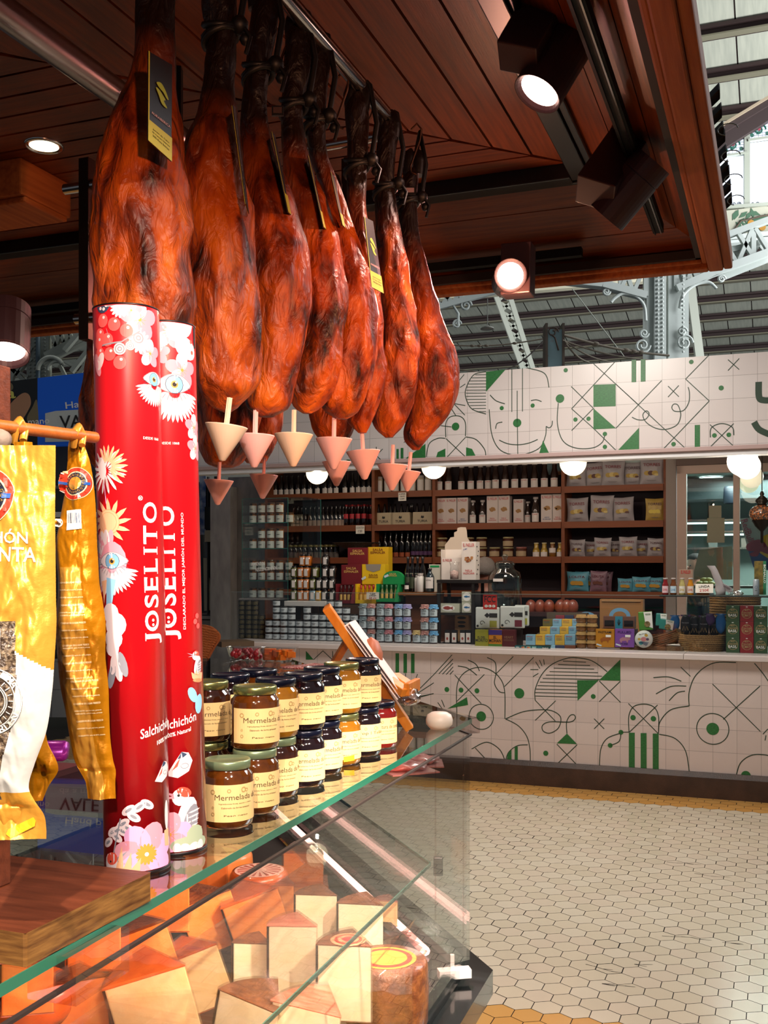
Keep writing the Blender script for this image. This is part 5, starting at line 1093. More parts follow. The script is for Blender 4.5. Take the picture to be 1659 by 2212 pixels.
for i,(px,py,Y,m,lb) in enumerate(((530,1423,4.45,mat('raspberry','#8c1420',.35,bump=.6,bscale=90,col2='#b02030',nscale=90),'clear tub of raspberries at the far end of the counter glass'),(602,1425,4.35,mat('orange_fruit','#e8731a',.35,col2='#f08c2c',nscale=30),'clear tub of orange fruit cubes beside the raspberry tub'))):
    c=atZ(px,py+2,ZG+.002); r=thing('fruit_tub',lb,'fruit tub',c,-.1); wd=.12; r.scale=(1.2,1.2,1.3); b=MB()
    for q in range(30):
        rr=random.Random(q+i*50); b.ball(((rr.random()-.5)*wd*.85,(rr.random()-.5)*.08,.008+rr.random()*.022),.011,8) if i==0 else b.box(((rr.random()-.5)*wd*.85,(rr.random()-.5)*.08,.010+rr.random()*.02),(.022,.022,.018),0,rr.random())
    b.obj('fruit',m,r)['kind']='stuff'; b=MB(); b.lathe([(.055,0),(.068,.042),(.075,.043),(.075,.045)],4,sy=.8,a0=PI/4,a1=PI/4+2*PI); b.xf(lambda p:Vector((p.x*1.25,p.y,p.z))); b.obj('tub',glass('tub_plastic',(.96,.93,.93),.7,.12,2),r)
c=atZ(690,1442,ZG+.012); b=MB(); b.ball((0,0,0),1,16,0,(.16,.08,.012)); b.xf(lambda p:p+Vector((0,0,noise.noise(p*40)*.008))); tag(b.obj('sliced_meat',mat('sliced_salami','#a52a30',.3,col2='#e5a8a0',nscale=120,lo=.45,hi=.6,coat=.8),loc=c),'vacuum pack of sliced red salami lying behind the jar lids','sliced meat')
b=MB(); c=atZ(640,1468,ZG+.012)
for k in range(8): b.prism([Vector((.03*math.cos(k*2.3),.03*math.sin(k),0)),Vector((.05,.02*math.cos(k),.012)),Vector((.02*math.sin(k*3),-.02,.02))],(0,.0,.0015))
tag(b.obj('crumpled_paper',mat('wrap_rose','#c98078',.5),loc=c),'crumpled rose wrapping by the salami pack','wrapping')
c=atZ(948,1572,ZG+.0); b=MB(); b.lathe([(0,.0),(.022,.0),(.033,.012),(.034,.024),(.030,.036),(.020,.042),(0,.043)],28); tag(b.obj('ceramic_cap',mat('warm_white_ceramic','#ece2d4',.4),loc=c+Vector((0,-.02,0))),'small rounded white pot at the glass corner','pot')
# solid sausage added to imitate a purple salami reflected in the glass
c=atY(118,1622,2.3); b=MB(); b.lathe([(0,0),(.018,.002),(.022,.01),(.022,.10),(.018,.108),(0,.11)],20,mi=0); b.xf(lambda p:Vector((-p.z+.03,p.x*.3+p.y,p.x))); tag(b.obj('reflected_sausage',mat('purple_foil','#8a1c88',.25,.4),loc=c),'purple foil-wrapped sausage lying low between the gold bags','sausage')
b=MB(); c=atY(165,1660,2.4); b.box((0,0,-.04),(.30,.25,.05)); tag(b.obj('maroon_box',mat('maroon_card','#5a1c22',.5),loc=c,rz=-.3),'maroon box under the purple sausage between the gold bags','box')
# ---------------------------------------------------------------- opposite stall: tiled front, sign, shelves
VF=7.16; ZT0=None
def tilemat(name,c1,c2,ph):
    m=bpy.data.materials.new(name); m.use_nodes=True; nt=m.node_tree; b=nt.nodes['Principled BSDF']; L=nt.links.new; N=nt.nodes.new
    tc=N('ShaderNodeTexCoord'); sp=N('ShaderNodeSeparateXYZ'); L(tc.outputs['Object'],sp.inputs[0]); cb=N('ShaderNodeCombineXYZ'); L(sp.outputs[0],cb.inputs[0]); L(sp.outputs[2],cb.inputs[1])
    br=N('ShaderNodeTexBrick'); br.offset=0; br.inputs['Scale'].default_value=1; br.inputs['Brick Width'].default_value=.15; br.inputs['Row Height'].default_value=.15; br.inputs['Mortar Size'].default_value=.0011; br.inputs['Mortar Smooth'].default_value=.2; br.inputs['Bias'].default_value=0
    br.inputs['Color1'].default_value=lin(c1); br.inputs['Color2'].default_value=lin(c2); br.inputs['Mortar'].default_value=lin('#8d8480'); L(cb.outputs[0],br.inputs['Vector']); L(br.outputs[0],b.inputs['Base Color'])
    b.inputs['Roughness'].default_value=.3; return m
s1=uz(900+1287/2.186,1380+412/2.186,VF); s2=uz(900+1178/2.186,1380+412/2.186,VF); print('tile w',s1[0]-s2[0])
s3=uz(900+965/2.186,1380+198/2.186,VF); s4=uz(900+965/2.186,1380+300/2.186,VF); print('tile h',s3[1]-s4[1])
LEAD=mat('skirting_brown','#3b2a22',.45,col2='#4a342a',nscale=10,bump=.25,bscale=160)
UR=3.2
ul=uz(505,1395,VF)[0]; ztop=uz(1280,1418,VF)[1]; zbot=uz(1280,1652,VF)[1]
st=thing('market_stall_counter','white tiled market stall counter painted with green line drawings','stall counter',W(s1[0],VF,0),-TH)
OU=s1[0]
TILE=tilemat('glazed_tile','#d8c9c4','#d2c2bd',0)
b=MB(); zo=s4[1]
b.box(((ul+UR)/2-OU,.03,(ztop+zbot)/2-zo),(UR-ul,.06,ztop-zbot)); b.obj('tiled_front',TILE,st,loc=(0,0,zo))
b=MB(); b.prism([(ul-OU,-.01,zbot),(UR-OU,-.01,zbot),(UR-OU,-.045,zbot-.04),(ul-OU,-.045,zbot-.04)],(0,.05,0)); b.box(((ul+UR)/2-OU,.0,(zbot-.03)/2),(UR-ul,.09,zbot-.03)); b.obj('skirting',LEAD,st)
b=MB(); uj=uz(1478,1400,VF)[0]; b.box(((ul+uj)/2-OU-.03,.42,ztop+.018),(uj-ul+.06-.002,.95,.036)); b.box(((uj+UR)/2-OU,.42,ztop+.018),(UR-uj-.002,.95,.036)); b.obj('worktop',mat('worktop_pale','#d6cbc8',.35),st,bev=.004)
b=MB(); b.box((ul-OU+.03,.45,ztop/2),(.06,.9,ztop)); b.obj('side_panel',TILE,st)
ZW=ztop+.036
class Paint:
    def __init__(s,x0,y0,k,v): s.x0,s.y0,s.k,s.v=x0,y0,k,v; s.b=MB(); s.n=0; s.out=[]
    def p(s,x,y): q=uz(s.x0+x/s.k,s.y0+y/s.k,s.v); return Vector((q[0]-OU,-.0015,q[1]))
    def line(s,pts,w=.0062,smooth=True,mi=0):
        P=[s.p(*q) for q in pts]; P=cat(P,7) if (smooth and len(P)>2) else P; vs=[];fs=[]
        for i,q in enumerate(P):
            d=(P[min(i+1,len(P)-1)]-P[max(i-1,0)]); d.normalize(); n=Vector((-d.z,0,d.x))*w/2; vs+=[q+n,q-n]
        for i in range(len(P)-1): fs.append((2*i,2*i+2,2*i+3,2*i+1))
        s.b.add(vs,fs,mi); return s
    def L(s,*a,w=.0055):
        return s.line([(a[i],a[i+1]) for i in range(0,len(a),2)],w=w,smooth=False)
    def dot(s,x,y,r):
        c=s.p(x,y); R=r/s.k/F*7.1*1.03; s.b.add([c+Vector((R*math.cos(t),0,R*math.sin(t))) for t in [2*PI*k/20 for k in range(20)]],[tuple(range(20))],1); return s
    def ring(s,x,y,r):
        c=s.p(x,y); R=r/s.k/F*7.1*1.03; w=.003; 
        vs=[];n=36
        for k in range(n): a=2*PI*k/n; d=Vector((math.cos(a),0,math.sin(a))); vs+=[c+d*(R+w),c+d*(R-w)]
        s.b.add(vs,[(2*k,(2*k+2)%(2*n),(2*k+3)%(2*n),2*k+1) for k in range(n)],0); return s
    def fill(s,*a): P=[s.p(a[i],a[i+1])+Vector((0,-.0003,0)) for i in range(0,len(a),2)]; s.b.add(P,[tuple(range(len(P)))],1); return s
    def end(s,parent,name='painted_drawing'): return s.b.obj(name,[LINE,GREEN],parent)
k6=2.186
p=Paint(900,1380,k6,VF)
for a,c in (((168,75),(85,165)),((172,95),(105,165)),((172,115),(122,167)),((173,132),(140,168)),((174,150),(157,168))): p.L(*a,*c)
p.L(0,250,85,165).line([(195,128),(240,138),(285,172)]).line([(243,100),(280,120),(297,152)]).line([(190,350),(190,230),(215,170),(270,138),(330,140),(385,175),(415,240),(417,378)])
p.line([(333,88),(370,110),(375,160),(368,210),(390,248),(417,255)]).L(180,170,305,305).L(320,168,190,295).dot(143,239,12).dot(210,242,12).dot(285,245,12).fill(145,330,238,275,243,312).L(100,300,122,332).L(118,288,132,322)
p.ring(305,368,60).dot(305,366,24).L(457,83,375,165).L(553,87,415,225).dot(485,257,24)
p.line([(420,378),(500,345),(580,335),(640,340),(680,370),(670,420),(630,445),(598,435),(595,408),(630,392),(720,393),(748,378),(745,360),(725,362),(708,395),(710,447)]).line([(420,378),(480,410),(520,460),(535,520),(537,583)]).fill(710,447,758,497,662,493)
p.line([(560,290),(560,240),(590,170),(640,120),(710,92),(760,90),(830,105),(900,155)])
for i in range(11):
    y=105+i*16.5; t=max(0,min(1,(y-92)/160)); xl=560+ (150*(1-t)**1.6 if y<250 else 0); xr=760 if y>190 else 800+ (y-105)*1.15; p.L(xl,y+ (0),xr,y+5,w=.005)
p.fill(758,195,860,195,760,292).fill(862,195,962,97,962,198).dot(834,272,11).L(862,198,963,300).L(962,200,862,297).L(560,290,655,388).L(657,292,560,385)
for a in ((562,108,582,140),(580,100,592,128),(600,97,603,122),(537,145,575,145),(550,178,575,163)): p.L(*a)
p.dot(610,540,12).L(662,497,760,598).L(758,500,662,592).L(838,377,886,425).L(886,377,838,425)
p.line([(1003,440),(1002,365),(1025,320),(1075,308),(1120,322),(1142,365),(1142,445)]).dot(1022,372,12).dot(1118,377,12).L(1000,305,1142,448).L(1138,312,1005,440).L(1005,440,965,441).dot(965,441,11).line([(963,445),(900,470),(870,520),(863,603)]).line([(965,450),(955,485),(915,503)]).dot(914,503,11)
p.fill(1002,443,1030,443,1030,617,1002,615).fill(1058,445,1086,445,1086,621,1058,619).fill(1115,447,1143,447,1143,625,1115,622)
p.line([(1142,440),(1150,390),(1200,335),(1285,317)]).line([(1145,450),(1220,470),(1270,530),(1288,633)]).line([(1287,318),(1287,250),(1320,170),(1400,115),(1508,112)])
p.line([(1118,183),(1190,180),(1250,200)]).line([(1130,260),(1200,225),(1273,223)]).line([(1192,292),(1230,255),(1267,247)]).L(1247,133,1293,177).L(1397,213,1623,437).L(1622,222,1448,380).ring(1398,425,68).dot(1398,425,27)
p.line([(1595,115),(1640,170),(1700,260)]).line([(1510,640),(1530,585),(1580,550),(1640,547),(1700,560)]).dot(1555,645,20).line([(260,520),(330,488),(390,520),(417,572)]).L(277,515,327,568).line([(420,575),(435,535),(475,505),(525,500)]).fill(463,510,478,508,478,579,463,578).fill(425,575,430,545,448,520,448,577)
for a in ((0,280,80,258),(10,300,60,330),(1635,450,1659,425),(1650,455,1645,480)): p.L(*a)
# left part seen behind the jars
q=Paint(430,1380,2.633,VF)
p.end(st); p=q
p.fill(608,68,608,118,652,118).L(652,118,705,68).L(705,68,760,120).L(760,70,760,118).fill(1118,82,1138,82,1138,192,1118,192).fill(1163,84,1183,84,1183,194,1163,194).fill(1206,84,1226,84,1226,195,1206,195).L(1108,195,1140,260).L(1175,197,1175,280).L(1243,200,1210,290)
for a in ((1235,315,1335,250),(1240,330,1335,312),(1160,280,1230,400),(1120,300,1180,420),(1200,350,1260,440)): p.L(*a)
p.end(st)
# fascia sign
u0=uz(300,1000,VF)[0]; zsT=uz(1280,786,VF)[1]; zsB=uz(1280,975,VF)[1]
s5=uz(900+1159/k6,700+370/k6,VF); s6=uz(900+1050/k6,700+280/k6,VF)
sg=thing('stall_sign','long white tiled fascia sign with green cartoon line drawings','sign',W(OU,VF,s5[1]),-TH); 
zr=s5[1]
b=MB(); 
b.box(((u0+UR)/2-s5[0],.04,(zsT+zsB)/2-zr),(UR-u0,.08,zsT-zsB)); b.obj('tiled_panel',tilemat('glazed_tile_sign','#dcd3d0','#d7ccc9',0),sg,loc=(s5[0]-OU,0,0))
p=Paint(900,700,k6,VF); p.p_=p.p
p.p=lambda x,y,_p=p.p_:_p(x,y)-Vector((0,0,zr))
p.line([(328,225),(270,240),(235,300),(232,345),(260,400),(328,425)])
for i in range(13): y=240+i*14.5; t=abs(y-325)/100; p.L(328-95*max(0,1-t*t)**.5,y,328,y-1,w=.0045)
p.fill(328,225,420,215,328,320).L(450,210,450,415).L(500,208,500,413).L(475,315,475,470).L(476,480,478,618).line([(525,208),(590,225),(615,250),(625,300)]).line([(347,335),(375,362),(417,377)]).dot(402,397,10).line([(540,362),(565,358),(590,366)]).dot(548,385,10).dot(475,467,20).line([(405,463),(380,470),(373,495)]).line([(390,548),(430,565),(480,570),(530,562),(572,545)]).line([(343,403),(355,520),(390,590),(450,617),(510,615),(580,585),(608,530),(612,483)]).line([(612,483),(625,490),(638,480),(641,457)])
p.fill(597,550,577,617,627,613).dot(704,218,10).dot(677,352,20).line([(669,373),(665,470),(690,550),(750,585),(830,585),(875,560),(888,528)]).dot(889,519,10).dot(889,580,10)
for a in ((835,187,1048,382),(937,178,732,400),(730,295,835,398),(732,400,835,492),(732,503,835,398),(835,492,945,600),(1157,267,941,492),(940,283,1270,588),(1187,293,1238,343),(1238,290,1187,345),(1380,147,1270,260),(1270,260,1382,363),(1382,363,1163,592),(1470,168,1523,215),(1523,163,1470,220),(1387,580,1497,470),(1385,475,1497,577),(138,540,232,628),(231,535,138,635),(175,375,230,385),(165,400,185,432),(178,378,228,430),(200,268,225,238),(205,300,230,283)): p.L(*a)
p.dot(750,451,10).dot(812,447,10).fill(835,287,940,283,940,388,835,391).fill(835,398,941,492,835,497).fill(1050,490,1050,597,945,602).fill(1015,170,1037,168,1037,274,1015,275).fill(1058,168,1081,166,1081,271,1058,273)
p.line([(1017,440),(1045,452),(1080,450),(1098,425),(1085,410),(1068,430),(1085,465),(1130,492),(1180,497),(1230,475),(1247,430),(1235,385),(1215,378),(1205,395),(1220,412),(1260,408),(1285,370),(1288,325),(1282,298)])
p.dot(1297,179,10).dot(1438,302,11).dot(1213,567,10).fill(1313,477,1338,476,1338,583,1313,585).line([(1387,535),(1392,490),(1440,470),(1490,487),(1498,525)]).dot(1406,526,10).dot(1474,523,10).line([(1615,273),(1617,345),(1640,360),(1690,358)],w=.04).line([(1593,463),(1620,500),(1690,530)],w=.04)
p.line([(138,535),(138,470),(160,438),(205,436),(230,465),(231,530)]).dot(184,484,19).L(115,480,165,486).line([(45,628),(60,565),(100,540),(135,540)]).line([(232,533),(280,545),(320,590),(327,627)]).fill(136,588,136,635,90,637,100,605).fill(234,582,262,590,280,625,234,630).fill(-59,640,42,565,42,642)
for a in ((-75,640,-75,585,-62,585,-62,640),(-95,640,-95,590,-84,590,-84,640),(-480,690,-480,660,-455,650,-455,690),(-330,675,-330,640,-315,640,-315,675),(-295,675,-295,636,-280,636,-280,675)): p.fill(*a)
p.L(-220,650,-160,590).L(-220,590,-160,650).L(-190,580,-190,660).L(-430,660,-390,600).L(-60,560,-20,520)
p.end(sg)
b=MB(); b.box(((u0+UR)/2-OU,.02,zsB-zr-.016),(UR-u0,.13,.028),1); b.box(((u0+UR)/2-OU,.03,zsB-zr-.047),(UR-u0,.10,.034),0); b.obj('rim_moulding',[mat('rim_white','#e9e8ea',.3),mat('rim_rose','#b89c98',.4)],sg,bev=.004)
b=MB(); b.box(((u0+UR)/2-OU,.30,zsT-zr-.05),(UR-u0,.5,.06)); b.obj('top_cap',mat('cap_dark','#5a5552',.6),sg)
# stall shell
ZCI=2.52; VS=8.80; VB=9.18
M_IN=mat('stall_inside_dark','#2c2427',.8); 
xl_=uz(522,1200,VF)[0]
b=MB(); b.box(((u0+UR)/2,(VF+VB)/2+.1,0),(UR-u0,VB-VF+.0,.04)); struct(b.obj('ceiling_stall'.replace('_stall',''),mat('stall_ceiling','#9c8f8c',.7),loc=W(0,0,ZCI+.03),rz=-TH))
ue_=uz(1440,1150,VB)[0]; b=MB(); b.box(((-1.6+ue_)/2,VB+.05,ZCI/2),(ue_+1.6,.06,ZCI)); struct(b.obj('wall_back',M_IN,rz=-TH))
# marble pier at the left end
MRB=mat('grey_marble','#6b6766',.35,col2='#857f7b',nscale=5,stretch=(2,2,.7),detail=9,lo=.4,hi=.62)
pl=UV(atV(503,1200,8.3)); pr=UV(atV(556,1200,8.45)); 
b=MB(); b.box((0,0,1.15),(.22,.22,2.30),0); tag(b.obj('marble_pier',mat('pale_marble','#8f8b88',.35,col2='#a9a4a0',nscale=6,stretch=(2,2,.7),detail=9),loc=W(*UV(atV(488,1200,8.95))),rz=-TH),'pale veined marble pier left of the jar case','pier')
b=MB(); c=UV(atV(535,1200,9.0)); b.box((0,0,1.2),(.40,.06,2.40)); tag(b.obj('marble_panel',MRB,loc=W(c[0],c[1]),rz=-TH),'dark grey marble wall panel behind the glass jar case','wall panel')
# ---------------------------------------------------------------- shelving unit
SH=mat('shelf_brown','#82421a',.55,col2='#743a14',nscale=4,stretch=(.5,6,6)); 
ZS=[uz(1216,y,VS)[1] for y in (1052,1128,1203,1278)]; LIP=.055
uu=lambda px,py=1150,v=VS: uz(px,py,v)[0]
UP=[uu(575),uu(806),uu(937),uu(1216),uu(1437)]
un=thing('display_shelving','brown wooden wall shelving filled with bottles, boxes and crisps','shelving',W(UP[0],VS,0),-TH)
ZTOP=ZCI; O=UP[0]
for k,u in enumerate(UP): b=MB(); b.box((u-O,.17,ZTOP/2+.2),(.028,.34,ZTOP-.4)); b.obj('upright',SH,un)
for z in ZS:
    for k in range(4): b=MB(); b.box(((UP[k]+UP[k+1])/2-O,.17,z-.011),(UP[k+1]-UP[k]-.03,.34,.020)); b.box(((UP[k]+UP[k+1])/2-O,-.006,z-.024),(UP[k+1]-UP[k]-.03,.014,LIP)); b.obj('shelf_board',SH,un)
b=MB(); b.box(((UP[0]+UP[4])/2-O,.35,ZTOP/2+.2),(UP[4]-UP[0],.012,ZTOP-.4)); b.obj('back_board',mat('shelf_back','#30262c',.8),un)
# ---- product prototypes
def lat(prof,m,name,parent,seg=20): b=MB(); b.lathe(prof,seg); return b.obj(name,m,parent)
def band(R,z0,z1,name,m,parent,a=2.2,seg=12): 
    b=MB(); b.lathe([(R,z0),(R,z1)],seg,a0=-PI/2-a/2,a1=-PI/2+a/2); return b.obj(name,m,parent)
def bottle(R,h,body,cap,lab,neck=.4,sh=.55,lz=(.06,.40),name='bottle',txt=None,cat_='bottle'):
    r=thing(name,'bottle',cat_); lat([(0,0),(R*.9,0),(R,.006),(R,h*sh),(R*.8,h*(sh+.1)),(R*neck,h*(sh+.22)),(R*neck,h*.93)],body,'glass_body',r)
    lat([(R*neck+.001,h*.91),(R*neck+.002,h*.92),(R*neck+.002,h*.995),(0,h)],cap,'cap',r,14)
    if lab: band(R+.0008,h*lz[0],h*lz[1],'label',lab,r)
    if txt: text(txt[0],R*1.25,txt[2],txt[1],r,(0,-R-.0015,h*txt[3]))
    return Proto(r)
def jar(R,h,body,lid,lab,name='preserve_jar',lz=(.22,.72),sq=False,cat_='jar',flap=False,lw=2.3,line=None):
    r=thing(name,'jar',cat_); seg=4 if sq else 20; k=1.41 if sq else 1
    b=MB(); b.lathe([(0,0),(R*.92*k,0),(R*k,.004),(R*k,h*.80),(R*.9*k,h*.84),(R*.88*k,h*.86)],seg,a0=PI/4,a1=PI/4+2*PI); b.obj('glass_body',body,r)
    b=MB(); b.lathe([(R*.94,h*.85),(R*.96,h*.86),(R*.96,h*.985),(R*.9,h),(0,h)],18); b.obj('lid',lid,r)
    if lab:
        if sq: b=MB(); b.box((0,-R-.001,h*(lz[0]+lz[1])/2),(R*1.15,.001,h*(lz[1]-lz[0]))); b.obj('label',lab,r)
        else: band(R+.0008,h*lz[0],h*lz[1],'label',lab,r,a=lw)
    if flap: b=MB(); b.box((0,-R-.0012,h*.84),(R*.45,.001,h*.16)); b.obj('seal_strip',INK,r)
    if line:
        for i,(w_,zz,hh) in enumerate(line):
            b=MB(); b.box((0,-R-.0022,h*zz),(R*w_,.0008,h*hh)); b.obj('print',INK,r)
    return Proto(r)
GB=mat('bottle_dark','#120d0c',.1,coat=.6); GBR=mat('bottle_brown','#25130c',.12,coat=.6); CAPW=mat('cap_pale','#a59c98',.4); CAPB=mat('cap_black','#141214',.35); LBW=mat('label_white','#d9d2cc',.6); LBC=mat('label_cream','#c7b99f',.6,col2='#a89678',nscale=60); LBB=mat('label_blueish','#c5d4dc',.6)
def row(proto,pxs,v,z,ref_y,fmt,group,cyc=None,**k):
    for i,px in enumerate(pxs): proto.put(W(uz(px,ref_y,v)[0],v,z),-TH,fmt%ORD[i] if '%s' in fmt else fmt,group,**k)
# shelf 1
SB=bottle(.033,.225,GBR,CAPW,LBW,.62,.55,(.04,.38),'sauce_bottle',('EL PAELLER',RED,.010,.33))
ez=lambda xs:[780+x/3.606 for x in xs]; az=lambda xs:[500+x/3.456 for x in xs]; bz=lambda xs:[1000+x/2.517 for x in xs]; cz_=lambda xs:[930+x/3.53 for x in xs]
row(SB,ez([612,683]),8.90,ZS[0],1030,'dark stew bottle, %s from the left in the top shelf bay right of the jars','stew bottles on the top shelf')
row(SB,ez([785,857,930,993]),8.93,ZS[0],1030,'dark stew bottle, %s of the four set slightly back on the top shelf','stew bottles on the top shelf')
row(SB,ez([1050,1125,1200,1275,1352,1430,1507]),8.88,ZS[0],1030,'dark stew bottle, %s of the seven nearest the crisps on the top shelf','stew bottles on the top shelf')
TJ=jar(.032,.15,LBC,CAPW,LBW,'canister',(.1,.75)); row(TJ,ez([143,208,270,335,400,465,525]),8.92,ZS[0],1040,'pale patterned canister, %s from the left under the globe lamp','canisters on the top shelf')
WB_=bottle(.026,.20,GB,CAPB,LBW,.45,.5,(.03,.30),'small_bottle')
row(WB_,az([290,330,372,413,452,498,545,590]),8.95,ZS[0],1040,'small dark bottle, %s from the left on the top shelf behind the cups','small bottles on the top shelf')
row(WB_,az([645,700,740,785,850,905,950,990,1030]),8.93,ZS[0],1040,'small dark bottle with round label, %s right of the left globe lamp','small bottles on the top shelf')
# shelf 2
BE=bottle(.025,.20,GB,CAPB,mat('label_beige','#9c8577',.6),.42,.52,(.03,.30),'beer_bottle'); row(BE,az([590,622,654,686,718,750,782,812,838]),8.92,ZS[1],1120,'dark beer bottle, %s from the left beside the cola bottles','beer bottles on the second shelf')
row(BE,az([465,495,525,555]),8.97,ZS[1],1120,'dark bottle, %s from the left behind the glass jar case','beer bottles on the second shelf')
CO_=bottle(.025,.20,mat('cola','#1c0a0a',.1,coat=.6),mat('cap_red','#8e1a1c',.4),mat('label_cola_red','#b5202c',.5),.42,.5,(.34,.56),'cola_bottle'); row(CO_,az([858,902,948,992]),8.90,ZS[1],1120,'cola bottle with red label, %s of the four','cola bottles'); row(CO_,az([880,925,970,1015,1040]),8.99,ZS[1],1120,'cola bottle in the rear line, %s of the five','cola bottles')
def beerpack(): 
    r=thing('beer_pack','pack','beer pack'); b=MB(); b.prism([(-.095,0,0),(.095,0,0),(.09,0,.115),(-.09,0,.115)],(0,.12,0)); b.obj('carton',mat('carton_cream','#b3a487',.6),r)
    for x in (-.06,0,.06):
        b=MB(); b.lathe([(.022,.0),(.022,.12),(.010,.16),(.010,.19),(0,.19)],12,(x,.03,.005)); b.obj('bottle',GB,r)
    text('TURIA',.095,.022,INK,r,(0,-.002,.035)); b=MB(); b.prism([(-.015,-.002,.065),(0,-.002,.058),(.015,-.002,.065),(.012,-.002,.085),(.004,-.002,.075),(-.004,-.002,.085),(-.012,-.002,.078)],(0,.001,0)); b.obj('emblem',INK,r); return Proto(r)
BP=beerpack(); row(BP,ez([175,305,478]),8.86,ZS[1],1130,'cream carton of beer bottles, %s from the left','beer cartons on the second shelf')
row(BE,ez([388,400]),8.98,ZS[1],1130,'dark bottle between the second and third beer cartons, %s','beer bottles on the second shelf')
FOOD=mat('rice_photo','#8a5a30',.6,col2='#b08a50',nscale=90)
def pbox(h=.235,w_=.098,side=True,l2='PAELLA',l3='VALENCIANA',c3=RED):
    r=thing('stock_box','box','box'); b=MB(); b.box((0,.05,h/2),(w_,.10,h)); b.obj('carton',mat('box_pale','#cfc3bd',.6),r,bev=.001)
    text('EL PAELLER',w_*.82,h*.085,RED,r,(0,-.001,h*.90)); b=MB()
    for x,z_,q in ((-.012,0,.016),(.008,.004,.018),(.018,-.006,.012),(-.004,-.010,.016),(.0,.010,.012)): b.disc((x,-.0012-q*.01,h*.52+z_),q,seg=12,ry=q*.75)
    b.obj('food_picture',FOOD,r); text(l2,w_*.42,h*.045,c3,r,(0,-.001,h*.19)); text(l3,w_*.72,h*.045,c3,r,(0,-.001,h*.125)); return Proto(r)
PX=pbox(); PX2=pbox(l2='ARROZ',l3='DEL SENYORET',c3=mat('blue_print','#3a5a8a',.6))
row(PX,ez([620,702]),8.86,ZS[1],1130,'pale stock box, %s of the pair beside the shelf upright','stock boxes on the second shelf')
PX2.put(W(uz(ez([790])[0],1130,8.86)[0],8.86,ZS[1]),-TH,'pale stock box with blue print, third from the left','stock boxes on the second shelf')
row(PX,ez([1022,1112]),8.86,ZS[1],1130,'pale stock box, %s of the middle pair','stock boxes on the second shelf',scale=1.03)
row(PX,ez([1225]),8.90,ZS[1],1130,'lower pale stock box standing alone before two bottles','stock boxes on the second shelf',scale=.90)
PX2.put(W(uz(ez([1447])[0],1130,8.86)[0],8.86,ZS[1]),-TH,'pale stock box, left of the last two before the crisps','stock boxes on the second shelf',scale=1.04); PX.put(W(uz(ez([1532])[0],1130,8.86)[0],8.86,ZS[1]),-TH,'pale stock box touching the upright beside the crisps','stock boxes on the second shelf',scale=1.04)
row(SB,ez([873,947]),8.87,ZS[1],1130,'dark stew bottle on the second shelf, %s of two after the boxes','stew bottles on the second shelf',scale=.93)
row(SB,ez([1300]),8.95,ZS[1],1130,'shorter dark stew bottle half hidden on the second shelf','stew bottles on the second shelf',scale=.86); row(SB,ez([1360]),8.87,ZS[1],1130,'tall dark stew bottle left of the last boxes','stew bottles on the second shelf',scale=1.0)
# shelf 3
SJ=jar(.026,.125,GB,mat('lid_olive','#7c7038',.4),mat('label_dim','#6c635c',.7),'spice_jar',(.0,.45)); row(SJ,az([595,635,672,710,748,785]),8.94,ZS[2],1195,'small dark spice jar, %s from the left on the third shelf','spice jars'); row(SJ,az([445,480,515,550]),8.94,ZS[2],1195,'small dark spice jar behind the glass case, %s from the left','spice jars')
r=thing('shallow_bowl','speckled grey shallow bowl on the third shelf behind the salsa boxes','bowl',W(uz(az([940])[0],1190,8.88)[0],8.88,ZS[2]+.07),-TH); lat([(.04,0),(.09,.006),(.23,.068),(.235,.07),(.225,.068),(.085,.012),(0,.01)],mat('speckled_grey','#57524b',.5,col2='#7a746a',nscale=70),'bowl_body',r,32)
b=MB(); b.lathe([(.06,-.07),(.05,0),(0,0)],16); b.obj('foot',mat('speckled_grey','#57524b',.5),r)
OB=bottle(.026,.245,GB,CAPB,mat('label_orange_dim','#9a4a24',.6),.42,.55,(.04,.20),'oil_bottle'); OB2=bottle(.026,.245,GB,CAPB,mat('label_purple_dim','#52305c',.6),.42,.55,(.10,.24),'oil_bottle')
row(OB,ez([140,190,232,275,320,365]),8.93,ZS[2],1190,'dark oil bottle with orange label, %s from the left','oil bottles on the third shelf'); row(OB2,ez([410,440,470,505,540]),8.93,ZS[2],1190,'dark oil bottle with purple label, %s of the right group','oil bottles on the third shelf')
CL=mat('checked_lid','#8f8560',.6,col2='#b5a878',nscale=120); CJ=jar(.048,.088,mat('jar_meat_brown','#4a2416',.2,coat=.6),CL,mat('label_tan','#b09a78',.6),'preserve_jar',(.1,.6)); CJ2=jar(.048,.088,mat('jar_terra','#5a3020',.2,coat=.6),mat('checked_lid_red','#8a4a40',.6,col2='#b07a70',nscale=120),mat('label_tan','#b09a78',.6),'preserve_jar',(.1,.6))
for i,(x,n) in enumerate(((632,2),(840,2),(940,2),(1042,1),(1147,2))):
    for j in range(n): CJ.put(W(uz(ez([x])[0],1190,8.87)[0],8.87,ZS[2]+.03*0+j*.0885+(.0)),-TH,'round preserve jar with cloth lid, %s, %s stack from the left'%(('lower','upper')[j],ORD[i]),'preserve jars on the third shelf')
CJ2.put(W(uz(ez([1250])[0],1190,8.87)[0],8.87,ZS[2]),-TH,'round jar with reddish checked lid left of the yellow sauces','preserve jars on the third shelf')
SC_=bottle(.031,.125,mat('sauce_yellow','#a98a30',.2,coat=.6),mat('lid_cream','#c2b58c',.5),LBW,.62,.45,(.02,.35),'sauce_jar',None,'sauce'); row(SC_,ez([1365,1427,1552]),8.87,ZS[2],1195,'small yellow sauce jar, %s of the three','yellow sauce jars'); 
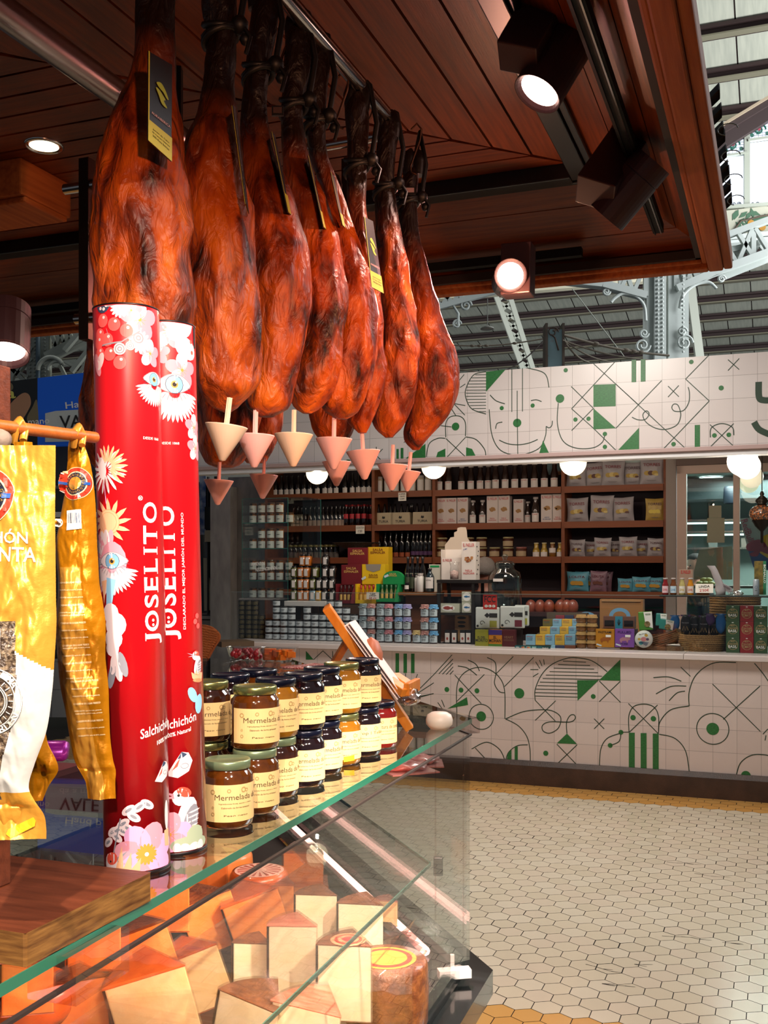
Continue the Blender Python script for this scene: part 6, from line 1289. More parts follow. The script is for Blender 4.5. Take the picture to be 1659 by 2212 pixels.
SC2=bottle(.031,.125,mat('sauce_ochre','#7c5018',.2,coat=.6),mat('lid_cream','#c2b58c',.5),LBW,.62,.45,(.30,.62),'sauce_jar',None,'sauce'); row(SC2,ez([1492]),8.87,ZS[2],1195,'brownish sauce jar with high label among the yellow ones','yellow sauce jars')
# crisps
def bag(w_,h,film,word,wc,pic,seed=1,rise=0):
    r=thing('crisp_bag','bag','crisps'); NX,NZ=18,24
    for side,nm in ((-1,'bag_front'),(1,'bag_back')):
        b=MB(); vs=[]
        for i in range(NZ+1):
            t=i/NZ
            for k in range(NX+1):
                u=k/NX; e=math.sin(PI*u)**.6*math.sin(PI*min(1,max(0,t)))**.55; n=noise.noise(Vector((u*5+seed,t*6,side)))*.006
                pinch=1-.07*math.sin(PI*t)+.03*(t>.96)
                vs.append(((u-.5)*w_*pinch,side*(.034*w_/.17*e+n*e),t*h+ (.006*abs(u-.5)*2 if t>.9 else 0)))
        fs=[]
        for i in range(NZ):
            for k in range(NX): a=i*(NX+1)+k; fs.append((a,a+1,a+NX+2,a+NX+1) if side<0 else (a,a+NX+1,a+NX+2,a+1))
        b.add(vs,fs,0,True); b.obj(nm,film,r)
    text(word,w_*.70,h*.115,wc,r,(0,-.034*w_/.17-.002,h*.76)); 
    b=MB(); rr=random.Random(seed); y=-.034*w_/.17-.003
    for k in range(3): b.disc((-w_*.18+.16*w_*k,y-.0006*k,h*(.42+.03*rr.random())),w_*.13,seg=14,mi=k%2,ry=w_*.10)
    b.disc((w_*.20,y-.002,h*.38),w_*.09,seg=12,mi=2,ry=w_*.05); b.obj('food_picture',pic,r)
    b=MB(); b.box((0,y+.004,h*.17),(w_*.4,.001,h*.012)); b.box((0,y+.004,h*.14),(w_*.3,.001,h*.010)); b.obj('small_print',mat('print_grey','#77706e',.6),r)
    return Proto(r)
PIC=[mat('potato','#b09448',.6),mat('potato_slice','#cdb977',.6),mat('truffle','#5c3a34',.6)]; FW=mat('bag_white','#a8a2a4',.35,bump=.1); 
TRD=mat('brand_maroon','#7c2530',.5); TB1=bag(.185,.205,FW,'TORRES',TRD,PIC,1); TB2=bag(.185,.205,FW,'TORRES',TRD,[PIC[0],PIC[2],PIC[1]],5); TBK=bag(.185,.205,FW,'TORRES',mat('brand_dark','#4a2530',.5),PIC,9); TS=bag(.135,.145,FW,'TORRES',TRD,PIC,3); TS2=bag(.135,.145,FW,'TORRES',mat('brand_dark','#4a2530',.5),[PIC[2],PIC[0],PIC[1]],7); TYB=bag(.16,.185,mat('bag_yellow','#b79a50',.35),'TORRES',mat('brand_dark','#4a2530',.5),[mat('chip_yellow','#d8c04a',.5)]*3,4)
LB=bag(.19,.165,mat('bag_skyblue','#5fa4b8',.35),'LOLITA',mat('brand_wine','#6c1e30',.5),[mat('chips_gold','#c0902c',.5)]*3,6); LBs=bag(.135,.110,mat('bag_skyblue','#5fa4b8',.35),'LOLITA',mat('brand_wine','#6c1e30',.5),[mat('chips_gold','#c0902c',.5)]*3,2); LPk=bag(.13,.155,mat('bag_mauve','#8c6a78',.35),'LOLITA',mat('brand_wine','#6c1e30',.5),[mat('chips_rust','#6a3a2c',.5)]*3,8)
def pb(P,x,v,zi,label,grp,sc=1,tl=0): P.put(W(uz(bz([x])[0],1150,v)[0],v,ZS[zi]),-TH,label,grp,scale=sc,tilt=tl)
G1='white crisp bags on the shelves'
for a in ((TB1,615,8.88,0,'white crisp bag on the top shelf, partly behind the globe lamp',.93,.03),(TB2,725,8.90,0,'white crisp bag leaning left, second on the top shelf',1.0,-.08),(TB1,815,8.86,0,'white crisp bag in the centre of the top shelf',1.03,.04),(TBK,925,8.90,0,'white crisp bag set back, fourth on the top shelf',.95,0),(TB2,1027,8.85,0,'large white crisp bag nearest the upright on the top shelf',1.06,.02),(TBK,1112,9.02,0,'white crisp bag poking past the right upright, top shelf',.9,0),
 (TB1,625,8.88,1,'white crisp bag at the left end of the second shelf',1.0,-.02),(TB2,752,8.86,1,'tallest white crisp bag on the second shelf',1.07,.04),(TB1,873,8.88,1,'white crisp bag third on the second shelf, beside the empty gap',.98,-.03),
 (TS2,622,8.90,2,'small white crisp bag at the left end of the third shelf',1.0,0),(TS,700,8.98,2,'small white crisp bag hidden behind its neighbour on the third shelf',.9,0),(TS,758,8.86,2,'small white crisp bag with tall corners, third shelf',1.08,.03),(TS2,826,8.95,2,'small white crisp bag set back in the middle of the third shelf',.92,0),(TS,898,8.86,2,'small white crisp bag with peaked corners right of the middle, third shelf',1.12,0),(TS,972,8.95,2,'small white crisp bag set back near the right of the third shelf',.95,0),(TS2,1047,8.87,2,'small white crisp bag last on the third shelf',1.03,.03)):
    pb(a[0],a[1],a[2],a[3],a[4],G1,a[5],a[6])
pb(TYB,1045,8.88,1,'yellow crisp bag at the right end of the second shelf','yellow crisp bags'); pb(TYB,1112,9.0,1,'yellow crisp bag poking out behind the right upright','yellow crisp bags',.9)
pb(LB,625,8.88,3,'large light blue crisp bag on the lowest shelf','blue crisp bags'); pb(LB,665,8.97,3,'light blue crisp bag half behind the large one on the lowest shelf','blue crisp bags',1.0,.05); pb(LPk,735,8.88,3,'mauve crisp bag on the lowest shelf','mauve crisp bags',1.1,.04); pb(LPk,762,8.98,3,'mauve crisp bag behind the front mauve one','mauve crisp bags',1.1,.08)
pb(LBs,885,8.88,3,'small light blue crisp bag, lowest and first of three','blue crisp bags'); pb(LBs,970,8.86,3,'small light blue crisp bag, tallest of three','blue crisp bags',1.12); pb(LBs,1045,8.88,3,'small light blue crisp bag beside the bottles, last of three','blue crisp bags',1.08)
b=MB(); c=W(uz(1436,1180,8.9)[0]+.03,8.86,ZS[2]+.06); b.box((.02,0,.03),(.05,.01,.09)); tag(b.obj('paper_packet',PAPER,loc=c,rz=-TH),'white packet sticking out beside the right shelf upright','packet')
# price cards on the shelves
def card(px,py,v,w_,h,lines,label,tilt=0):
    u,z=uz(px,py,v); r=thing('price_card',label,'price card',W(u,v,z-h/2),-TH,'handwritten price cards'); b=MB(); b.box((0,0,h/2),(w_,.002,h)); o=b.obj('card',PAPER,r)
    for t,w2,h2,z2,m in lines: text(t,w2,h2,m,r,(0,-.003,z2),roll=-.05)
    r.rotation_euler=(tilt,0,-TH); return r
card(869,1073,VS-.04,.075,.075,(('POPPIER',.06,.014,.060,INK),('+ BROWN',.05,.014,.040,INK),('3,50€',.045,.014,.018,INK)),'handwritten card hanging on the top shelf under the globe')
card(778,1144,VS-.04,.085,.075,(('COCACOLA',.075,.02,.055,INK),('1\'20',.04,.022,.024,INK)),'handwritten cola price card on the second shelf')
# ---------------------------------------------------------------- globes
GLB=mat('globe_glow','#fff3dd',.3,emit=2.6,emcol='#ffe6bd'); GLW=mat('globe_glow_white','#fff8ee',.3,emit=2.8,emcol='#fff0dc')
for i,(px,py,R,v,m,lb) in enumerate(((685,1022,.092,7.9,GLB,'round glowing globe lamp at the left, low behind the drip cups'),(937,1008,.093,7.5,GLB,'round glowing globe lamp above the canisters'),(1238,999,.095,7.42,GLB,'round glowing globe lamp before the first crisp bag'),(1604,996,.100,7.3,GLW,'foremost globe lamp of the overlapping right group'),(1614,1007,.092,7.75,GLW,'second globe lamp of the right group'),(1624,1030,.085,8.4,mat('globe_reflection','#efe6c8',.3,emit=.75,emcol='#f0e6c4'),'dimmer third sphere of the right group, imitating a reflected globe lamp'),(1618,1044,.078,8.9,mat('globe_reflection','#efe6c8',.3,emit=.75,emcol='#f0e6c4'),'dimmest and farthest sphere of the right group, imitating a reflected globe lamp'))):  # the two dim glowing spheres are added to imitate lamp reflections
    c=atV(px,py,v); r=thing('globe_lamp',lb,'globe lamp',c,0,'glowing globe lamps'); b=MB(); b.ball((0,0,0),R,32); b.obj('glass_globe',m,r); b=MB(); L_=max(.02,ZCI+.02-c.z-R*.9); b.lathe([(.0,R*.9),(.02,R*.9),(.02,R*.9+L_),(0,R*.9+L_)],12); b.obj('stem',BRZ,r)
    if i in (0,1,2,3): light('globe','POINT',c-Vector((0,.0,.16)),4.5,(1,.86,.68),.012)
light('stall_strip','AREA',W(uz(1050,1000,7.4)[0],7.35,ZCI-.10),10,(1,.80,.68),1,W(uz(1050,1000,7.4)[0],7.9,.9),sx=3.6,sy=.03)
# ---------------------------------------------------------------- glass jar case at the stall's left
def G(px,py,v): return UV(atV(px,py,v))[0]
VJ=7.70
gc=thing('glass_jar_case','tall glass display case of pepper jars at the left of the stall','display case',W(G(523,1250,VJ-.12),VJ-.12,ZW),-TH); go=G(523,1250,VJ-.12); gw=G(662,1250,VJ-.12)-go; gh=uz(523,1078,VJ-.12)[1]-ZW; CG=glass('case_glass',(.93,.97,.96),.7,.035,3.5); EG=mat('edge_teal','#2f7468',.2)
gws=G(622,1250,VJ-.12)-go
for nm,c,d in (('front_pane',(gws/2,0,gh/2),(gws,.005,gh)),('side_pane',(0,.14,gh/2),(.005,.28,gh)),('side_pane',(gws,.14,gh/2),(.005,.28,gh)),('top_pane',(gw/2,.14,gh),(gw,.28,.006)),('corner_pane',((gws+gw)/2,.28,gh/2),(gw-gws,.005,gh))): b=MB(); b.box(c,d); b.obj(nm,CG,gc)
b=MB()
for x,y in ((0,0),(gws,0),(gw,.28)): b.box((x,y,gh/2),(.003,.003,gh))
b.box((gws/2,0,gh),(gws,.003,.003)); b.obj('glass_edge',EG,gc)
zsh=[uz(560,y,VJ)[1] for y in (1131,1186,1254)]
for z in zsh: b=MB(); b.box((gws/2,.14,z-ZW),(gws-.01,.26,.006)); b.obj('glass_shelf',CG,gc); b=MB(); b.box((gws/2,.009,z-ZW),(gws-.01,.003,.006)); b.obj('shelf_edge',EG,gc)
AMB=mat('pepper_amber','#8a4a14',.15,coat=.6,col2='#a35a18',nscale=40); PJ=jar(.033,.083,AMB,mat('lid_amber_dark','#5c3514',.35),LBW,'pepper_jar',(.05,.74),lw=2.7,flap=True,line=[(.8,.38,.05)])
cols=[163,228,295,362]; rows=[(219,cols,'top'),(311,cols,'second'),(405,cols[1:],'third'),(497,cols,'fourth'),(647,cols+[433],'fifth'),(731,cols+[433],'sixth'),(868,cols,'lowest')]
zb=[zsh[0]+.003+.084,zsh[0]+.003,zsh[1]+.003+.084,zsh[1]+.003,zsh[2]+.003+.084,zsh[2]+.003,None]
for ri,(yz,cs,nm) in enumerate(rows):
    for i,x in enumerate(cs):
        z=zb[ri] if zb[ri] is not None else uz(560,1040+868/3.456,VJ)[1]
        if ri==2: z=zsh[1]+.003+.084
        PJ.put(W(G(500+x/3.456,1150,VJ),VJ,z),-TH,'orange pepper jar with white label, %s row, %s from the left'%(nm,ORD[i]),'pepper jars in the glass case')
PJ.put(W(G(500+437/3.456,1110,VJ),VJ,zsh[0]+.003),-TH,'orange pepper jar standing alone at the right of the second row','pepper jars in the glass case')
zl=uz(560,1040+868/3.456,VJ)[1]; b=MB(); b.box((.15,.05,0),(.36,.2,.012)); tag(b.obj('shelf_board',mat('pale_board','#8f8884',.5),loc=W(G(530,1290,VJ-.1),VJ-.1,zl-.007),rz=-TH),'thin board under the lowest pepper jars','board')
text_root=thing('handwritten_glass_note','white handwriting Pimientos rellenos 8\'50 on the case glass','writing',W(G(565,1222,VJ-.125),VJ-.125,uz(565,1235,VJ-.125)[1]),-TH)
text('PIMIENTOS',.12,.028,WPR,text_root,(-.03,0,.065),roll=-.06); text('RELLENOS 8\'50€',.20,.030,WPR,text_root,(.045,0,.025),roll=-.08)
# white riser with square jars
VR=7.60; zr_=uz(660,1297,VR)[1]; b=MB(); ua,ub=G(616,1300,VR-.08),G(706,1300,VR-.08); b.box(((ub-ua)/2,.09,-.022),(ub-ua,.22,.040)); tag(b.obj('display_riser',mat('riser_white','#d9d6d2',.4),loc=W(ua,VR-.08,zr_-.001),rz=-TH,bev=.003),'white shelf block carrying the square jars','riser')
b=MB(); b.box((.0,0,0),(.10,.14,zr_-.05-ZW)); tag(b.obj('riser_support',mat('box_wood','#5a4030',.6),loc=W(G(665,1350,VR+.06),VR+.10,(zr_-.045+ZW)/2),rz=-TH),'brown block under the white riser, behind the small jars','support')
SQ={}
def sq(k): 
    if k not in SQ:
        c={'olive':'#4c5018','amber':'#a85c14','dark':'#16130f','blue':'#6c8c98','mustard':'#b08420'}[k]; SQ[k]=jar(.0245,.092,mat('sq_'+k,c,.15,coat=.6),CAPB,LBW,'square_jar',(.12,.74),sq=True,cat_='jar')
    return SQ[k]
lay=[(885,[(472,'olive'),(522,'amber'),(563,'amber'),(612,'blue'),(655,'mustard'),(700,'dark'),(757,'dark')],'bottom'),(800,[(472,'olive'),(522,'amber'),(563,'amber'),(612,'olive'),(660,'dark'),(705,'dark'),(755,'dark')],'second'),(714,[(472,'olive'),(522,'amber'),(565,'amber'),(632,'olive'),(705,'dark'),(757,'dark')],'third'),(628,[(535,'amber'),(575,'amber'),(707,'dark')],'top')]
for j,(y,it,nm) in enumerate(lay):
    for i,(x,k) in enumerate(it): sq(k).put(W(G(500+x/3.456,1250,VR),VR,zr_+.0005+j*.0925),-TH,'square %s jar in the %s row of the white riser, %s from the left'%(k,nm,ORD[i]),'square jars on the riser')
# black round tins
TN=jar(.030,.038,CAPB,mat('tin_lid','#1a1716',.3),mat('tin_label','#221e16',.5,col2='#5c5230',nscale=90),'round_tin',(.1,.8),cat_='tin')
for ci,x in enumerate((245,285,322,357)):
    n=7 if ci<3 else 5
    for j in range(n): TN.put(W(G(430+x/2.633,1380,7.52),7.52,ZW+j*.0385+.0005),-TH,'small black round tin, %s column from the left, %s up'%(ORD[ci],ORD[j]),'stacked black tins')
for ci,x in enumerate((245,285,322)):
    TN.put(W(G(430+x/2.633,1380,7.52),7.52,ZW+7*.0385+.0005),-TH,'small black round tin on top of the %s column'%ORD[ci],'stacked black tins')
# small labelled jars
SJ2=jar(.031,.0525,mat('jar_plum','#1c1216',.15,coat=.6),CAPB,mat('label_pale_blue','#c2ccd2',.6),'small_jar',(.12,.82),lw=2.9,line=[(1.1,.55,.05),(.7,.38,.04)])
xs=[283,338,395,453,510,567,625,683,740,800,860,918]; ns=[3,6,5,5,3,5,4,4,6,6,5,4]
for i,(x,n) in enumerate(zip(xs,ns)):
    for j in range(n): SJ2.put(W(G(500+x/3.456,1380,7.46),7.46,ZW+.0005+j*.053),-TH,'small dark jar with pale label, %s column from the tins, %s up'%(ORD[i],ORD[j]),'small jars stacked on the worktop')
# wooden crate backdrop
b=MB(); b.box((0,0,.14),(1.25,.03,.28)); tag(b.obj('wooden_backboard',woodmat('crate_wood','#5a3522','#7a4a30',(.6,6,6),.6),loc=W(G(850,1340,7.72),7.72,ZW),rz=-TH),'brown wooden board behind the cloth-topped jars','board')
# cloth topped jars
def clothjar(cm_,nm):
    r=thing('cloth_topped_jar','jar','jar'); R=.032; h=.098; lat([(0,0),(R*.93,0),(R,.005),(R,h*.74),(R*.85,h*.8)],mat('jam_plum','#2c1218',.15,coat=.6),'glass_body',r); band(R+.0008,h*.10,h*.64,'label',LBB,r,a=2.5)
    b=MB(); n=24; vs=[(0,0,h)]; 
    for q,(rr,z) in enumerate(((.9,h*.995),(1.0,h*.93),(.98,h*.84),(1.28,h*.74))):
        for k in range(n): a=2*PI*k/n; f=rr+(.12*math.sin(a*5+q) if q==3 else 0); vs.append((R*f*math.cos(a),R*f*math.sin(a),z-(.010*abs(math.sin(a*2.5)) if q==3 else 0)))
    fs=[(0,1+k,1+(k+1)%n) for k in range(n)]
    for q in range(3):
        for k in range(n): fs.append((1+q*n+k,1+(q+1)*n+k,1+(q+1)*n+(k+1)%n,1+q*n+(k+1)%n))
    b.add(vs,fs,0,True); b.obj('cloth_cover',cm_,r)
    b=MB(); b.tube([(-R*.6+R*1.2*t/8,-R-.002-0*t,h*.48+.003*math.sin(t*2.2)) for t in range(9)],.0014,4); b.tube([(-R*.3+R*.9*t/6,-R-.002,h*.56+.006*math.sin(t*1.9)) for t in range(7)],.0012,4); 
    for k in range(3): b.box((0,-R-.0018,h*(.36-.07*k)),(R*1.0,.0008,h*.018))
    b.obj('print',INK,r); return Proto(r)
def chk(n,a,c): return mat('cloth_'+n,a,.8,col2=c,nscale=160,lo=.45,hi=.55)
CC={'grey':clothjar(chk('grey','#5c6e74','#8c9aa0'),'grey'),'red':clothjar(chk('red','#9a5450','#c09a90'),'red'),'pink':clothjar(chk('pink','#a8545c','#c8909a'),'pink'),'blue':clothjar(chk('blue','#4a74a8','#90a8c8'),'blue'),'sky':clothjar(chk('sky','#3a88c0','#7ab0d8'),'sky'),'lilac':clothjar(chk('lilac','#7c78b4','#a8a4cc'),'lilac'),'yellow':clothjar(chk('yellow','#b89a58','#d0bc88'),'yellow')}
cx=[985,1045,1115,1175,1250,1312,1385,1445,1510]; cc=['grey','red','grey','pink','blue','lilac','yellow','red','sky']
for i,(x,k) in enumerate(zip(cx,cc)):
    for j in range(1 if k=='yellow' else 3):
        kk='sky' if (i==4 and j==0) else k
        CC[kk].put(W(G(500+x/3.456,1380,7.46),7.46,ZW+.0005+j*.0985),-TH,'jar with %s cloth cap, %s column from the left, %s from the bottom'%(kk,ORD[i],ORD[j]),'cloth-topped jars')
# salsa cartons
def carton(name,label,px0,px1,py0,py1,v,dep,m,cat_='box',group=None,bev=.001,rz=0):
    u0_,z1=uz(px0,py0,v); u1_,z0=uz(px1,py1,v); r=thing(name,label,cat_,W((u0_+u1_)/2,v,z0),-TH+rz,group); w_=u1_-u0_; h=z1-z0
    b=MB(); b.box((0,dep/2,h/2),(w_,dep,h)); b.obj('carton',m,r,bev=bev); return r,w_,h
A=lambda x,y:(500+x/3.456,1040+y/3.456)
MR=mat('carton_maroon','#701820',.5); YL=mat('carton_yellow','#c9a012',.5); YB=mat('carton_bright_yellow','#e0b818',.5); GN=mat('carton_green','#128a48',.5); GOLDP=mat('print_gold','#d8b060',.5); DKP=mat('print_maroon','#6a1c14',.5)
def ac(n,l,x0,x1,y0,y1,v,d,m,**k): a=A(x0,y0);c=A(x1,y1); return carton(n,l,a[0],c[0],a[1],c[1],v,d,m,**k)
for (x0,x1,y0,y1,v,m,pm,lb) in ((868,1015,495,625,7.78,MR,GOLDP,'maroon salsa carton on top, at the back left'),(1018,1170,490,770,7.80,YL,DKP,'tall yellow salsa carton on top, at the back right'),(820,970,622,772,7.66,MR,GOLDP,'maroon salsa carton in the middle of the stack')):
    r,w_,h=ac('salsa_carton',lb,x0,x1,y0,y1,v,.10,m,group='salsa display cartons'); hh=.115
    text('SALSA',w_*.5,.020,pm,r,(0,-.002,h-.022 if h>.2 else h*.82)); text('ESPINALER',w_*.72,.018,pm,r,(0,-.002,h-.045 if h>.2 else h*.66))
r,w_,h=ac('salsa_display_tray','bright yellow cut-out salsa display tray in the middle row',975,1145,618,768,7.66,.09,YB,group='salsa display cartons',cat_='display tray'); b=MB(); b.prism([(-w_*.34,-.002,h),(-w_*.30,-.002,h*.72),(0,-.002,h*.60),(w_*.30,-.002,h*.72),(w_*.34,-.002,h)],(0,.001,0)); b.obj('cut_out',mat('carton_grey_inside','#8c8478',.6),r); text('SALSA',w_*.4,.016,DKP,r,(0,-.002,h*.46)); text('ESPINALER',w_*.42,.012,DKP,r,(0,-.002,h*.35))
b=MB(); b.box((-w_*.42,-.003,h*.30),(w_*.2,.001,.018),0,M=Matrix.Rotation(-.5,3,'Y')); b.obj('price_sticker',LBB,r)
r=thing('salsa_display_tray','green round-topped salsa display tray at the right','display tray',W(*[G(*A(1205,765),7.62),7.62],uz(*A(1205,768),7.62)[1]),-TH,'salsa display cartons'); w_=G(*A(1280,700),7.62)-G(*A(1130,700),7.62); h=uz(*A(1205,668),7.62)[1]-uz(*A(1205,768),7.62)[1]
b=MB(); b.prism([(w_/2*math.cos(t) if abs(math.cos(t))<.98 else w_/2*math.copysign(1,math.cos(t)),0,h*.45+h*.55*math.sin(t)) for t in [PI*k/14 for k in range(15)]]+[(-w_/2,0,0),(w_/2,0,0)],(0,.05,0)); b.obj('carton',GN,r); text('SALSA',w_*.34,.014,GOLDP,r,(0,-.003,h*.78)); text('ESPINALER',w_*.42,.011,GOLDP,r,(0,-.003,h*.64)); b=MB(); b.box((-w_*.32,-.003,h*.62),(w_*.22,.001,.018),0,M=Matrix.Rotation(-.4,3,'Y')); b.obj('price_sticker',LBB,r)
vb=7.58
for i,(x0,x1,m,cm_,bm_,lb) in enumerate(((778,922,MR,mat('cap_maroon','#3a1418',.4),mat('salsa_brown','#4a2018',.2,coat=.6),'maroon tray holding small salsa bottles'),(925,1080,YB,mat('cap_redbright','#a02018',.4),mat('salsa_gold','#a86a18',.2,coat=.6),'yellow tray holding small red-capped salsa bottles'),(1080,1250,GN,mat('cap_green','#2a5c38',.4),mat('salsa_green','#8a8c5c',.2,coat=.6),'green tray holding small salsa bottles'))):
    a=A(x0,765);c=A(x1,912 if i<2 else 900); u0_,z1=uz(a[0],a[1],vb); u1_,z0=uz(c[0],c[1],vb); w_=u1_-u0_; h=z1-z0; r=thing('salsa_display_tray',lb,'display tray',W((u0_+u1_)/2,vb,z0),-TH,'salsa display cartons')
    b=MB(); b.box((-w_/2+.006,.05,h/2),(.012,.10,h)); b.box((w_/2-.006,.05,h/2),(.012,.10,h)); b.box((0,.10,h/2),(w_,.006,h)); b.box((0,.0,.014),(w_,.006,.028)); b.box((0,.05,.003),(w_,.1,.006)); b.prism([(w_/2,0,h),(w_/2,0,0),(w_/2-.035,-.012,0),(w_/2-.02,-.012,h*.6)],(0,.004,0)); b.obj('tray',m,r)
    for k in range(4):
        bt=thing('salsa_bottle','small salsa bottle, %s from the left in the %s tray'%(ORD[k],('maroon','yellow','green')[i]),'bottle',W((u0_+u1_)/2-w_*.30+w_*.20*k,vb+.035,z0+.0065),-TH,'small salsa bottles in display trays'); lat([(0,0),(.013,0),(.013,h*.45),(.007,h*.66),(.007,h*.72)],bm_,'glass_body',bt,12); lat([(.009,h*.70),(.009,h*.90),(0,h*.90)],cm_,'cap',bt,12); band(.0136,h*.12,h*.42,'label',GOLDP,bt)
zt_=uz(*A(850,918),vb)[1]; b=MB(); b.box((0,.06,-(zt_-ZW)/2),(.62,.14,zt_-ZW-.002)); tag(b.obj('display_block',mat('display_wood','#4a3020',.6),loc=W(G(*A(1010,915),vb),vb,zt_-.001),rz=-TH),'wooden block under the salsa trays','block')
card(*A(1055,853),vb-.05,.105,.055,(('Casa',.045,.014,.043,INK),('Juliyga',.06,.012,.028,INK),('5€ c/u',.06,.014,.010,RED)),'white handwritten price card leaning on the salsa trays')
# dark bottles on the wooden ledge
vd=7.62; zl=uz(*A(1400,826),vd)[1]; ua,ub=G(*A(1262,830),vd),G(*A(1545,830),vd); b=MB(); b.box(((ub-ua)/2,.08,-.012),(ub-ua,.2,.022)); b.box(((ub-ua)/2,.16,-(zl-ZW)/2),(ub-ua,.02,zl-ZW-.02)); tag(b.obj('wooden_ledge',woodmat('ledge_wood','#8a5a34','#7a4a28',(.6,6,6),.5),loc=W(ua,vd-.03,zl-.0005),rz=-TH),'wooden ledge carrying dark bottles above the cloth-topped jars','ledge')
WNB=bottle(.024,.275,GB,CAPB,mat('label_darkgreen','#3c4430',.6),.42,.58,(.10,.42),'wine_bottle',(('OILONDA',mat('print_pale','#a8a890',.6),.008,.52)))
row(WNB,az([1318,1352,1390,1428]),vd+.05,zl,1250,'dark wine bottle on the wooden ledge, %s from the left','wine bottles on the ledge')
b_=bottle(.019,.075,GB,CAPB,LBW,.9,.8,(.3,.7),'small_vial'); b_.put(W(G(*A(1312,800),vd),vd-.005,zl),-TH,'small black vial before the dark wine bottles')
WV=jar(.022,.145,mat('white_carton','#d5d2cc',.5),CAPW,None,'white_bottle',sq=True,cat_='bottle'); WV.put(W(G(*A(1385,800),vd),vd+.02,zl),-TH,'short white square bottle, left of the two','white bottles on the ledge',scale=.9); WV.put(W(G(*A(1414,800),vd),vd-.01,zl),-TH,'taller white square bottle, right of the two','white bottles on the ledge',scale=1.0)
bb=bottle(.034,.185,mat('bottle_teal','#10242c',.12,coat=.6),CAPB,LBW,.38,.62,(.16,.62),'round_bottle',(('NATURAL',INK,.008,.50))); bb.put(W(G(*A(1482,800),vd),vd,zl),-TH,'round dark bottle with large white label on the ledge')
r,w_,h=ac('tea_box','pale box with a green lid band behind the round bottle',1475,1560,620,825,vd+.09,.05,mat('pale_box','#c2beb0',.6)); b=MB(); b.box((0,-.001,h*.93),(w_*.8,.002,h*.07)); b.obj('green_band',GN,r)
# ---------------------------------------------------------------- black shelf unit and its goods (crop C coordinates)
Cc=lambda x,y:(930+x/3.53,1130+y/3.53); vk=7.50
u0_,zt=uz(*Cc(50,432),vk); u1_=G(*Cc(335,700),vk); ua2=G(*Cc(430,432),vk); bk_=thing('black_display_shelf','small black wooden display shelf in the middle of the worktop','display shelf',W(u0_,vk,ZW),-TH); w_=u1_-u0_; h=zt-ZW; BW=mat('black_stained_wood','#17110f',.5)
b=MB(); b.box(((ua2-u0_)/2,.14,h-.012),(ua2-u0_,.30,.024)); b.obj('top_board',BW,bk_)
for x,y in ((.012,.01),(w_-.012,.01),(.012,.27),(w_-.012,.27)): b=MB(); b.box((x,y,h/2-.012),(.022,.022,h-.026)); b.obj('leg',BW,bk_)
z2=uz(*Cc(190,690),vk)[1]-ZW; z3=uz(*Cc(190,918),vk)[1]-ZW
for z in (z2,z3): b=MB(); b.box((w_/2,.14,z-.006),(w_-.02,.28,.012)); b.obj('shelf_board',BW,bk_)
def cc_(n,l,x0,x1,y0,y1,v,d,m,**k): a=Cc(x0,y0);c=Cc(x1,y1); return carton(n,l,a[0],c[0],a[1],c[1],v,d,m,**k)
FB=mat('fish_box_pale','#c2c4b0',.5); BF=mat('fish_blue','#2c6a9c',.5); RF=mat('fish_red','#9c4038',.5)
def fish(r,x,z,k,m,y=-.002): b=MB(); b.prism([(x+k*q[0],y,z+k*q[1]) for q in ((-1,0),(-.6,.28),(0,.36),(.5,.12),(.95,.32),(.85,0),(.95,-.3),(.5,-.1),(0,-.3),(-.6,-.22))],(0,.001,0)); b.obj('fish_picture',m,r)
r,w2,h2=cc_('tinned_fish_box','long pale fish box with red fish on the black shelf',65,220,612,684,vk+.03,.06,FB); b=MB(); b.disc((-.008,-.0012,h2/2),w2*.33,seg=24,ry=h2*.34); b.obj('oval_label',WPR,r); fish(r,-.008,h2/2,w2*.26,RF,-.003)
for i,(y0,y1) in enumerate(((602,684),(522,600))):
    r,w2,h2=cc_('tinned_fish_box','square pale fish box with blue fish, %s of two'%('lower','upper')[i],238,316,y0,y1,vk+.03,.05,FB,group='square fish boxes'); b=MB(); b.disc((0,-.0012,h2/2),w2*.40,seg=24); b.obj('round_label',WPR,r); fish(r,0,h2/2,w2*.30,BF,-.003)
r,w2,h2=cc_('kraft_carrier','kraft cardboard carrier on the lower part of the black shelf',185,290,692,905,vk+.12,.08,KRAFT); 
for z,wd in ((h2*.86,.55),(h2*.70,.5),(h2*.56,.45)): b=MB(); b.disc((0,-.001,z),w2*wd*.6,seg=16,ry=h2*.05); b.obj('cut_out',mat('hole_dark','#1c120c',.8),r)
for i,x in enumerate((128,180,244,288)):
    r,w2,h2=cc_('small_black_box','small black box with white label, %s from the left on the low shelf'%ORD[i],x-20,x+20,815,916,vk+.02,.03,CAPB,group='small black boxes'); b=MB(); b.box((0,-.001,h2*.42),(w2*.85,.002,h2*.72)); b.obj('label',LBW,r); b=MB(); b.disc((0,-.003,h2*.35),w2*.2,seg=10,ry=w2*.28); b.obj('pepper_picture',RF,r)
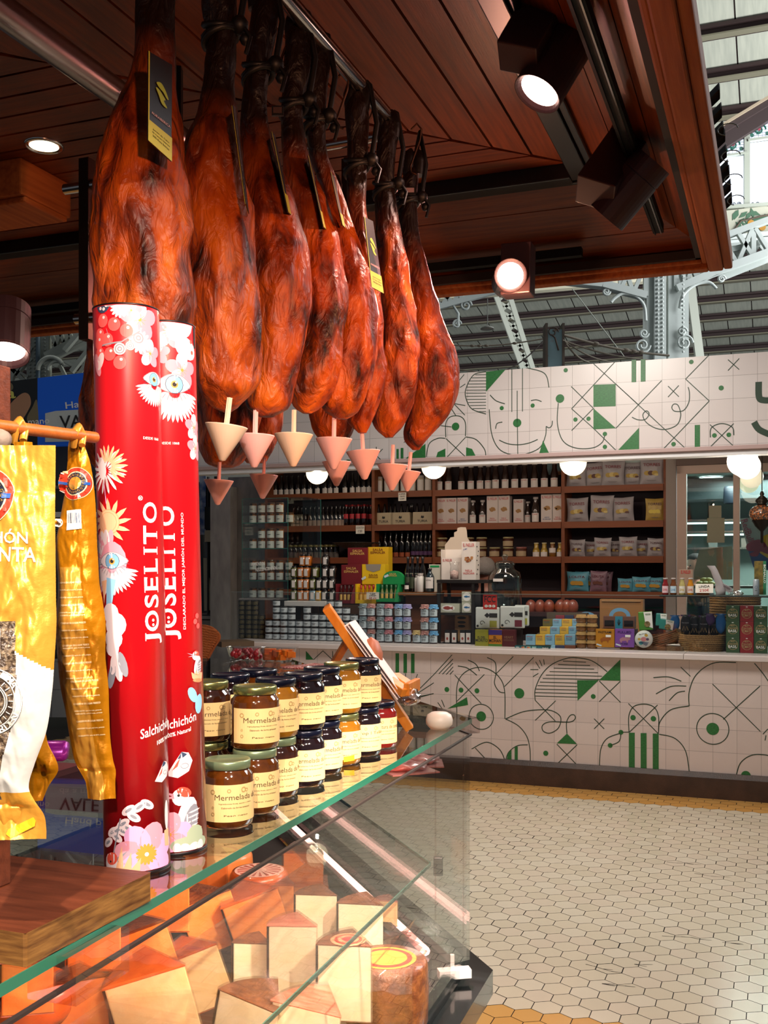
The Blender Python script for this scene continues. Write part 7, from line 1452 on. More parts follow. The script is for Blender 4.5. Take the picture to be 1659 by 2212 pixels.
# top: open paella box, glass jar, front box
vt=vk+.06; zt_=zt
def pk(px0,px1,py0,v,label,text_=True,side=.05):
    u0q,z1=uz(px0,py0,v); u1q=G(px1,py0,v); r=thing('stock_box',label,'box',W((u0q+u1q)/2,v,zt_),-TH); w3=u1q-u0q; h3=z1-zt_; return r,w3,h3
r,w3,h3=pk(*[Cc(238,0)[0],Cc(345,0)[0]],Cc(0,142)[1],vt,'white paella stock box standing forward on the black shelf'); b=MB(); b.box((0,.055,h3/2),(w3,.11,h3)); b.obj('carton',mat('box_cream','#ded4cb',.55),r); 
text('EL PAELLER',w3*.8,h3*.085,RED,r,(0,-.002,h3*.91)); text('PAELLA',w3*.5,h3*.055,RED,r,(0,-.002,h3*.24)); text('VALENCIANA',w3*.82,h3*.055,RED,r,(0,-.002,h3*.17)); text('3,80',w3*.28,h3*.03,mat('pen_blue','#3a4a9a',.5),r,(-w3*.25,-.002,h3*.80),roll=-.3)
b=MB(); rr=random.Random(2)
for k in range(12): b.disc(((rr.random()-.5)*w3*.45,-.0015-.0003*k,h3*.53+(rr.random()-.5)*h3*.13),w3*(.08+.05*rr.random()),seg=9,mi=k%2,ry=w3*.07)
b.obj('food_picture',[mat('paella_brown','#8a4a24',.6),mat('paella_tan','#b07a48',.6)],r)
b=MB(); 
for k in range(7): b.box((w3/2+.001,.03+.02*(k%3),h3*(.15+.12*k)),(.001,.02,.01)); 
b.obj('side_print',INK,r)
r,w3,h3=pk(Cc(80,0)[0],Cc(245,0)[0],Cc(0,200)[1],vt+.12,'opened cream stock display box with torn-up back flap'); CRM=mat('box_cream','#ded4cb',.55)
b=MB(); b.box((0,.005,h3*.36),(w3,.01,h3*.72)); b.box((-w3/2+.003,.05,h3*.5),(.006,.10,h3)); b.box((0,.10,h3*.5),(w3,.006,h3)); b.obj('carton',CRM,r)
b=MB(); zf=lambda y:uz(1000,1130+y/3.53,vt+.22)[1]-zt_; xf_=lambda x:G(930+x/3.53,1200,vt+.22)-G(930+162/3.53,1200,vt+.22); b.prism([(xf_(x),.105,zf(y)) for x,y in ((78,215),(80,165),(108,130),(122,108),(150,104),(150,70),(172,60),(175,36),(200,30),(238,32),(246,60),(250,110),(266,135),(262,215))],(0,.003,0)); b.obj('back_flap',mat('flap_tan','#b8a898',.6),r); text('EL PAELLER',w3*.42,h3*.08,RED,r,(-w3*.2,-.002,h3*.64))
c=W(G(*Cc(170,300),vt-.02),vt+.02,zt_); r=thing('glass_jar','open glass jar with pinkish sweets before the opened stock box','jar',c,-TH); lat([(.03,.0),(.034,.005),(.036,.06),(.030,.10),(.040,.135),(.037,.135)],glass('jar_glass',(.96,.96,.96),.6,.06,2.5),'jar_glass',r); lat([(0,.004),(.031,.006),(.033,.06),(0,.075)],mat('pink_sweets','#b8948a',.5,col2='#d8beb4',nscale=80),'contents',r)
# person behind the counter, mostly hidden by box and glass jar
def person(name,label,loc,hair,top,skin,face=0,h=1.62):
    r=thing(name,label,'person',loc,face); k=h/1.7
    b=MB(); pr=[(0,.82),(.15,.84),(.17,.95),(.155,1.08),(.175,1.25),(.19,1.34),(.15,1.42),(.07,1.455),(.055,1.50),(.06,1.53),(.075,1.56),(.083,1.60),(.082,1.65),(.07,1.70),(.04,1.73),(0,1.74)]
    n=26
    b.lathe([(a*k,z*k) for a,z in pr],n,sy=.72)
    for sx in (-1,1): b.tube([Vector((sx*.17*k,0,1.37*k)),Vector((sx*.24*k,-.02,1.12*k)),Vector((sx*.20*k,-.20*k,.98*k))],[.055*k,.045*k,.03*k],12)
    b.ball((0,-.075*k,1.615*k),.014*k,10,0,(1,1.2,1.3))
    for sx in (-1,1): b.ball((sx*.083*k,0,1.62*k),.018*k,8,0,(.5,1,1.4)); 
    b.obj('body',skin,r)
    b=MB(); b.lathe([(.152*k,.84*k),(.18*k,.95*k),(.165*k,1.08*k),(.185*k,1.25*k),(.20*k,1.34*k),(.16*k,1.43*k),(.08*k,1.462*k)],n,sy=.76)
    for sx in (-1,1): b.tube([Vector((sx*.17*k,0,1.38*k)),Vector((sx*.245*k,-.02,1.12*k)),Vector((sx*.21*k,-.17*k,.99*k))],[.065*k,.055*k,.042*k],12)
    b.obj('shirt',top,r)
    b=MB(); vs0=len(b.v); b.ball((0,.014*k,1.655*k),.094*k,20,0,(1,1.05,1.0)); b.xf(lambda p:Vector((p.x,p.y+(.03*k if p.y<-.04*k and p.z<1.69*k else 0),max(p.z,1.60*k)))+Vector((noise.noise(p*60),noise.noise(p*55),noise.noise(p*50)))*.006); b.obj('hair',hair,r)
    b=MB()
    for sx in (-1,1): b.ball((sx*.03*k,-.068*k,1.635*k),.007*k,8)
    b.obj('eyes',INK,r); return r
person('person','grey-haired person in a dark top bending behind the big glass jar',W(G(1048,1215,8.15),8.15,-.10),mat('hair_grey','#6e6660',.8,bump=.5,bscale=90),mat('shirt_black','#121014',.8),mat('skin_a','#8a5a4a',.5),2.7,1.655)
# big glass jar with tap lid
vj=7.72; r=thing('large_glass_jar','big empty glass jar with a knobbed glass lid on the worktop','glass jar',W(G(*Cc(566,600),vj),vj,uz(*Cc(566,648),vj)[1]),-TH); sc_=(uz(*Cc(566,235),vj)[1]-uz(*Cc(566,648),vj)[1]); R=.137*sc_/.40*1.0
JG=glass('big_jar_glass',(.80,.90,.88),.75,.07,2.2); R=(G(*Cc(692,500),vj)-G(*Cc(443,500),vj))/2
lat([(0,.004),(R*.9,.004),(R,.02),(R,sc_*.55),(R*.9,sc_*.66),(R*.58,sc_*.72),(R*.55,sc_*.78),(R*.57,sc_*.79)],JG,'jar_glass',r,36)
lat([(R*.6,sc_*.79),(R*.6,sc_*.83),(R*.5,sc_*.86),(R*.15,sc_*.88)],JG,'lid',r,30); lat([(R*.12,sc_*.88),(R*.10,sc_*.90),(R*.2,sc_*.94),(R*.16,sc_*.99),(0,sc_)],JG,'knob',r,20); b=MB(); b.box((-R*.15,-R-.001,sc_*.52),(R*.6,.002,.022)); b.obj('label',LBW,r)
b=MB(); zj=uz(*Cc(566,648),vj)[1]; b.box((0,.0,(zj-ZW)/2),(.2,.2,zj-ZW-.002)); tag(b.obj('plinth_block',mat('plinth_dark','#241c1c',.6),loc=W(G(*Cc(566,650),vj),vj,ZW+.001),rz=-TH),'dark block the big glass jar stands on','plinth')
# pouches and red sticker sign
PO=mat('pouch_white','#c6ccc8',.45)
for i,(x0,x1,y0,y1,v,am,lb) in enumerate(((342,522,640,806,7.42,mat('pouch_olive','#9a9c3c',.5),'white pouch with olive square, left'),(530,715,633,802,7.40,mat('pouch_wine','#6c2030',.5),'white pouch with dark red square, centre'),(640,748,625,785,7.50,mat('pouch_olive','#9a9c3c',.5),'white pouch mostly hidden at the right'))):
    r,w3,h3=cc_('coffee_pouch',lb,x0,x1,y0,y1,v,.03,PO,cat_='pouch',group='white pouches',bev=.008); y=-.002
    b=MB(); b.prism([(-w3*.12,y,h3*.62),(0,y,h3*.74),(w3*.12,y,h3*.62),(0,y,h3*.50)],(0,.001,0)); b.box((w3*.26,y,h3*.62),(w3*.34,.001,h3*.20)); b.obj('print',INK,r); b=MB(); b.box((w3*.26,y-.001,h3*.22),(w3*.30,.001,h3*.30)); b.obj('colour_square',am,r); b=MB(); b.tube([v2+Vector((0,y,0)) for v2 in spiral((-w3*.22,0,h3*.25),w3*.12,turns=.9,n=12)],.0018,4); b.disc((-w3*.40,y-.001,h3*.12),w3*.05,seg=12); b.obj('ring_print',INK,r)
for i,(x,) in enumerate(((430,),(622,))):
    b=MB(); zb_=uz(*Cc(x,812),7.46)[1]; b.box((0,.03,(zb_-ZW)/2),(.13,.06,zb_-ZW-.002)); tag(b.obj('pouch_support',mat('plinth_dark','#241c1c',.6),loc=W(G(*Cc(x,850),7.46),7.47,ZW+.001),rz=-TH),'dark box under the white pouches, %s'%('left','right')[i],'block')
u,z=uz(*Cc(455,602),7.24); r=thing('red_sign','small red square sign reading FCC VLC on the guard glass','sign',W(u,7.235,z),-TH); wq=G(*Cc(508,602),7.24)-G(*Cc(402,602),7.24); b=MB(); b.box((0,0,0),(wq,.002,wq*1.02)); b.obj('board',mat('sign_red','#b8241c',.5),r); text('FCC',wq*.8,wq*.42,INK,r,(0,-.003,wq*.2))
for k,ch in enumerate('VLC'): b=MB(); b.disc(((k-1)*wq*.27,-.003,-wq*.28),wq*.12,seg=8,ry=wq*.1); b.obj('letter_tile',WPR,r); text(ch,wq*.11,wq*.11,INK,r,((k-1)*wq*.27,-.005,-wq*.28))
for i,(x0,x1,t,m,lb) in enumerate(((340,440,'NIGRITO',mat('box_olive','#8c8a24',.5),'small square olive chocolate box beside the black shelf'),(443,545,'EL MOHAN',mat('box_amber','#c07a1c',.5),'purple orange and green striped box'),(547,645,'HEART',mat('box_wine','#521820',.5),'square dark wine-red chocolate box, last of the three'))):
    r,w3,h3=cc_('chocolate_box',lb,x0,x1,812,966,7.36,.05,m,group='square chocolate boxes')
    if i==1:
        b=MB(); b.box((0,-.001,h3*.87),(w3,.002,h3*.26)); b.obj('purple_band',mat('band_purple','#3c2c74',.5),r); b=MB(); b.box((0,-.001,h3*.14),(w3,.002,h3*.28)); b.obj('green_band',mat('band_green','#4a7a2c',.5),r); text('EL',w3*.25,h3*.13,INK,r,(0,-.004,h3*.62)); text('MOHAN',w3*.9,h3*.17,INK,r,(0,-.004,h3*.45))
    elif i==0:
        text('EL DEL',w3*.6,h3*.11,INK,r,(0,-.002,h3*.62)); text('MORITO',w3*.92,h3*.14,INK,r,(0,-.002,h3*.47)); b=MB(); b.box((0,-.001,h3*.10),(w3*.6,.002,h3*.04)); b.box((0,-.001,h3*.16),(w3*.8,.002,h3*.03)); b.obj('print',INK,r)
    else:
        text('HEART',w3*.7,h3*.12,mat('print_dull_gold','#8a6a50',.5),r,(0,-.002,h3*.62)); b=MB(); b.box((0,-.001,h3*.5),(w3*.8,.002,h3*.012)); b.box((0,-.001,h3*.45),(w3*.8,.002,h3*.012)); b.obj('print',mat('print_dull_gold','#8a6a50',.5),r)
r,w3,h3=cc_('card_payment_sign','teal strip sign with payment card symbols at the worktop front',642,915,930,968,7.28,.004,mat('teal_dark','#0e4444',.4),cat_='sign')
for k in range(5):
    b=MB(); b.box((-w3*.42+k*w3*.155,-.002,h3*.5),(w3*.13,.001,h3*.7)); b.obj('card_symbol',mat('teal_line','#6aa8a8',.5) if k in (2,3) else mat('teal_mid','#2a6a74',.5),r)
    if k in (1,2):
        for q in (-1,1): b=MB(); b.disc((-w3*.42+k*w3*.155+q*w3*.02,-.0035-.0005*q,h3*.5),h3*.22,seg=12); b.obj('card_logo',mat('card_red','#b84a3a' if k==1 else '#3a6aa8',.5) if q<0 else mat('card_orange','#d08a3a',.5),r)
text('VISA',w3*.09,h3*.3,WPR,r,(-w3*.42,-.0035,h3*.5)); text('bizum',w3*.09,h3*.3,WPR,r,(w3*.045,-.0035,h3*.5)); text('Dankort',w3*.16,h3*.3,WPR,r,(w3*.36,-.0035,h3*.5))
# chocolate bar display (tilted rows)
BLc=mat('bar_blue','#86b4cc',.5); YLc=mat('bar_yellow','#d8b048',.5); OLc=mat('bar_olive','#6c6430',.5); NV=mat('bar_navy','#2c3858',.5); BR_=mat('bar_brown','#6c3c28',.5)
rows_=[(850,930,[(725,800,BLc),(800,873,YLc),(873,948,BLc),(948,1022,YLc),(1022,1105,BLc)],7.42,'front'),(790,848,[(832,912,YLc),(912,985,BLc),(985,1052,YLc),(1052,1110,BLc)],7.50,'second'),(732,788,[(855,930,OLc),(930,1000,BLc),(1000,1080,YLc),(1080,1150,BLc)],7.58,'third'),(702,732,[(952,1022,mat('bar_red','#8a3038',.5)),(1022,1092,NV),(1092,1165,BR_)],7.66,'rear')]
for y0,y1,it,v,nm in rows_:
    for i,(x0,x1,m) in enumerate(it):
        r,w3,h3=cc_('chocolate_bar','small chocolate carton, %s row, %s from the left'%(nm,ORD[i]),x0+1,x1-1,y0,y1,v,.06,m,group='chocolate display')
        if h3>.03:
            tt_=('PORTER','VANILLA','CINNAMON') if m is YLc else ('BREAK','SALTED','CARAMEL')
            for k,t in enumerate(tt_[:3 if h3>.05 else 2]): text(t,w3*.62,h3*.09,mat('print_navy','#34486a',.5) if k else RED,r,(-w3*.08,-.0015,h3*(.82-.16*k)))
for i,(x0,x1,m) in enumerate(((918,950,BLc),(950,1022,NV),(1022,1103,BR_))): cc_('chocolate_bar','small chocolate carton lying in the bottom row before the display, %s'%ORD[i],x0,x1,933,966,7.34,.05,m,group='chocolate display')
b=MB(); zq=uz(*Cc(915,932),7.42)[1]; b.box((0,0,(zq-ZW)/2),(G(*Cc(1105,900),7.42)-G(*Cc(725,900),7.42),.06,zq-ZW-.002)); b.box((.03,.09,(zq-ZW)/2+.04),(.30,.08,zq-ZW+.075)); b.box((.05,.17,(zq-ZW)/2+.06),(.30,.07,zq-ZW+.12)); b.box((.07,.25,.12),(.30,.07,.235)); tag(b.obj('tiered_stand',mat('stand_cardboard','#54483a',.7),loc=W((G(*Cc(915,900),7.42)),7.455,ZW+.001),rz=-TH),'stepped cardboard stand under the small chocolate cartons','stand')
# tan cloth jars in two columns
TJc=None
def tanjar():
    r=thing('honey_jar','jar','jar'); R=.037; lat([(0,0),(R*.85,0),(R,.01),(R,.035),(R*.85,.046)],mat('honey_brown','#6c4420',.2,coat=.6,col2='#84582c',nscale=50),'glass_body',r); b=MB(); b.lathe([(R*1.15,.036),(R*.95,.050),(R*.9,.0585),(0,.0595)],18); b.obj('cloth_cover',mat('cloth_tan','#a5804a',.8,col2='#b8945c',nscale=60),r); return Proto(r)
TJc=tanjar()
for ci,x in enumerate((1150,1232)):
    for j in range(4): TJc.put(W(G(*Cc(x,960),7.40),7.40,ZW+.0005+j*.060),-TH,'tan cloth-capped honey jar, %s column, %s from the bottom'%(('left','right')[ci],ORD[j]),'tan honey jars')
for i,(x0,x1,m,t,pc,lb) in enumerate(((1260,1402,mat('box_mustard','#b87a14',.5),'PASTRAMI',mat('cow_rust','#9a5414',.5),'mustard pastrami box with a cow shape'),(1406,1552,mat('box_purple','#7c4aa0',.5),'PULLED',mat('pig_pink','#b07a8c',.5),'purple pulled pork box'))):
    r,w3,h3=cc_('meat_box',lb,x0,x1,806,948,7.36,.04,m); text(t,w3*.7,h3*.12,INK if i==0 else mat('print_indigo','#2c1c5c',.5),r,(0,-.002,h3*.82)); b=MB(); b.prism([(w3*q[0],-.002,h3*q[1]) for q in ((-.25,.45),(-.1,.55),(.15,.52),(.28,.58),(.3,.42),(.2,.38),(.16,.22),(.08,.36),(-.12,.34),(-.16,.2),(-.24,.34))],(0,.001,0)); b.obj('animal_picture',pc,r); b=MB(); b.box((w3*.18,-.004,h3*.62),(w3*.28,.001,h3*.13)); b.obj('white_sticker',WPR,r); b=MB(); b.box((-w3*.32,-.002,h3*.12),(w3*.28,.001,h3*.08),0,M=Matrix.Rotation(.3,3,'Y')); b.obj('price_sticker',LBB,r)
    if i: text('PORK',w3*.4,h3*.13,mat('print_indigo','#2c1c5c',.5),r,(0,-.002,h3*.18))
# cardboard carrier with blue arch handle
r,w3,h3=cc_('jar_carrier','brown carrier with a blue arched handle holding two jars',1318,1556,710,805,7.52,.09,mat('carrier_brown','#6a4434',.6),cat_='carrier'); b=MB(); n=14
b.prism([(.075*math.cos(PI*k/n),.04,h3+.060*math.sin(PI*k/n)) for k in range(n+1)]+[(.048*math.cos(PI-PI*k/n),.04,h3+.035*math.sin(PI*k/n)) for k in range(n+1)],(0,.003,0)); b.obj('arched_handle',mat('handle_blue','#6a9cc0',.6),r); b=MB(); b.box((0,-.001,h3*.5),(w3*.24,.003,h3*1.02)); b.obj('blue_band',mat('band_teal','#2a8098',.5),r)
for q in (-1,1): b=MB(); b.box((q*w3*.31,-.001,h3*.42),(w3*.30,.002,h3*.5)); b.obj('window',CAPB,r)
b=MB()
for k in range(5): a=PI*(.2+.15*k); b.tube([(0,-.004,h3*.25),(w3*.07*math.cos(a),-.004,h3*.25+w3*.2*math.sin(a))],.0015,4)
b.obj('plant_print',INK,r)
b=MB(); zc=uz(*Cc(1437,806),7.54)[1]; b.box((0,.04,(zc-ZW)/2),(.25,.08,zc-ZW-.002)); tag(b.obj('carrier_support',mat('plinth_dark','#241c1c',.6),loc=W(G(*Cc(1437,850),7.54),7.52,ZW+.001),rz=-TH),'dark box under the brown jar carrier','block')
r,w3,h3=cc_('kraft_bag','large kraft paper bag standing behind the carrier',1290,1620,580,965,7.78,.10,mat('kraft_bag_paper','#94683c',.8,bump=.3,bscale=14),cat_='paper bag'); b=MB(); b.box((0,-.004,h3*.97),(w3*.9,.01,h3*.03)); b.obj('folded_rim',KRAFT,r)
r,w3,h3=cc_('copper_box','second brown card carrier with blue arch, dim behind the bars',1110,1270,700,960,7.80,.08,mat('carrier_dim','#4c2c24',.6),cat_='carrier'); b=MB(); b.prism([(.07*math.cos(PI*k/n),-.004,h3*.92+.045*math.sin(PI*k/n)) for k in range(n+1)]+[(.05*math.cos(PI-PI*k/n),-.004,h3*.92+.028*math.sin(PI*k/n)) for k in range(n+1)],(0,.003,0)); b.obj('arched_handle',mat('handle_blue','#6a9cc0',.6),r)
# cured sausages row inside the stall behind the chocolate
for i,x in enumerate((765,835,905,990,1040,1085)):
    u,z=uz(*Cc(x,640),8.1); b=MB(); b.ball((0,0,0),1,14,0,(.045,.035,.06)); tag(b.obj('cured_meat',mat('cured_meat_red','#74301f',.4,col2='#8f4630',nscale=20,coat=.4),loc=W(u,8.1,z)),'dim reddish cured meat piece, %s from the left behind the sneeze guard'%ORD[i],'cured meat','cured meats behind the guard glass')
u,z=uz(*Cc(920,710),8.1); b=MB(); b.box((0,.0,0),(.8,.35,.03)); b.box((0,.1,-(z-ZW)/2),(.7,.1,z-ZW-.04)); tag(b.obj('meat_shelf',mat('meat_shelf_dark','#33191a',.5),loc=W(u,8.1,z+.02),rz=-TH),'dark inner bench carrying the cured meat behind the guard glass','bench')
# crop D goods
Dd=lambda x,y:(1250+x/4.056,1180+y/4.056)
def dc_(n,l,x0,x1,y0,y1,v,d,m,**k): a=Dd(x0,y0);c=Dd(x1,y1); return carton(n,l,a[0],c[0],a[1],c[1],v,d,m,**k)
# round white tin
u,z=uz(*Dd(568,815),7.33); R=(G(*Dd(645,815),7.33)-G(*Dd(490,815),7.33))/2; r=thing('round_label_tin','round white tin with fish and starfish drawings standing upright','tin',W(u,7.35,z),-TH); b=MB(); b.lathe([(0,-.0),(R,0),(R,.03),(0,.03)],32); b.xf(lambda p:Vector((p.x,p.z-.01,p.y))); b.obj('tin_body',mat('tin_white','#d2d6d0',.4),r)
b=MB(); y=-.012
for dx,dz,q,mi in ((.02,.025,.012,0),(-.035,.0,.010,0),(-.02,-.025,.014,1),(.0,.0,.018,2),(.03,-.0,.010,3)): b.disc((dx*R/.055*.8,y-.0003*mi,dz*R/.055),q*R/.055,seg=6 if mi==0 else 12,mi=mi,ry=q*.8*R/.055)
for k in range(5): b.box((.0+.004*k,y-.002,-R*(.35+.1*k)),(R*(1.2-.25*k),.0008,R*.045),4)
b.obj('drawing',[mat('draw_gold','#c8a040',.5),mat('draw_teal','#3a8c8c',.5),mat('draw_pink','#c07a80',.5),mat('draw_navy','#28406a',.5),mat('draw_navy','#28406a',.5)],r); text('Sardinas',R*.9,R*.16,INK,r,(-R*.1,-.013,R*.62),roll=-.2)
# baskets
def weave(name,c1,c2):
    m=bpy.data.materials.new(name); m.use_nodes=True; nt=m.node_tree; b=nt.nodes['Principled BSDF']; L=nt.links.new; N=nt.nodes.new; tc=N('ShaderNodeTexCoord'); mp=N('ShaderNodeMapping'); mp.inputs['Scale'].default_value=(1,1,2.2); L(tc.outputs['Object'],mp.inputs[0])
    w_=N('ShaderNodeTexWave'); w_.inputs['Scale'].default_value=30; w_.inputs['Distortion'].default_value=3; w_.inputs['Detail Scale'].default_value=4; w_.bands_direction='DIAGONAL'; L(mp.outputs[0],w_.inputs['Vector']); r=N('ShaderNodeValToRGB'); r.color_ramp.elements[0].color=lin(c1); r.color_ramp.elements[1].color=lin(c2); L(w_.outputs[0],r.inputs[0]); L(r.outputs[0],b.inputs['Base Color']); bp=N('ShaderNodeBump'); bp.inputs['Strength'].default_value=.6; L(w_.outputs[0],bp.inputs['Height']); L(bp.outputs[0],b.inputs['Normal']); b.inputs['Roughness'].default_value=.75; return m
WV1=weave('woven_palm','#4a3018','#9a7440'); WV2=weave('woven_dark','#2c1a0e','#6c4826')
u,z=uz(*Dd(1070,950),7.42); wq=(G(*Dd(1280,800),7.42)-G(*Dd(880,800),7.42))/2; hq=uz(*Dd(1080,775),7.42)[1]-ZW
r=thing('woven_basket','round woven palm basket full of dark snack bags','basket',W(G(*Dd(1078,800),7.42),7.46,ZW),-TH); b=MB()
for k in range(9): zc=hq*(k+.5)/9; Rk=wq*(.86+.14*min(1,k/4)); b.tube([(Rk*math.cos(2*PI*t/32),Rk*.7*math.sin(2*PI*t/32),zc) for t in range(33)],hq/15,6,cap=False)
b.lathe([(0,.004),(wq*.84,.004),(wq*.98,hq*.5),(wq*.97,hq)],32,sy=.7); b.obj('basket_body',WV1,r)
b=MB(); b.tube([(-wq*.9-.04*math.sin(PI*t/8),-.02,hq*.9+ .05*math.sin(PI*t/8)+.0*t) for t in range(9)],.010,8); b.obj('handle',WV1,r)
BKB=mat('bag_black','#131118',.3,bump=.2); BLB=mat('bag_blue','#1c5c9c',.3,bump=.2); PUB=mat('bag_purple','#42245c',.35)
for i,(x,y0,y1,m,lb) in enumerate(((935,600,745,BKB,'black snack bag leaning left'),(1010,612,770,BKB,'black snack bag, front left'),(1095,605,765,BKB,'black snack bag with purple top, centre'),(1185,615,770,BKB,'black snack bag, front right'),(1245,590,720,BLB,'blue snack bag at the right'),(840,605,700,BLB,'blue snack bag at the left beside the basket'),(1150,590,650,PUB,'purple topped snack bag at the back'))):
    u,z0=uz(*Dd(x,y1),7.44); z1=uz(*Dd(x,y0),7.44)[1]; r=thing('snack_bag',lb+' in the palm basket','snack bag',W(u,7.45+.03*(i%2),z0-.03),-TH,'snack bags in the palm basket'); h3=z1-z0+.03; b=MB(); b.ball((0,0,h3*.5),1,16,0,(.034,.014,h3*.56)); b.xf(lambda p:Vector((p.x*(1.0 if p.z<h3*.9 else 1.3)+noise.noise(p*40+Vector((i,0,0)))*.004,p.y,min(p.z,h3)))); b.obj('bag_film',m,r); b=MB(); b.box((0,-.001,h3*.96),(.066,.004,h3*.07)); b.obj('sealed_top',PUB if i in (0,2) else m,r)
    if m is BKB: text('Fuet snacks',.045,.008,mat('print_grey2','#8a8890',.5),r,(0,-.016,h3*.62)); b=MB(); b.tube([(-.02+.01*k,-.017,h3*(.25+.2*(k%2))) for k in range(5)],.0018,4); b.obj('drawing',mat('stick_tan','#a08050',.6),r)
# tilted tray basket with green pouches
r=thing('woven_tray','dark woven tray basket tipped towards the viewer','basket',W(G(*Dd(760,850),7.50),7.50,uz(*Dd(760,862),7.5)[1]+.0),-TH); r.rotation_euler=(0,-.14,-TH); b=MB(); wt=(G(*Dd(900,800),7.5)-G(*Dd(640,800),7.5))
for k in range(6): b.tube([(wt*.5*(.9+.02*k)*math.cos(2*PI*t/28),.10*math.sin(2*PI*t/28),.008+.013*k+.02*math.cos(2*PI*t/28)) for t in range(29)],.008,6,cap=False)
b.lathe([(0,.0),(wt*.45,.0),(wt*.48,.08)],28,sy=.42); b.obj('tray_body',WV2,r); b=MB(); b.tube([(wt*.5,-.02,.09),(wt*.6,-.02,.09),(wt*.64,-.02,.05),(wt*.56,-.02,.01)],.009,8); b.obj('handle',WV1,r)
b=MB(); b.box((0,0,.014),(.42,.18,.026)); tag(b.obj('wicker_mat',WV2,loc=W(G(*Dd(640,900),7.42),7.46,ZW),rz=-TH),'flat dark wicker tray under the round tin','tray')
for i,(x0,x1,y0,y1,m,m2,lb) in enumerate(((530,652,572,738,mat('pouch_green','#4a8a34',.45),WPR,'green and white snack pouch'),(672,768,588,700,mat('pouch_teal','#2a8078',.45),WPR,'teal and white snack pouch, rear'),(700,822,640,735,mat('pouch_teal','#2a8078',.45),LBW,'pale teal pouch lying forward'))):
    r,w3,h3=dc_('snack_pouch',lb,x0,x1,y0,y1,7.50-.02*i,.025,m,cat_='pouch',group='green snack pouches',bev=.006,rz=0); r.rotation_euler=(0,.12*(i-1)+.05,-TH); b=MB(); b.prism([(-w3*.1,-.002,h3*.98),(w3*.5,-.002,h3*.98),(w3*.5,-.002,h3*.1),(0,-.002,h3*.25)],(0,.001,0)); b.obj('white_panel',m2,r); b=MB(); b.disc((w3*.12,-.004,h3*.33),w3*.22,seg=16); b.obj('bowl_picture',mat('bowl_photo','#4c3c28',.6,col2='#a89058',nscale=80),r); text('VEGGIE',w3*.4,h3*.09,mat('print_green','#2a6a2c',.5),r,(w3*.2,-.004,h3*.85))
# cracker boxes
CG_=mat('cracker_green','#33502e',.5); CR=mat('cracker_red','#8e141c',.5); TAN=mat('cracker_tan','#b59a6a',.5)
z0c=ZW; v=7.36
for ci,(x0,x1,m,t) in enumerate(((1290,1410,CG_,'BASIL'),(1413,1533,CR,'TOMATO'),(1536,1656,CG_,'BASIL'),(1659,1780,CR,'TOMATO'))):
    ua_,ub_=G(*Dd(x0,900),v),G(*Dd(x1,900),v); hh=(uz(*Dd(1470,522),v)[1]-ZW)/3
    for j in range(3):
        r=thing('cracker_box','%s cracker box, %s column from the left, %s'%('green' if m is CG_ else 'red',ORD[ci],('bottom','middle','top')[j]),'cracker box',W((ua_+ub_)/2,v,ZW+.0005+j*(hh)),-TH,'stacked cracker boxes'); w3=ub_-ua_-.002; b=MB(); b.box((0,.05,hh/2),(w3,.1,hh-.001)); b.obj('carton',m,r,bev=.001)
        b=MB(); b.lathe([(w3*.36,0),(w3*.39,0)],24); b.xf(lambda p:Vector((p.x,-.0015,p.y+hh*.5))); b.obj('ring_print',TAN,r); text('MARY',w3*.3,hh*.09,TAN,r,(0,-.0025,hh*.72)); text('CRACKER',w3*.66,hh*.12,TAN,r,(0,-.0025,hh*.56)); text(t,w3*.66 if t=='BASIL' else w3*.7,hh*.17,WPR if t=='BASIL' else TAN,r,(0,-.003,hh*.39)); b=MB(); b.box((0,-.001,hh*.92),(w3*.14,.001,hh*.04)); b.obj('hang_hole',WPR,r)
# sneeze guard glass and upper glass shelf
gu0,gu1=G(500,1300,7.22),UR; zg=uz(1280,1285,7.22)[1]; b=MB(); b.box(((gu1-gu0)/2,0,(zg-ZW)/2),(gu1-gu0,.006,zg-ZW)); gd=thing('sneeze_guard','clear glass guard running along the stall worktop','glass guard',W(gu0,7.22,ZW),-TH); b.obj('glass_pane',glass('guard_glass',(.96,.975,.97),.7,.03,4),gd); b=MB(); b.box(((gu1-gu0)/2,0,zg-ZW),(gu1-gu0,.006,.003)); b.obj('glass_edge',mat('edge_pale','#7f8c86',.2),gd)
ug=G(1425,1285,7.24); zs_=uz(1520,1286,7.24)[1]; b=MB(); b.box(((UR-ug)/2,.10,-.005),(UR-ug,.22,.010)); gs=thing('glass_shelf','dark-edged glass shelf above the crackers carrying small bottles','shelf',W(ug,7.24,zs_),-TH); b.obj('glass_plate',glass('shelf_glass2',(.7,.75,.74),.7,.06,3),gs); b=MB(); b.box(((UR-ug)/2,-.012,-.005),(UR-ug,.004,.012)); b.obj('dark_edge',BLACK,gs)
LD={}
for i,(x,bc,lc,tc_) in enumerate(((757,'#7c1a1c','#e2c2c8','#c02a3a'),(828,'#6c3c1c','#bcd4e2','#5a8ab0'),(905,'#b0a468','#e2ded0','#c8a83c'),(978,'#c07c14','#e2d4cc','#c85a2c'))):
    bt=bottle(.0215,.115,mat('linda_%d'%i,bc,.12,coat=.7),CAPW,mat('linda_label_%d'%i,lc,.5),.62,.58,(.12,.52),'juice_bottle',('Linda',mat('linda_print_%d'%i,tc_,.5),.016,.32)); bt.put(W(G(*Dd(x,425),7.30),7.32,zs_),-TH,'small %s juice bottle on the glass shelf'%('red','brown','pale yellow','orange')[i],'juice bottles on the glass shelf')
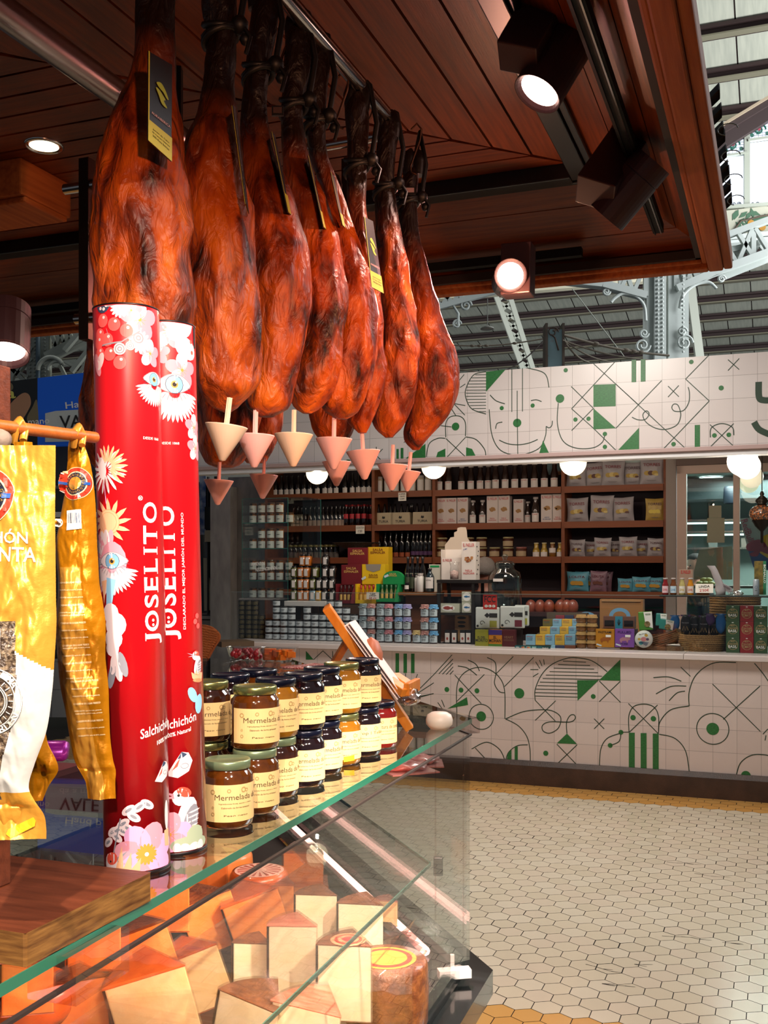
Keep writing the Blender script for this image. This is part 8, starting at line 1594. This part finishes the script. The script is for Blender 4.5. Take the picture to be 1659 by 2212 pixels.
r,w3,h3=dc_('stock_box','small stock box behind the juice bottles, top showing',878,1000,205,425,7.42,.08,mat('box_tan','#9a7c68',.6)); text('EL PAELLER',w3*.7,h3*.13,RED,r,(0,-.002,h3*.90)); r.location.z=zs_
card(*Dd(1100,368),7.28,.115,.062,(('LINDA',.07,.016,.044,INK),("2'50€",.06,.018,.018,RED)),'handwritten card reading Linda beside the juice bottles',tilt=-.25)
b=MB(); b.box((0,0,.01),(.08,.03,.02)); tag(b.obj('card_holder',mat('holder_wood','#8a4c1c',.5),loc=W(G(*Dd(1088,415),7.3),7.31,zs_),rz=-TH),'small wooden block holding the juice price card','card holder')
r=thing('crumpled_crisp_bag','crumpled opened white crisp bag on the glass shelf','crisps',W(G(*Dd(1245,420),7.34),7.34,zs_),-TH); b=MB(); zt2=uz(*Dd(1200,170),7.34)[1]-zs_; b.lathe([(.0,0),(.030,.0),(.034,.03),(.032,.07),(.028,.10),(.024,zt2-.03),(.026,zt2)],14,sy=.6); b.xf(lambda p:Vector((p.x-p.z*p.z*1.6,p.y,p.z))+Vector((noise.noise(p*35),noise.noise(p*30),0))*.012); b.obj('bag_film',FW,r); b=MB(); b.prism([(.0,-.01,.09),(.07,-.012,.05),(.075,-.012,.03),(.05,.0,.015),(.0,-.0,.05)],(0,.012,0)); b.obj('torn_flap',FW,r); text('TORRES',.055,.012,mat('brand_dark','#4a2530',.5),r,(.035,-.016,.055),roll=.45)
b=MB(); b.ball((0,0,.015),1,12,0,(.05,.03,.018)); b.xf(lambda p:p+Vector((noise.noise(p*50),noise.noise(p*60),noise.noise(p*55)))*.016); tag(b.obj('clear_film',glass('film2',(.9,.92,.92),.7,.25,1.5,.1),loc=W(G(*Dd(1380,395),7.32),7.33,zs_),rz=-TH),'scrunched clear film beside the crumpled crisp bag','film')
r=thing('drinks_can','slim pale drinks can with a blue ring on the glass shelf','can',W(G(*Dd(1555,425),7.30),7.32,zs_),-TH); lat([(0,0),(.017,0),(.020,.006),(.020,.100),(.016,.108),(0,.108)],mat('can_pale','#a8b4bc',.35,.3),'can_body',r,24); b=MB(); q=MB(); q.lathe([(.008,0),(.0095,0)],18); b.add([(p[0],0,p[1]+.055) for p in q.v],q.f); wrapm(b,.0206); b.obj('ring_print',mat('draw_navy','#28406a',.5),r); text('NEO',.014,.006,INK,r,(0,-.0215,.034))
r,w3,h3=dc_('coffee_box','tall green and gold box at the right edge of the glass shelf',1538,1640,130,425,7.40,.06,mat('box_forest','#4a4420',.6,col2='#8a7430',nscale=25),group=None); b=MB(); b.box((w3*.40,-.001,h3/2),(w3*.26,.002,h3)); b.obj('green_side',mat('box_green_side','#2c7a54',.5),r); text('BONALLO',h3*.55,w3*.18,WPR,r,(w3*.40,-.003,h3*.62),roll=PI/2)
# big wicker hat-like basket
r=thing('wicker_basket','wide round wicker basket lying behind the crackers','basket',W(G(*Dd(1370,480),7.62),7.62,ZW),-TH); Rq=(G(*Dd(1560,480),7.62)-G(*Dd(1175,480),7.62))/2; zq=uz(*Dd(1370,450),7.62)[1]-ZW; b=MB()
for k in range(12): b.tube([(Rq*(1.12-.0*k)*math.cos(2*PI*t/36),.12*math.sin(2*PI*t/36),zq*(.45+.05*k)*1.0-.0*t) for t in range(37)],zq*.028,6,cap=False)
b.lathe([(Rq*.9,0),(Rq*1.1,zq*.45),(Rq*1.1,zq)],36,sy=.5); b.obj('basket_body',WV1,r)
TB1.put(W(G(*Dd(1480,430),7.66),7.66,ZW+zq*.35),-TH,'crisp bag lying in the wide wicker basket, name just showing','basket crisps',scale=.9)
# ---------------------------------------------------------------- right: cream window frame with the kitchen behind
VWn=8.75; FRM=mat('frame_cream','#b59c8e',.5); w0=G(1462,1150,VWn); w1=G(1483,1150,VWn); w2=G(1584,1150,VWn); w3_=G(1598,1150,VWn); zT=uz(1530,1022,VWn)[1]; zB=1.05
wn=bpy.data.objects.new('window_2',None); COL.objects.link(wn); wn.location=W(w0,VWn,0); wn.rotation_euler=(0,0,-TH); struct(wn)
zh=uz(1530,1003,VWn)[1]; UE=w0+2.2
for nm,c,d in (('frame_post',((w1-w0)/2,.03,(zh+.1)/2),(w1-w0,.08,zh-.0)),('frame_post',((w2+w3_)/2-w0,.02,zh/2),(w3_-w2,.09,zh)),('frame_head',((UE-w0)/2,.03,(zT+zh)/2),(UE-w0,.08,zh-zT)),('frame_sill',((UE-w0)/2,.03,zB-.03),(UE-w0,.10,.06))): b=MB(); b.box(c,d); b.obj(nm,FRM,wn,bev=.003)
b=MB(); b.box(((w1+w2)/2-w0,.03,(zT+zB)/2),(w2-w1,.006,zT-zB)); b.obj('pane',glass('window_glass',(.86,.95,.93),.6,.05,3),wn)
b=MB(); b.box(((w3_+UE)/2-w0,.06,(zT+zB)/2),(UE-w3_,.006,zT-zB)); b.obj('pane',glass('window_glass',(.86,.95,.93),.6,.05,3),wn)
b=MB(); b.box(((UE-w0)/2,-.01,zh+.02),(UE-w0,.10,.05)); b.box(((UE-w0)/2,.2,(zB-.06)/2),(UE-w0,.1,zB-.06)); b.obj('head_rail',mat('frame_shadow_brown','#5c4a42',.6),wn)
b=MB(); u=G(1450,1150,8.80); b.box((0,.12,1.2),(G(1462,1150,8.8)-G(1440,1150,8.8),.3,2.4)); tag(b.obj('pale_pilaster',mat('wall_greige','#8c8078',.6),loc=W(u,8.80,0),rz=-TH),'greige pilaster between the shelving and the window','pilaster')
# kitchen room
KR=bpy.data.objects.new('wall_kitchen',None); KR.name='wall_right'; COL.objects.link(KR); KR.location=W(w0,0,0); KR.rotation_euler=(0,0,-TH); struct(KR)
TEAL=mat('kitchen_teal','#8f9f99',.6); 
b=MB(); b.box((1.3,11.4,1.4),(3.6,.05,2.8)); b.box((-.35,10.42,1.4),(.05,2.2,2.8)); b.box((3.0,10.2,1.4),(.05,2.6,2.8)); b.obj('plaster',TEAL,KR)
zc2=uz(1530,1048,10.2)[1]+.0; b=MB(); b.box((1.3,10.2,zc2+.13),(3.6,2.6,.06)); b.obj('soffit',mat('kitchen_ceiling','#a8b8b4',.6),KR)
b=MB(); b.box((1.3,10.6,zc2-.02),(3.5,.5,.20)); b.obj('extractor_hood',mat('hood_grey','#3c4648',.4,.5),KR)
KT=thing('kitchen_shelving','steel kitchen shelves with lit strips seen through the window','shelving',W(w0+.6,11.2,0),-TH)
for k,py in enumerate((1125,1150,1185)): 
    z=uz(1540,py,11.2)[1]; b=MB(); b.box((.3,.0,z),(3.2,.3,.02)); b.obj('shelf_board',CHROME,KT)
    if k<2: b=MB(); b.box((.3,-.16,z-.03),(3.2,.02,.018)); b.obj('light_strip',mat('strip_white','#f2fffa',.3,emit=2.2,emcol='#eafff8'),KT)
rr=random.Random(5)
for k in range(12): b=MB(); h_=.05+.06*rr.random(); z=uz(1540,1150,11.2)[1]+.01 if k%2 else uz(1540,1185,11.2)[1]+.01; b.box((0,0,h_/2),(.05+.05*rr.random(),.1,h_)); tag(b.obj('kitchen_container',mat('kc_%d'%(k%4),('#8c9490','#4a5658','#a8988c','#30383c')[k%4],.5),loc=W(w0+.15+.16*k,11.15,z),rz=-TH),'dim container on the kitchen shelves, %s from the left'%ORD[k],'container','kitchen containers')
light('kitchen_light','AREA',W(w0+1.0,10.0,zc2+.05),120,(.92,1,.97),1,W(w0+1.0,10.0,0),sx=1.5,sy=.8)
c=atZ(1536,1032,zc2+.09); r=thing('ceiling_downlight','bright oval downlight seen through the window','downlight',Vector((c.x,c.y,zc2+.095))); b=MB(); b.lathe([(.11,.0),(.12,-.006),(.125,.0)],24); b.obj('trim_ring',CHROME,r); b=MB(); b.disc((0,0,-.002),.11,(0,0,-1),24); b.obj('bulb',mat('dl_white','#f4fffb',.3,emit=5,emcol='#eefffa'),r)
for px0,px1,py0,py1,lb in ((1531,1558,1092,1118,'small blank notice taped on the window, upper'),(1527,1565,1119,1172,'larger blank notice taped on the window, below the small one')):
    a=uz(px0,py0,VWn-.002);c=uz(px1,py1,VWn-.002); b=MB(); b.box((0,0,0),(c[0]-a[0],.002,a[1]-c[1])); tag(b.obj('window_notice',mat('notice_khaki','#8a8670',.7),loc=W((a[0]+c[0])/2,VWn+.022,(a[1]+c[1])/2),rz=-TH),lb,'notice')
a=uz(1495,1180,9.3);c=uz(1582,1252,9.3); b=MB(); b.prism([(0,0,0),(c[0]-a[0],0,0),(c[0]-a[0],0,a[1]-c[1]),(.06,0,a[1]-c[1]-.03)],(0,.01,0)); tag(b.obj('greasy_panel',mat('panel_khaki','#77725f',.6,col2='#8a8470',nscale=6),loc=W(a[0],9.3,c[1]),rz=-TH),'large khaki board standing behind the window','board')
b=MB(); b.lathe([(.05,0),(.062,.01),(.058,.14),(.05,.16),(0,.16)],16); tag(b.obj('kitchen_speaker',mat('speaker_navy','#17202c',.5),loc=atV(1577,1088,10.2)),'dark navy speaker hanging in the kitchen','speaker')
b=MB(); c=W(G(1535,1300,9.2),9.2,0); b.box((0,0,.5),(.7,.5,1.0)); b.box((0,-.1,uz(1535,1262,9.1)[1]-.02),(.7,.4,.02)); 
tag(b.obj('food_counter',mat('counter_dark','#3c3a34',.5),loc=c,rz=-TH),'low counter with food right behind the window','counter')
for i,px in enumerate((1512,1524,1536,1520,1530)): b=MB(); b.ball((0,0,0),.035,12,0,(1,.8,.6)); tag(b.obj('bread_roll',mat('roll_olive','#8c8a4a',.6,col2='#a8a060',nscale=30),loc=W(G(px,1258,9.05),9.05+.05*(i//3),uz(1530,1258,9.05)[1]-.01+.03*(i//3))),'yellowish roll behind the window, %s of the heap'%ORD[i],'roll','yellowish rolls behind the window')
pz_=person('person','dark-haired person in black reaching out in the kitchen',W(G(1500,1200,9.9),9.9,-.12),mat('hair_black','#1c1412',.8),mat('shirt_black','#121014',.8),mat('skin_b','#b07a68',.5),-1.2,1.72)
# Moroccan lantern
c=atV(1646,1110,8.0); r=thing('mosaic_lantern','ornate dark metal lantern with mosaic glass at the right edge','lantern',c); DM=mat('lantern_metal','#2c2620',.4,.7); s8=c.y/F
lat([(0,50*s8),(3*s8,48*s8),(5*s8,42*s8),(3*s8,40*s8),(12*s8,32*s8),(14*s8,27*s8),(9*s8,22*s8),(12*s8,20*s8)],DM,'crown',r,16)
b=MB(); b.ball((0,0,0),27*s8,24,0,(1,1,.75)); b.obj('mosaic_glass',mat('mosaic','#4a3a30',.15,col2='#c8743c',nscale=90,lo=.5,hi=.62,coat=.5,emit=.02),r)
lat([(22*s8,-14*s8),(18*s8,-20*s8),(15*s8,-26*s8),(7*s8,-34*s8),(3*s8,-38*s8),(3*s8,-62*s8),(0,-64*s8)],DM,'lower_finial',r,16)
b=MB(); b.tube([(0,0,50*s8),(0,0,max(.3,ZCI-c.z))],.004,6); b.obj('chain',DM,r)
# energy drink banner
a=atV(1597,1120,8.9); r=thing('drinks_banner','grey, blue and yellow drinks banner with a dark red bull at the right','banner',a,-TH); s9=a.y/F*1.07; X=lambda px:(px-1597)*s9*.93; Z=lambda py:(1120-py)*s9*.93
b=MB(); b.prism([(X(x),0,Z(y)) for x,y in ((1597,1120),(1680,1116),(1690,1240),(1632,1225),(1624,1222))],(0,.004,0)); b.obj('fabric',mat('banner_grey','#8d9194',.6),r)
b=MB(); b.prism([(X(x),-.003,Z(y)) for x,y in ((1613,1182),(1690,1206),(1690,1240),(1626,1226))],(0,.001,0)); b.obj('blue_field',mat('banner_navy','#1c3a74',.6),r)
b=MB(); b.prism([(X(x),-.006,Z(y)) for x,y in ((1644,1160),(1654,1155),(1690,1155),(1690,1216),(1660,1210),(1640,1196),(1632,1184))],(0,.001,0)); b.obj('yellow_field',mat('banner_gold','#c8981c',.6),r)
b=MB(); b.prism([(X(x),-.009,Z(y)) for x,y in cat([(1611,1180),(1618,1172),(1636,1166),(1648,1172),(1656,1185),(1662,1198),(1650,1196),(1640,1192),(1634,1202),(1622,1202),(1618,1196),(1628,1192),(1614,1190)],3,True)],(0,.001,0)); b.obj('bull_emblem',mat('banner_crimson','#7c1c38',.6),r)
text('RedBull',46*s9,13*s9,mat('banner_crimson','#7c1c38',.6),r,(X(1614),-.009,Z(1146)),roll=1.28)
# ---------------------------------------------------------------- left end: dark window, poster, wicker chair
r=bpy.data.objects.new('window_3',None); COL.objects.link(r); a=atV(455,1180,9.05); r.location=(a.x,a.y,0); r.rotation_euler=(0,0,-TH); struct(r)
X=lambda px:(px-455)*a.y/F/.935*1.0; Z=lambda py:H+(HY-py)*a.y/F
b=MB(); b.box((X(405),.03,(Z(1040)+Z(1325))/2),(X(466)-X(340),.01,Z(1040)-Z(1325))); b.obj('pane',mat('dark_reflecting_pane','#39404a',.08,spec=.8),r)
b=MB(); b.box((X(470),0,(Z(1030)+Z(1330))/2),(X(474)-X(467),.06,Z(1030)-Z(1330))); b.box((X(410),0,Z(1333)),(X(483)-X(340),.10,.05)); b.box((X(450),.0,(Z(1030)+Z(1330))/2),(.015,.03,Z(1030)-Z(1330))); b.obj('window_frame',mat('frame_plum','#2a2226',.5),r)
b=MB(); b.prism([(X(440),-.0,Z(1320)),(X(456),-.0,Z(1318)),(X(455),0,Z(1275)),(X(446),0,Z(1205)),(X(438),0,Z(1205))],(0,.01,0)); b.obj('curtain',mat('curtain_ivory','#b0ac98',.8),r)
b=MB(); b.box((X(438),-.01,Z(1090)),(X(444)-X(430),.004,Z(1050)-Z(1180))); b.obj('reflection_poster',mat('poster_blue','#3a5a94',.5,col2='#a8b4c4',nscale=14),r)
b=MB(); b.box((X(454),-.03,Z(1119)),(X(463)-X(445),.006,Z(1095)-Z(1143))); tag(b.obj('black_poster',[mat('poster_black','#141416',.4)],loc=r.location,rz=-TH),'narrow black poster on the left window','poster')
b=MB(); b.box((X(454),-.03,Z(1158)),(X(463)-X(445),.006,Z(1146)-Z(1171))); tag(b.obj('cream_notice',mat('notice_cream','#b8ae94',.6),loc=r.location,rz=-TH),'small cream notice under the black poster','notice')
b=MB(); b.box((X(420),.0,Z(1335)/2-.02),(X(500)-X(330),.10,Z(1335)-.0)); b.box((X(420),-.07,Z(1333)),(X(502)-X(330),.06,.03)); o=b.obj('wall_left',mat('pale_wall','#8d8986',.6),loc=r.location,rz=-TH); struct(o)
b=MB(); b.box((X(484),-.06,Z(1358)),(.10,.02,.08)); b.box((X(484),-.075,Z(1358)),(.05,.01,.05)); tag(b.obj('socket_box',mat('socket_white','#a09c98',.5),loc=r.location,rz=-TH,bev=.003),'white socket box on the wall left of the stall','socket')
c=atY(445,1395,7.6); r=thing('wicker_chair','orange wicker chair back showing right of the red tubes','chair',(c.x,7.6,0)); WK=weave('orange_wicker','#6a2c0c','#c4682a'); s7=7.6/F; X=lambda px:(px-445)*s7; Z=lambda py:H+(HY-py)*s7
b=MB(); out=cat([(400,1420),(404,1360),(430,1350),(455,1354),(472,1368),(474,1382),(462,1402),(448,1428),(440,1440)],6)
b.prism([(X(p.x),0,Z(p.y)) for p in out]+[(X(400),0,Z(1450))],(0,.05,0))
for k in range(14): t=k/13; b.tube([(X(402),-.012,Z(1358+t*72)),(X(438),-.018,Z(1356+t*70)),(X(470-max(0,t-.3)*38),-.012,Z(1364+t*62))],.012,6)
b.obj('backrest',WK,r); b=MB(); b.lathe([(0,.36),(.24,.36),(.25,.40),(.24,.44),(0,.44)],20,(X(400),-.2,0)); b.obj('seat',WK,r)
for x,y in ((-.45,-.35),(-.1,-.35),(-.45,0),(-.1,0)): b=MB(); b.tube([(X(400)+x*.5+.12,y,.0),(X(400)+x*.5+.12,y*.9,.37)],.016,8); b.obj('leg',WK,r)
b=MB(); a=atY(480,1440,6.9); b.tube([Vector((0,0,0)),Vector((0,0,.75))],.012,8); b.tube([Vector((0,0,.75)),Vector((.16,.08,.78))],.012,8); b.tube([Vector((0,0,.75)),Vector((-.02,.3,.74))],.012,8); tag(b.obj('steel_handrail',CHROME,loc=(a.x,6.9,.12)),'thin steel rail at the left corner of the stall counter','rail')
b=MB(); b.box((0,0,.02),(.25,.25,.04)); tag(b.obj('corner_shelf',mat('corner_wood','#5a4632',.5),loc=(atY(505,1392,7.9).x,7.9,atY(505,1395,7.9).z),rz=.4),'small dark wood corner shelf beside the black tins','shelf')
# rusty post, chain and ropes above the sign
RU=mat('rusty_blue_paint','#7fa0a8',.6,col2='#8a5a34',nscale=9,lo=.52,hi=.6); c=atY(1196,795,9.2); s9=9.2/F; r=thing('rusty_post','stubby pale blue post with rusty top above the sign','post',(c.x,9.2,2.3)); b=MB(); b.box((0,0,(c.z-2.3)/2+.18),(34*s9,.12,c.z-2.3+.36-.06)); b.obj('post_body',RU,r); b=MB(); zt3=c.z-2.3+.30
for sx in (-1,1): b.box((sx*18*s9,0,zt3-.12),(5*s9,.16,.40))
b.obj('side_flange',mat('rust_flange','#5c5046',.7),r)
b=MB(); b.tube([v2+Vector((-.02,-.08,zt3)) for v2 in spiral((0,0,.0),.05,turns=1.3)],.006,5); b.tube([(.03,-.08,zt3-.16),(.0,-.08,zt3-.05),(-.03,-.08,zt3-.02)],.008,5); b.obj('hook',mat('rust_dark','#4a3a30',.7),r)
RP_=mat('old_rope','#6a6052',.8); o=atY(1196,730,9.1)
for i,(p0,p1,rd,lb) in enumerate((((1218,724),(1445,768),.011,'thickest rope running right from the rusty post to the column'),((1215,735),(1400,778),.008,'second rope running right just below the thickest'),((1220,738),(1322,783),.007,'third rope slanting right from the rusty post'),((1222,742),(1272,783),.009,'steep short rope right of the rusty post'),((1172,738),(1092,800),.006,'dark rope slanting left down from the rusty post'),((1172,732),(958,745),.006,'long thin rope from the rusty post towards the hams'),((1150,800),(985,797),.006,'rope lying along the top of the sign beside the hams'))):
    A_=atY(*p0,9.05);B_=atY(*p1,9.6 if i<4 else 8.9); n=14; b=MB(); b.tube([A_.lerp(B_,t/n)-A_+Vector((0,0,-.03*math.sin(PI*t/n))) for t in range(n+1)],rd,6)
    if i in (0,5):
        for t in (4,8,9,10): q=A_.lerp(B_,t/n)-A_+Vector((0,0,-.03*math.sin(PI*t/n))); b.ball(tuple(q),rd*2.0,8,0,(1.8,1,1))
    tag(b.obj('rope',RP_ if i!=4 else mat('dark_rope','#3a302c',.8),loc=A_),lb,'rope','ropes tied to the rusty post')
for P_ in list(JP.values())+[SB,PX,PX2]: P_.done()
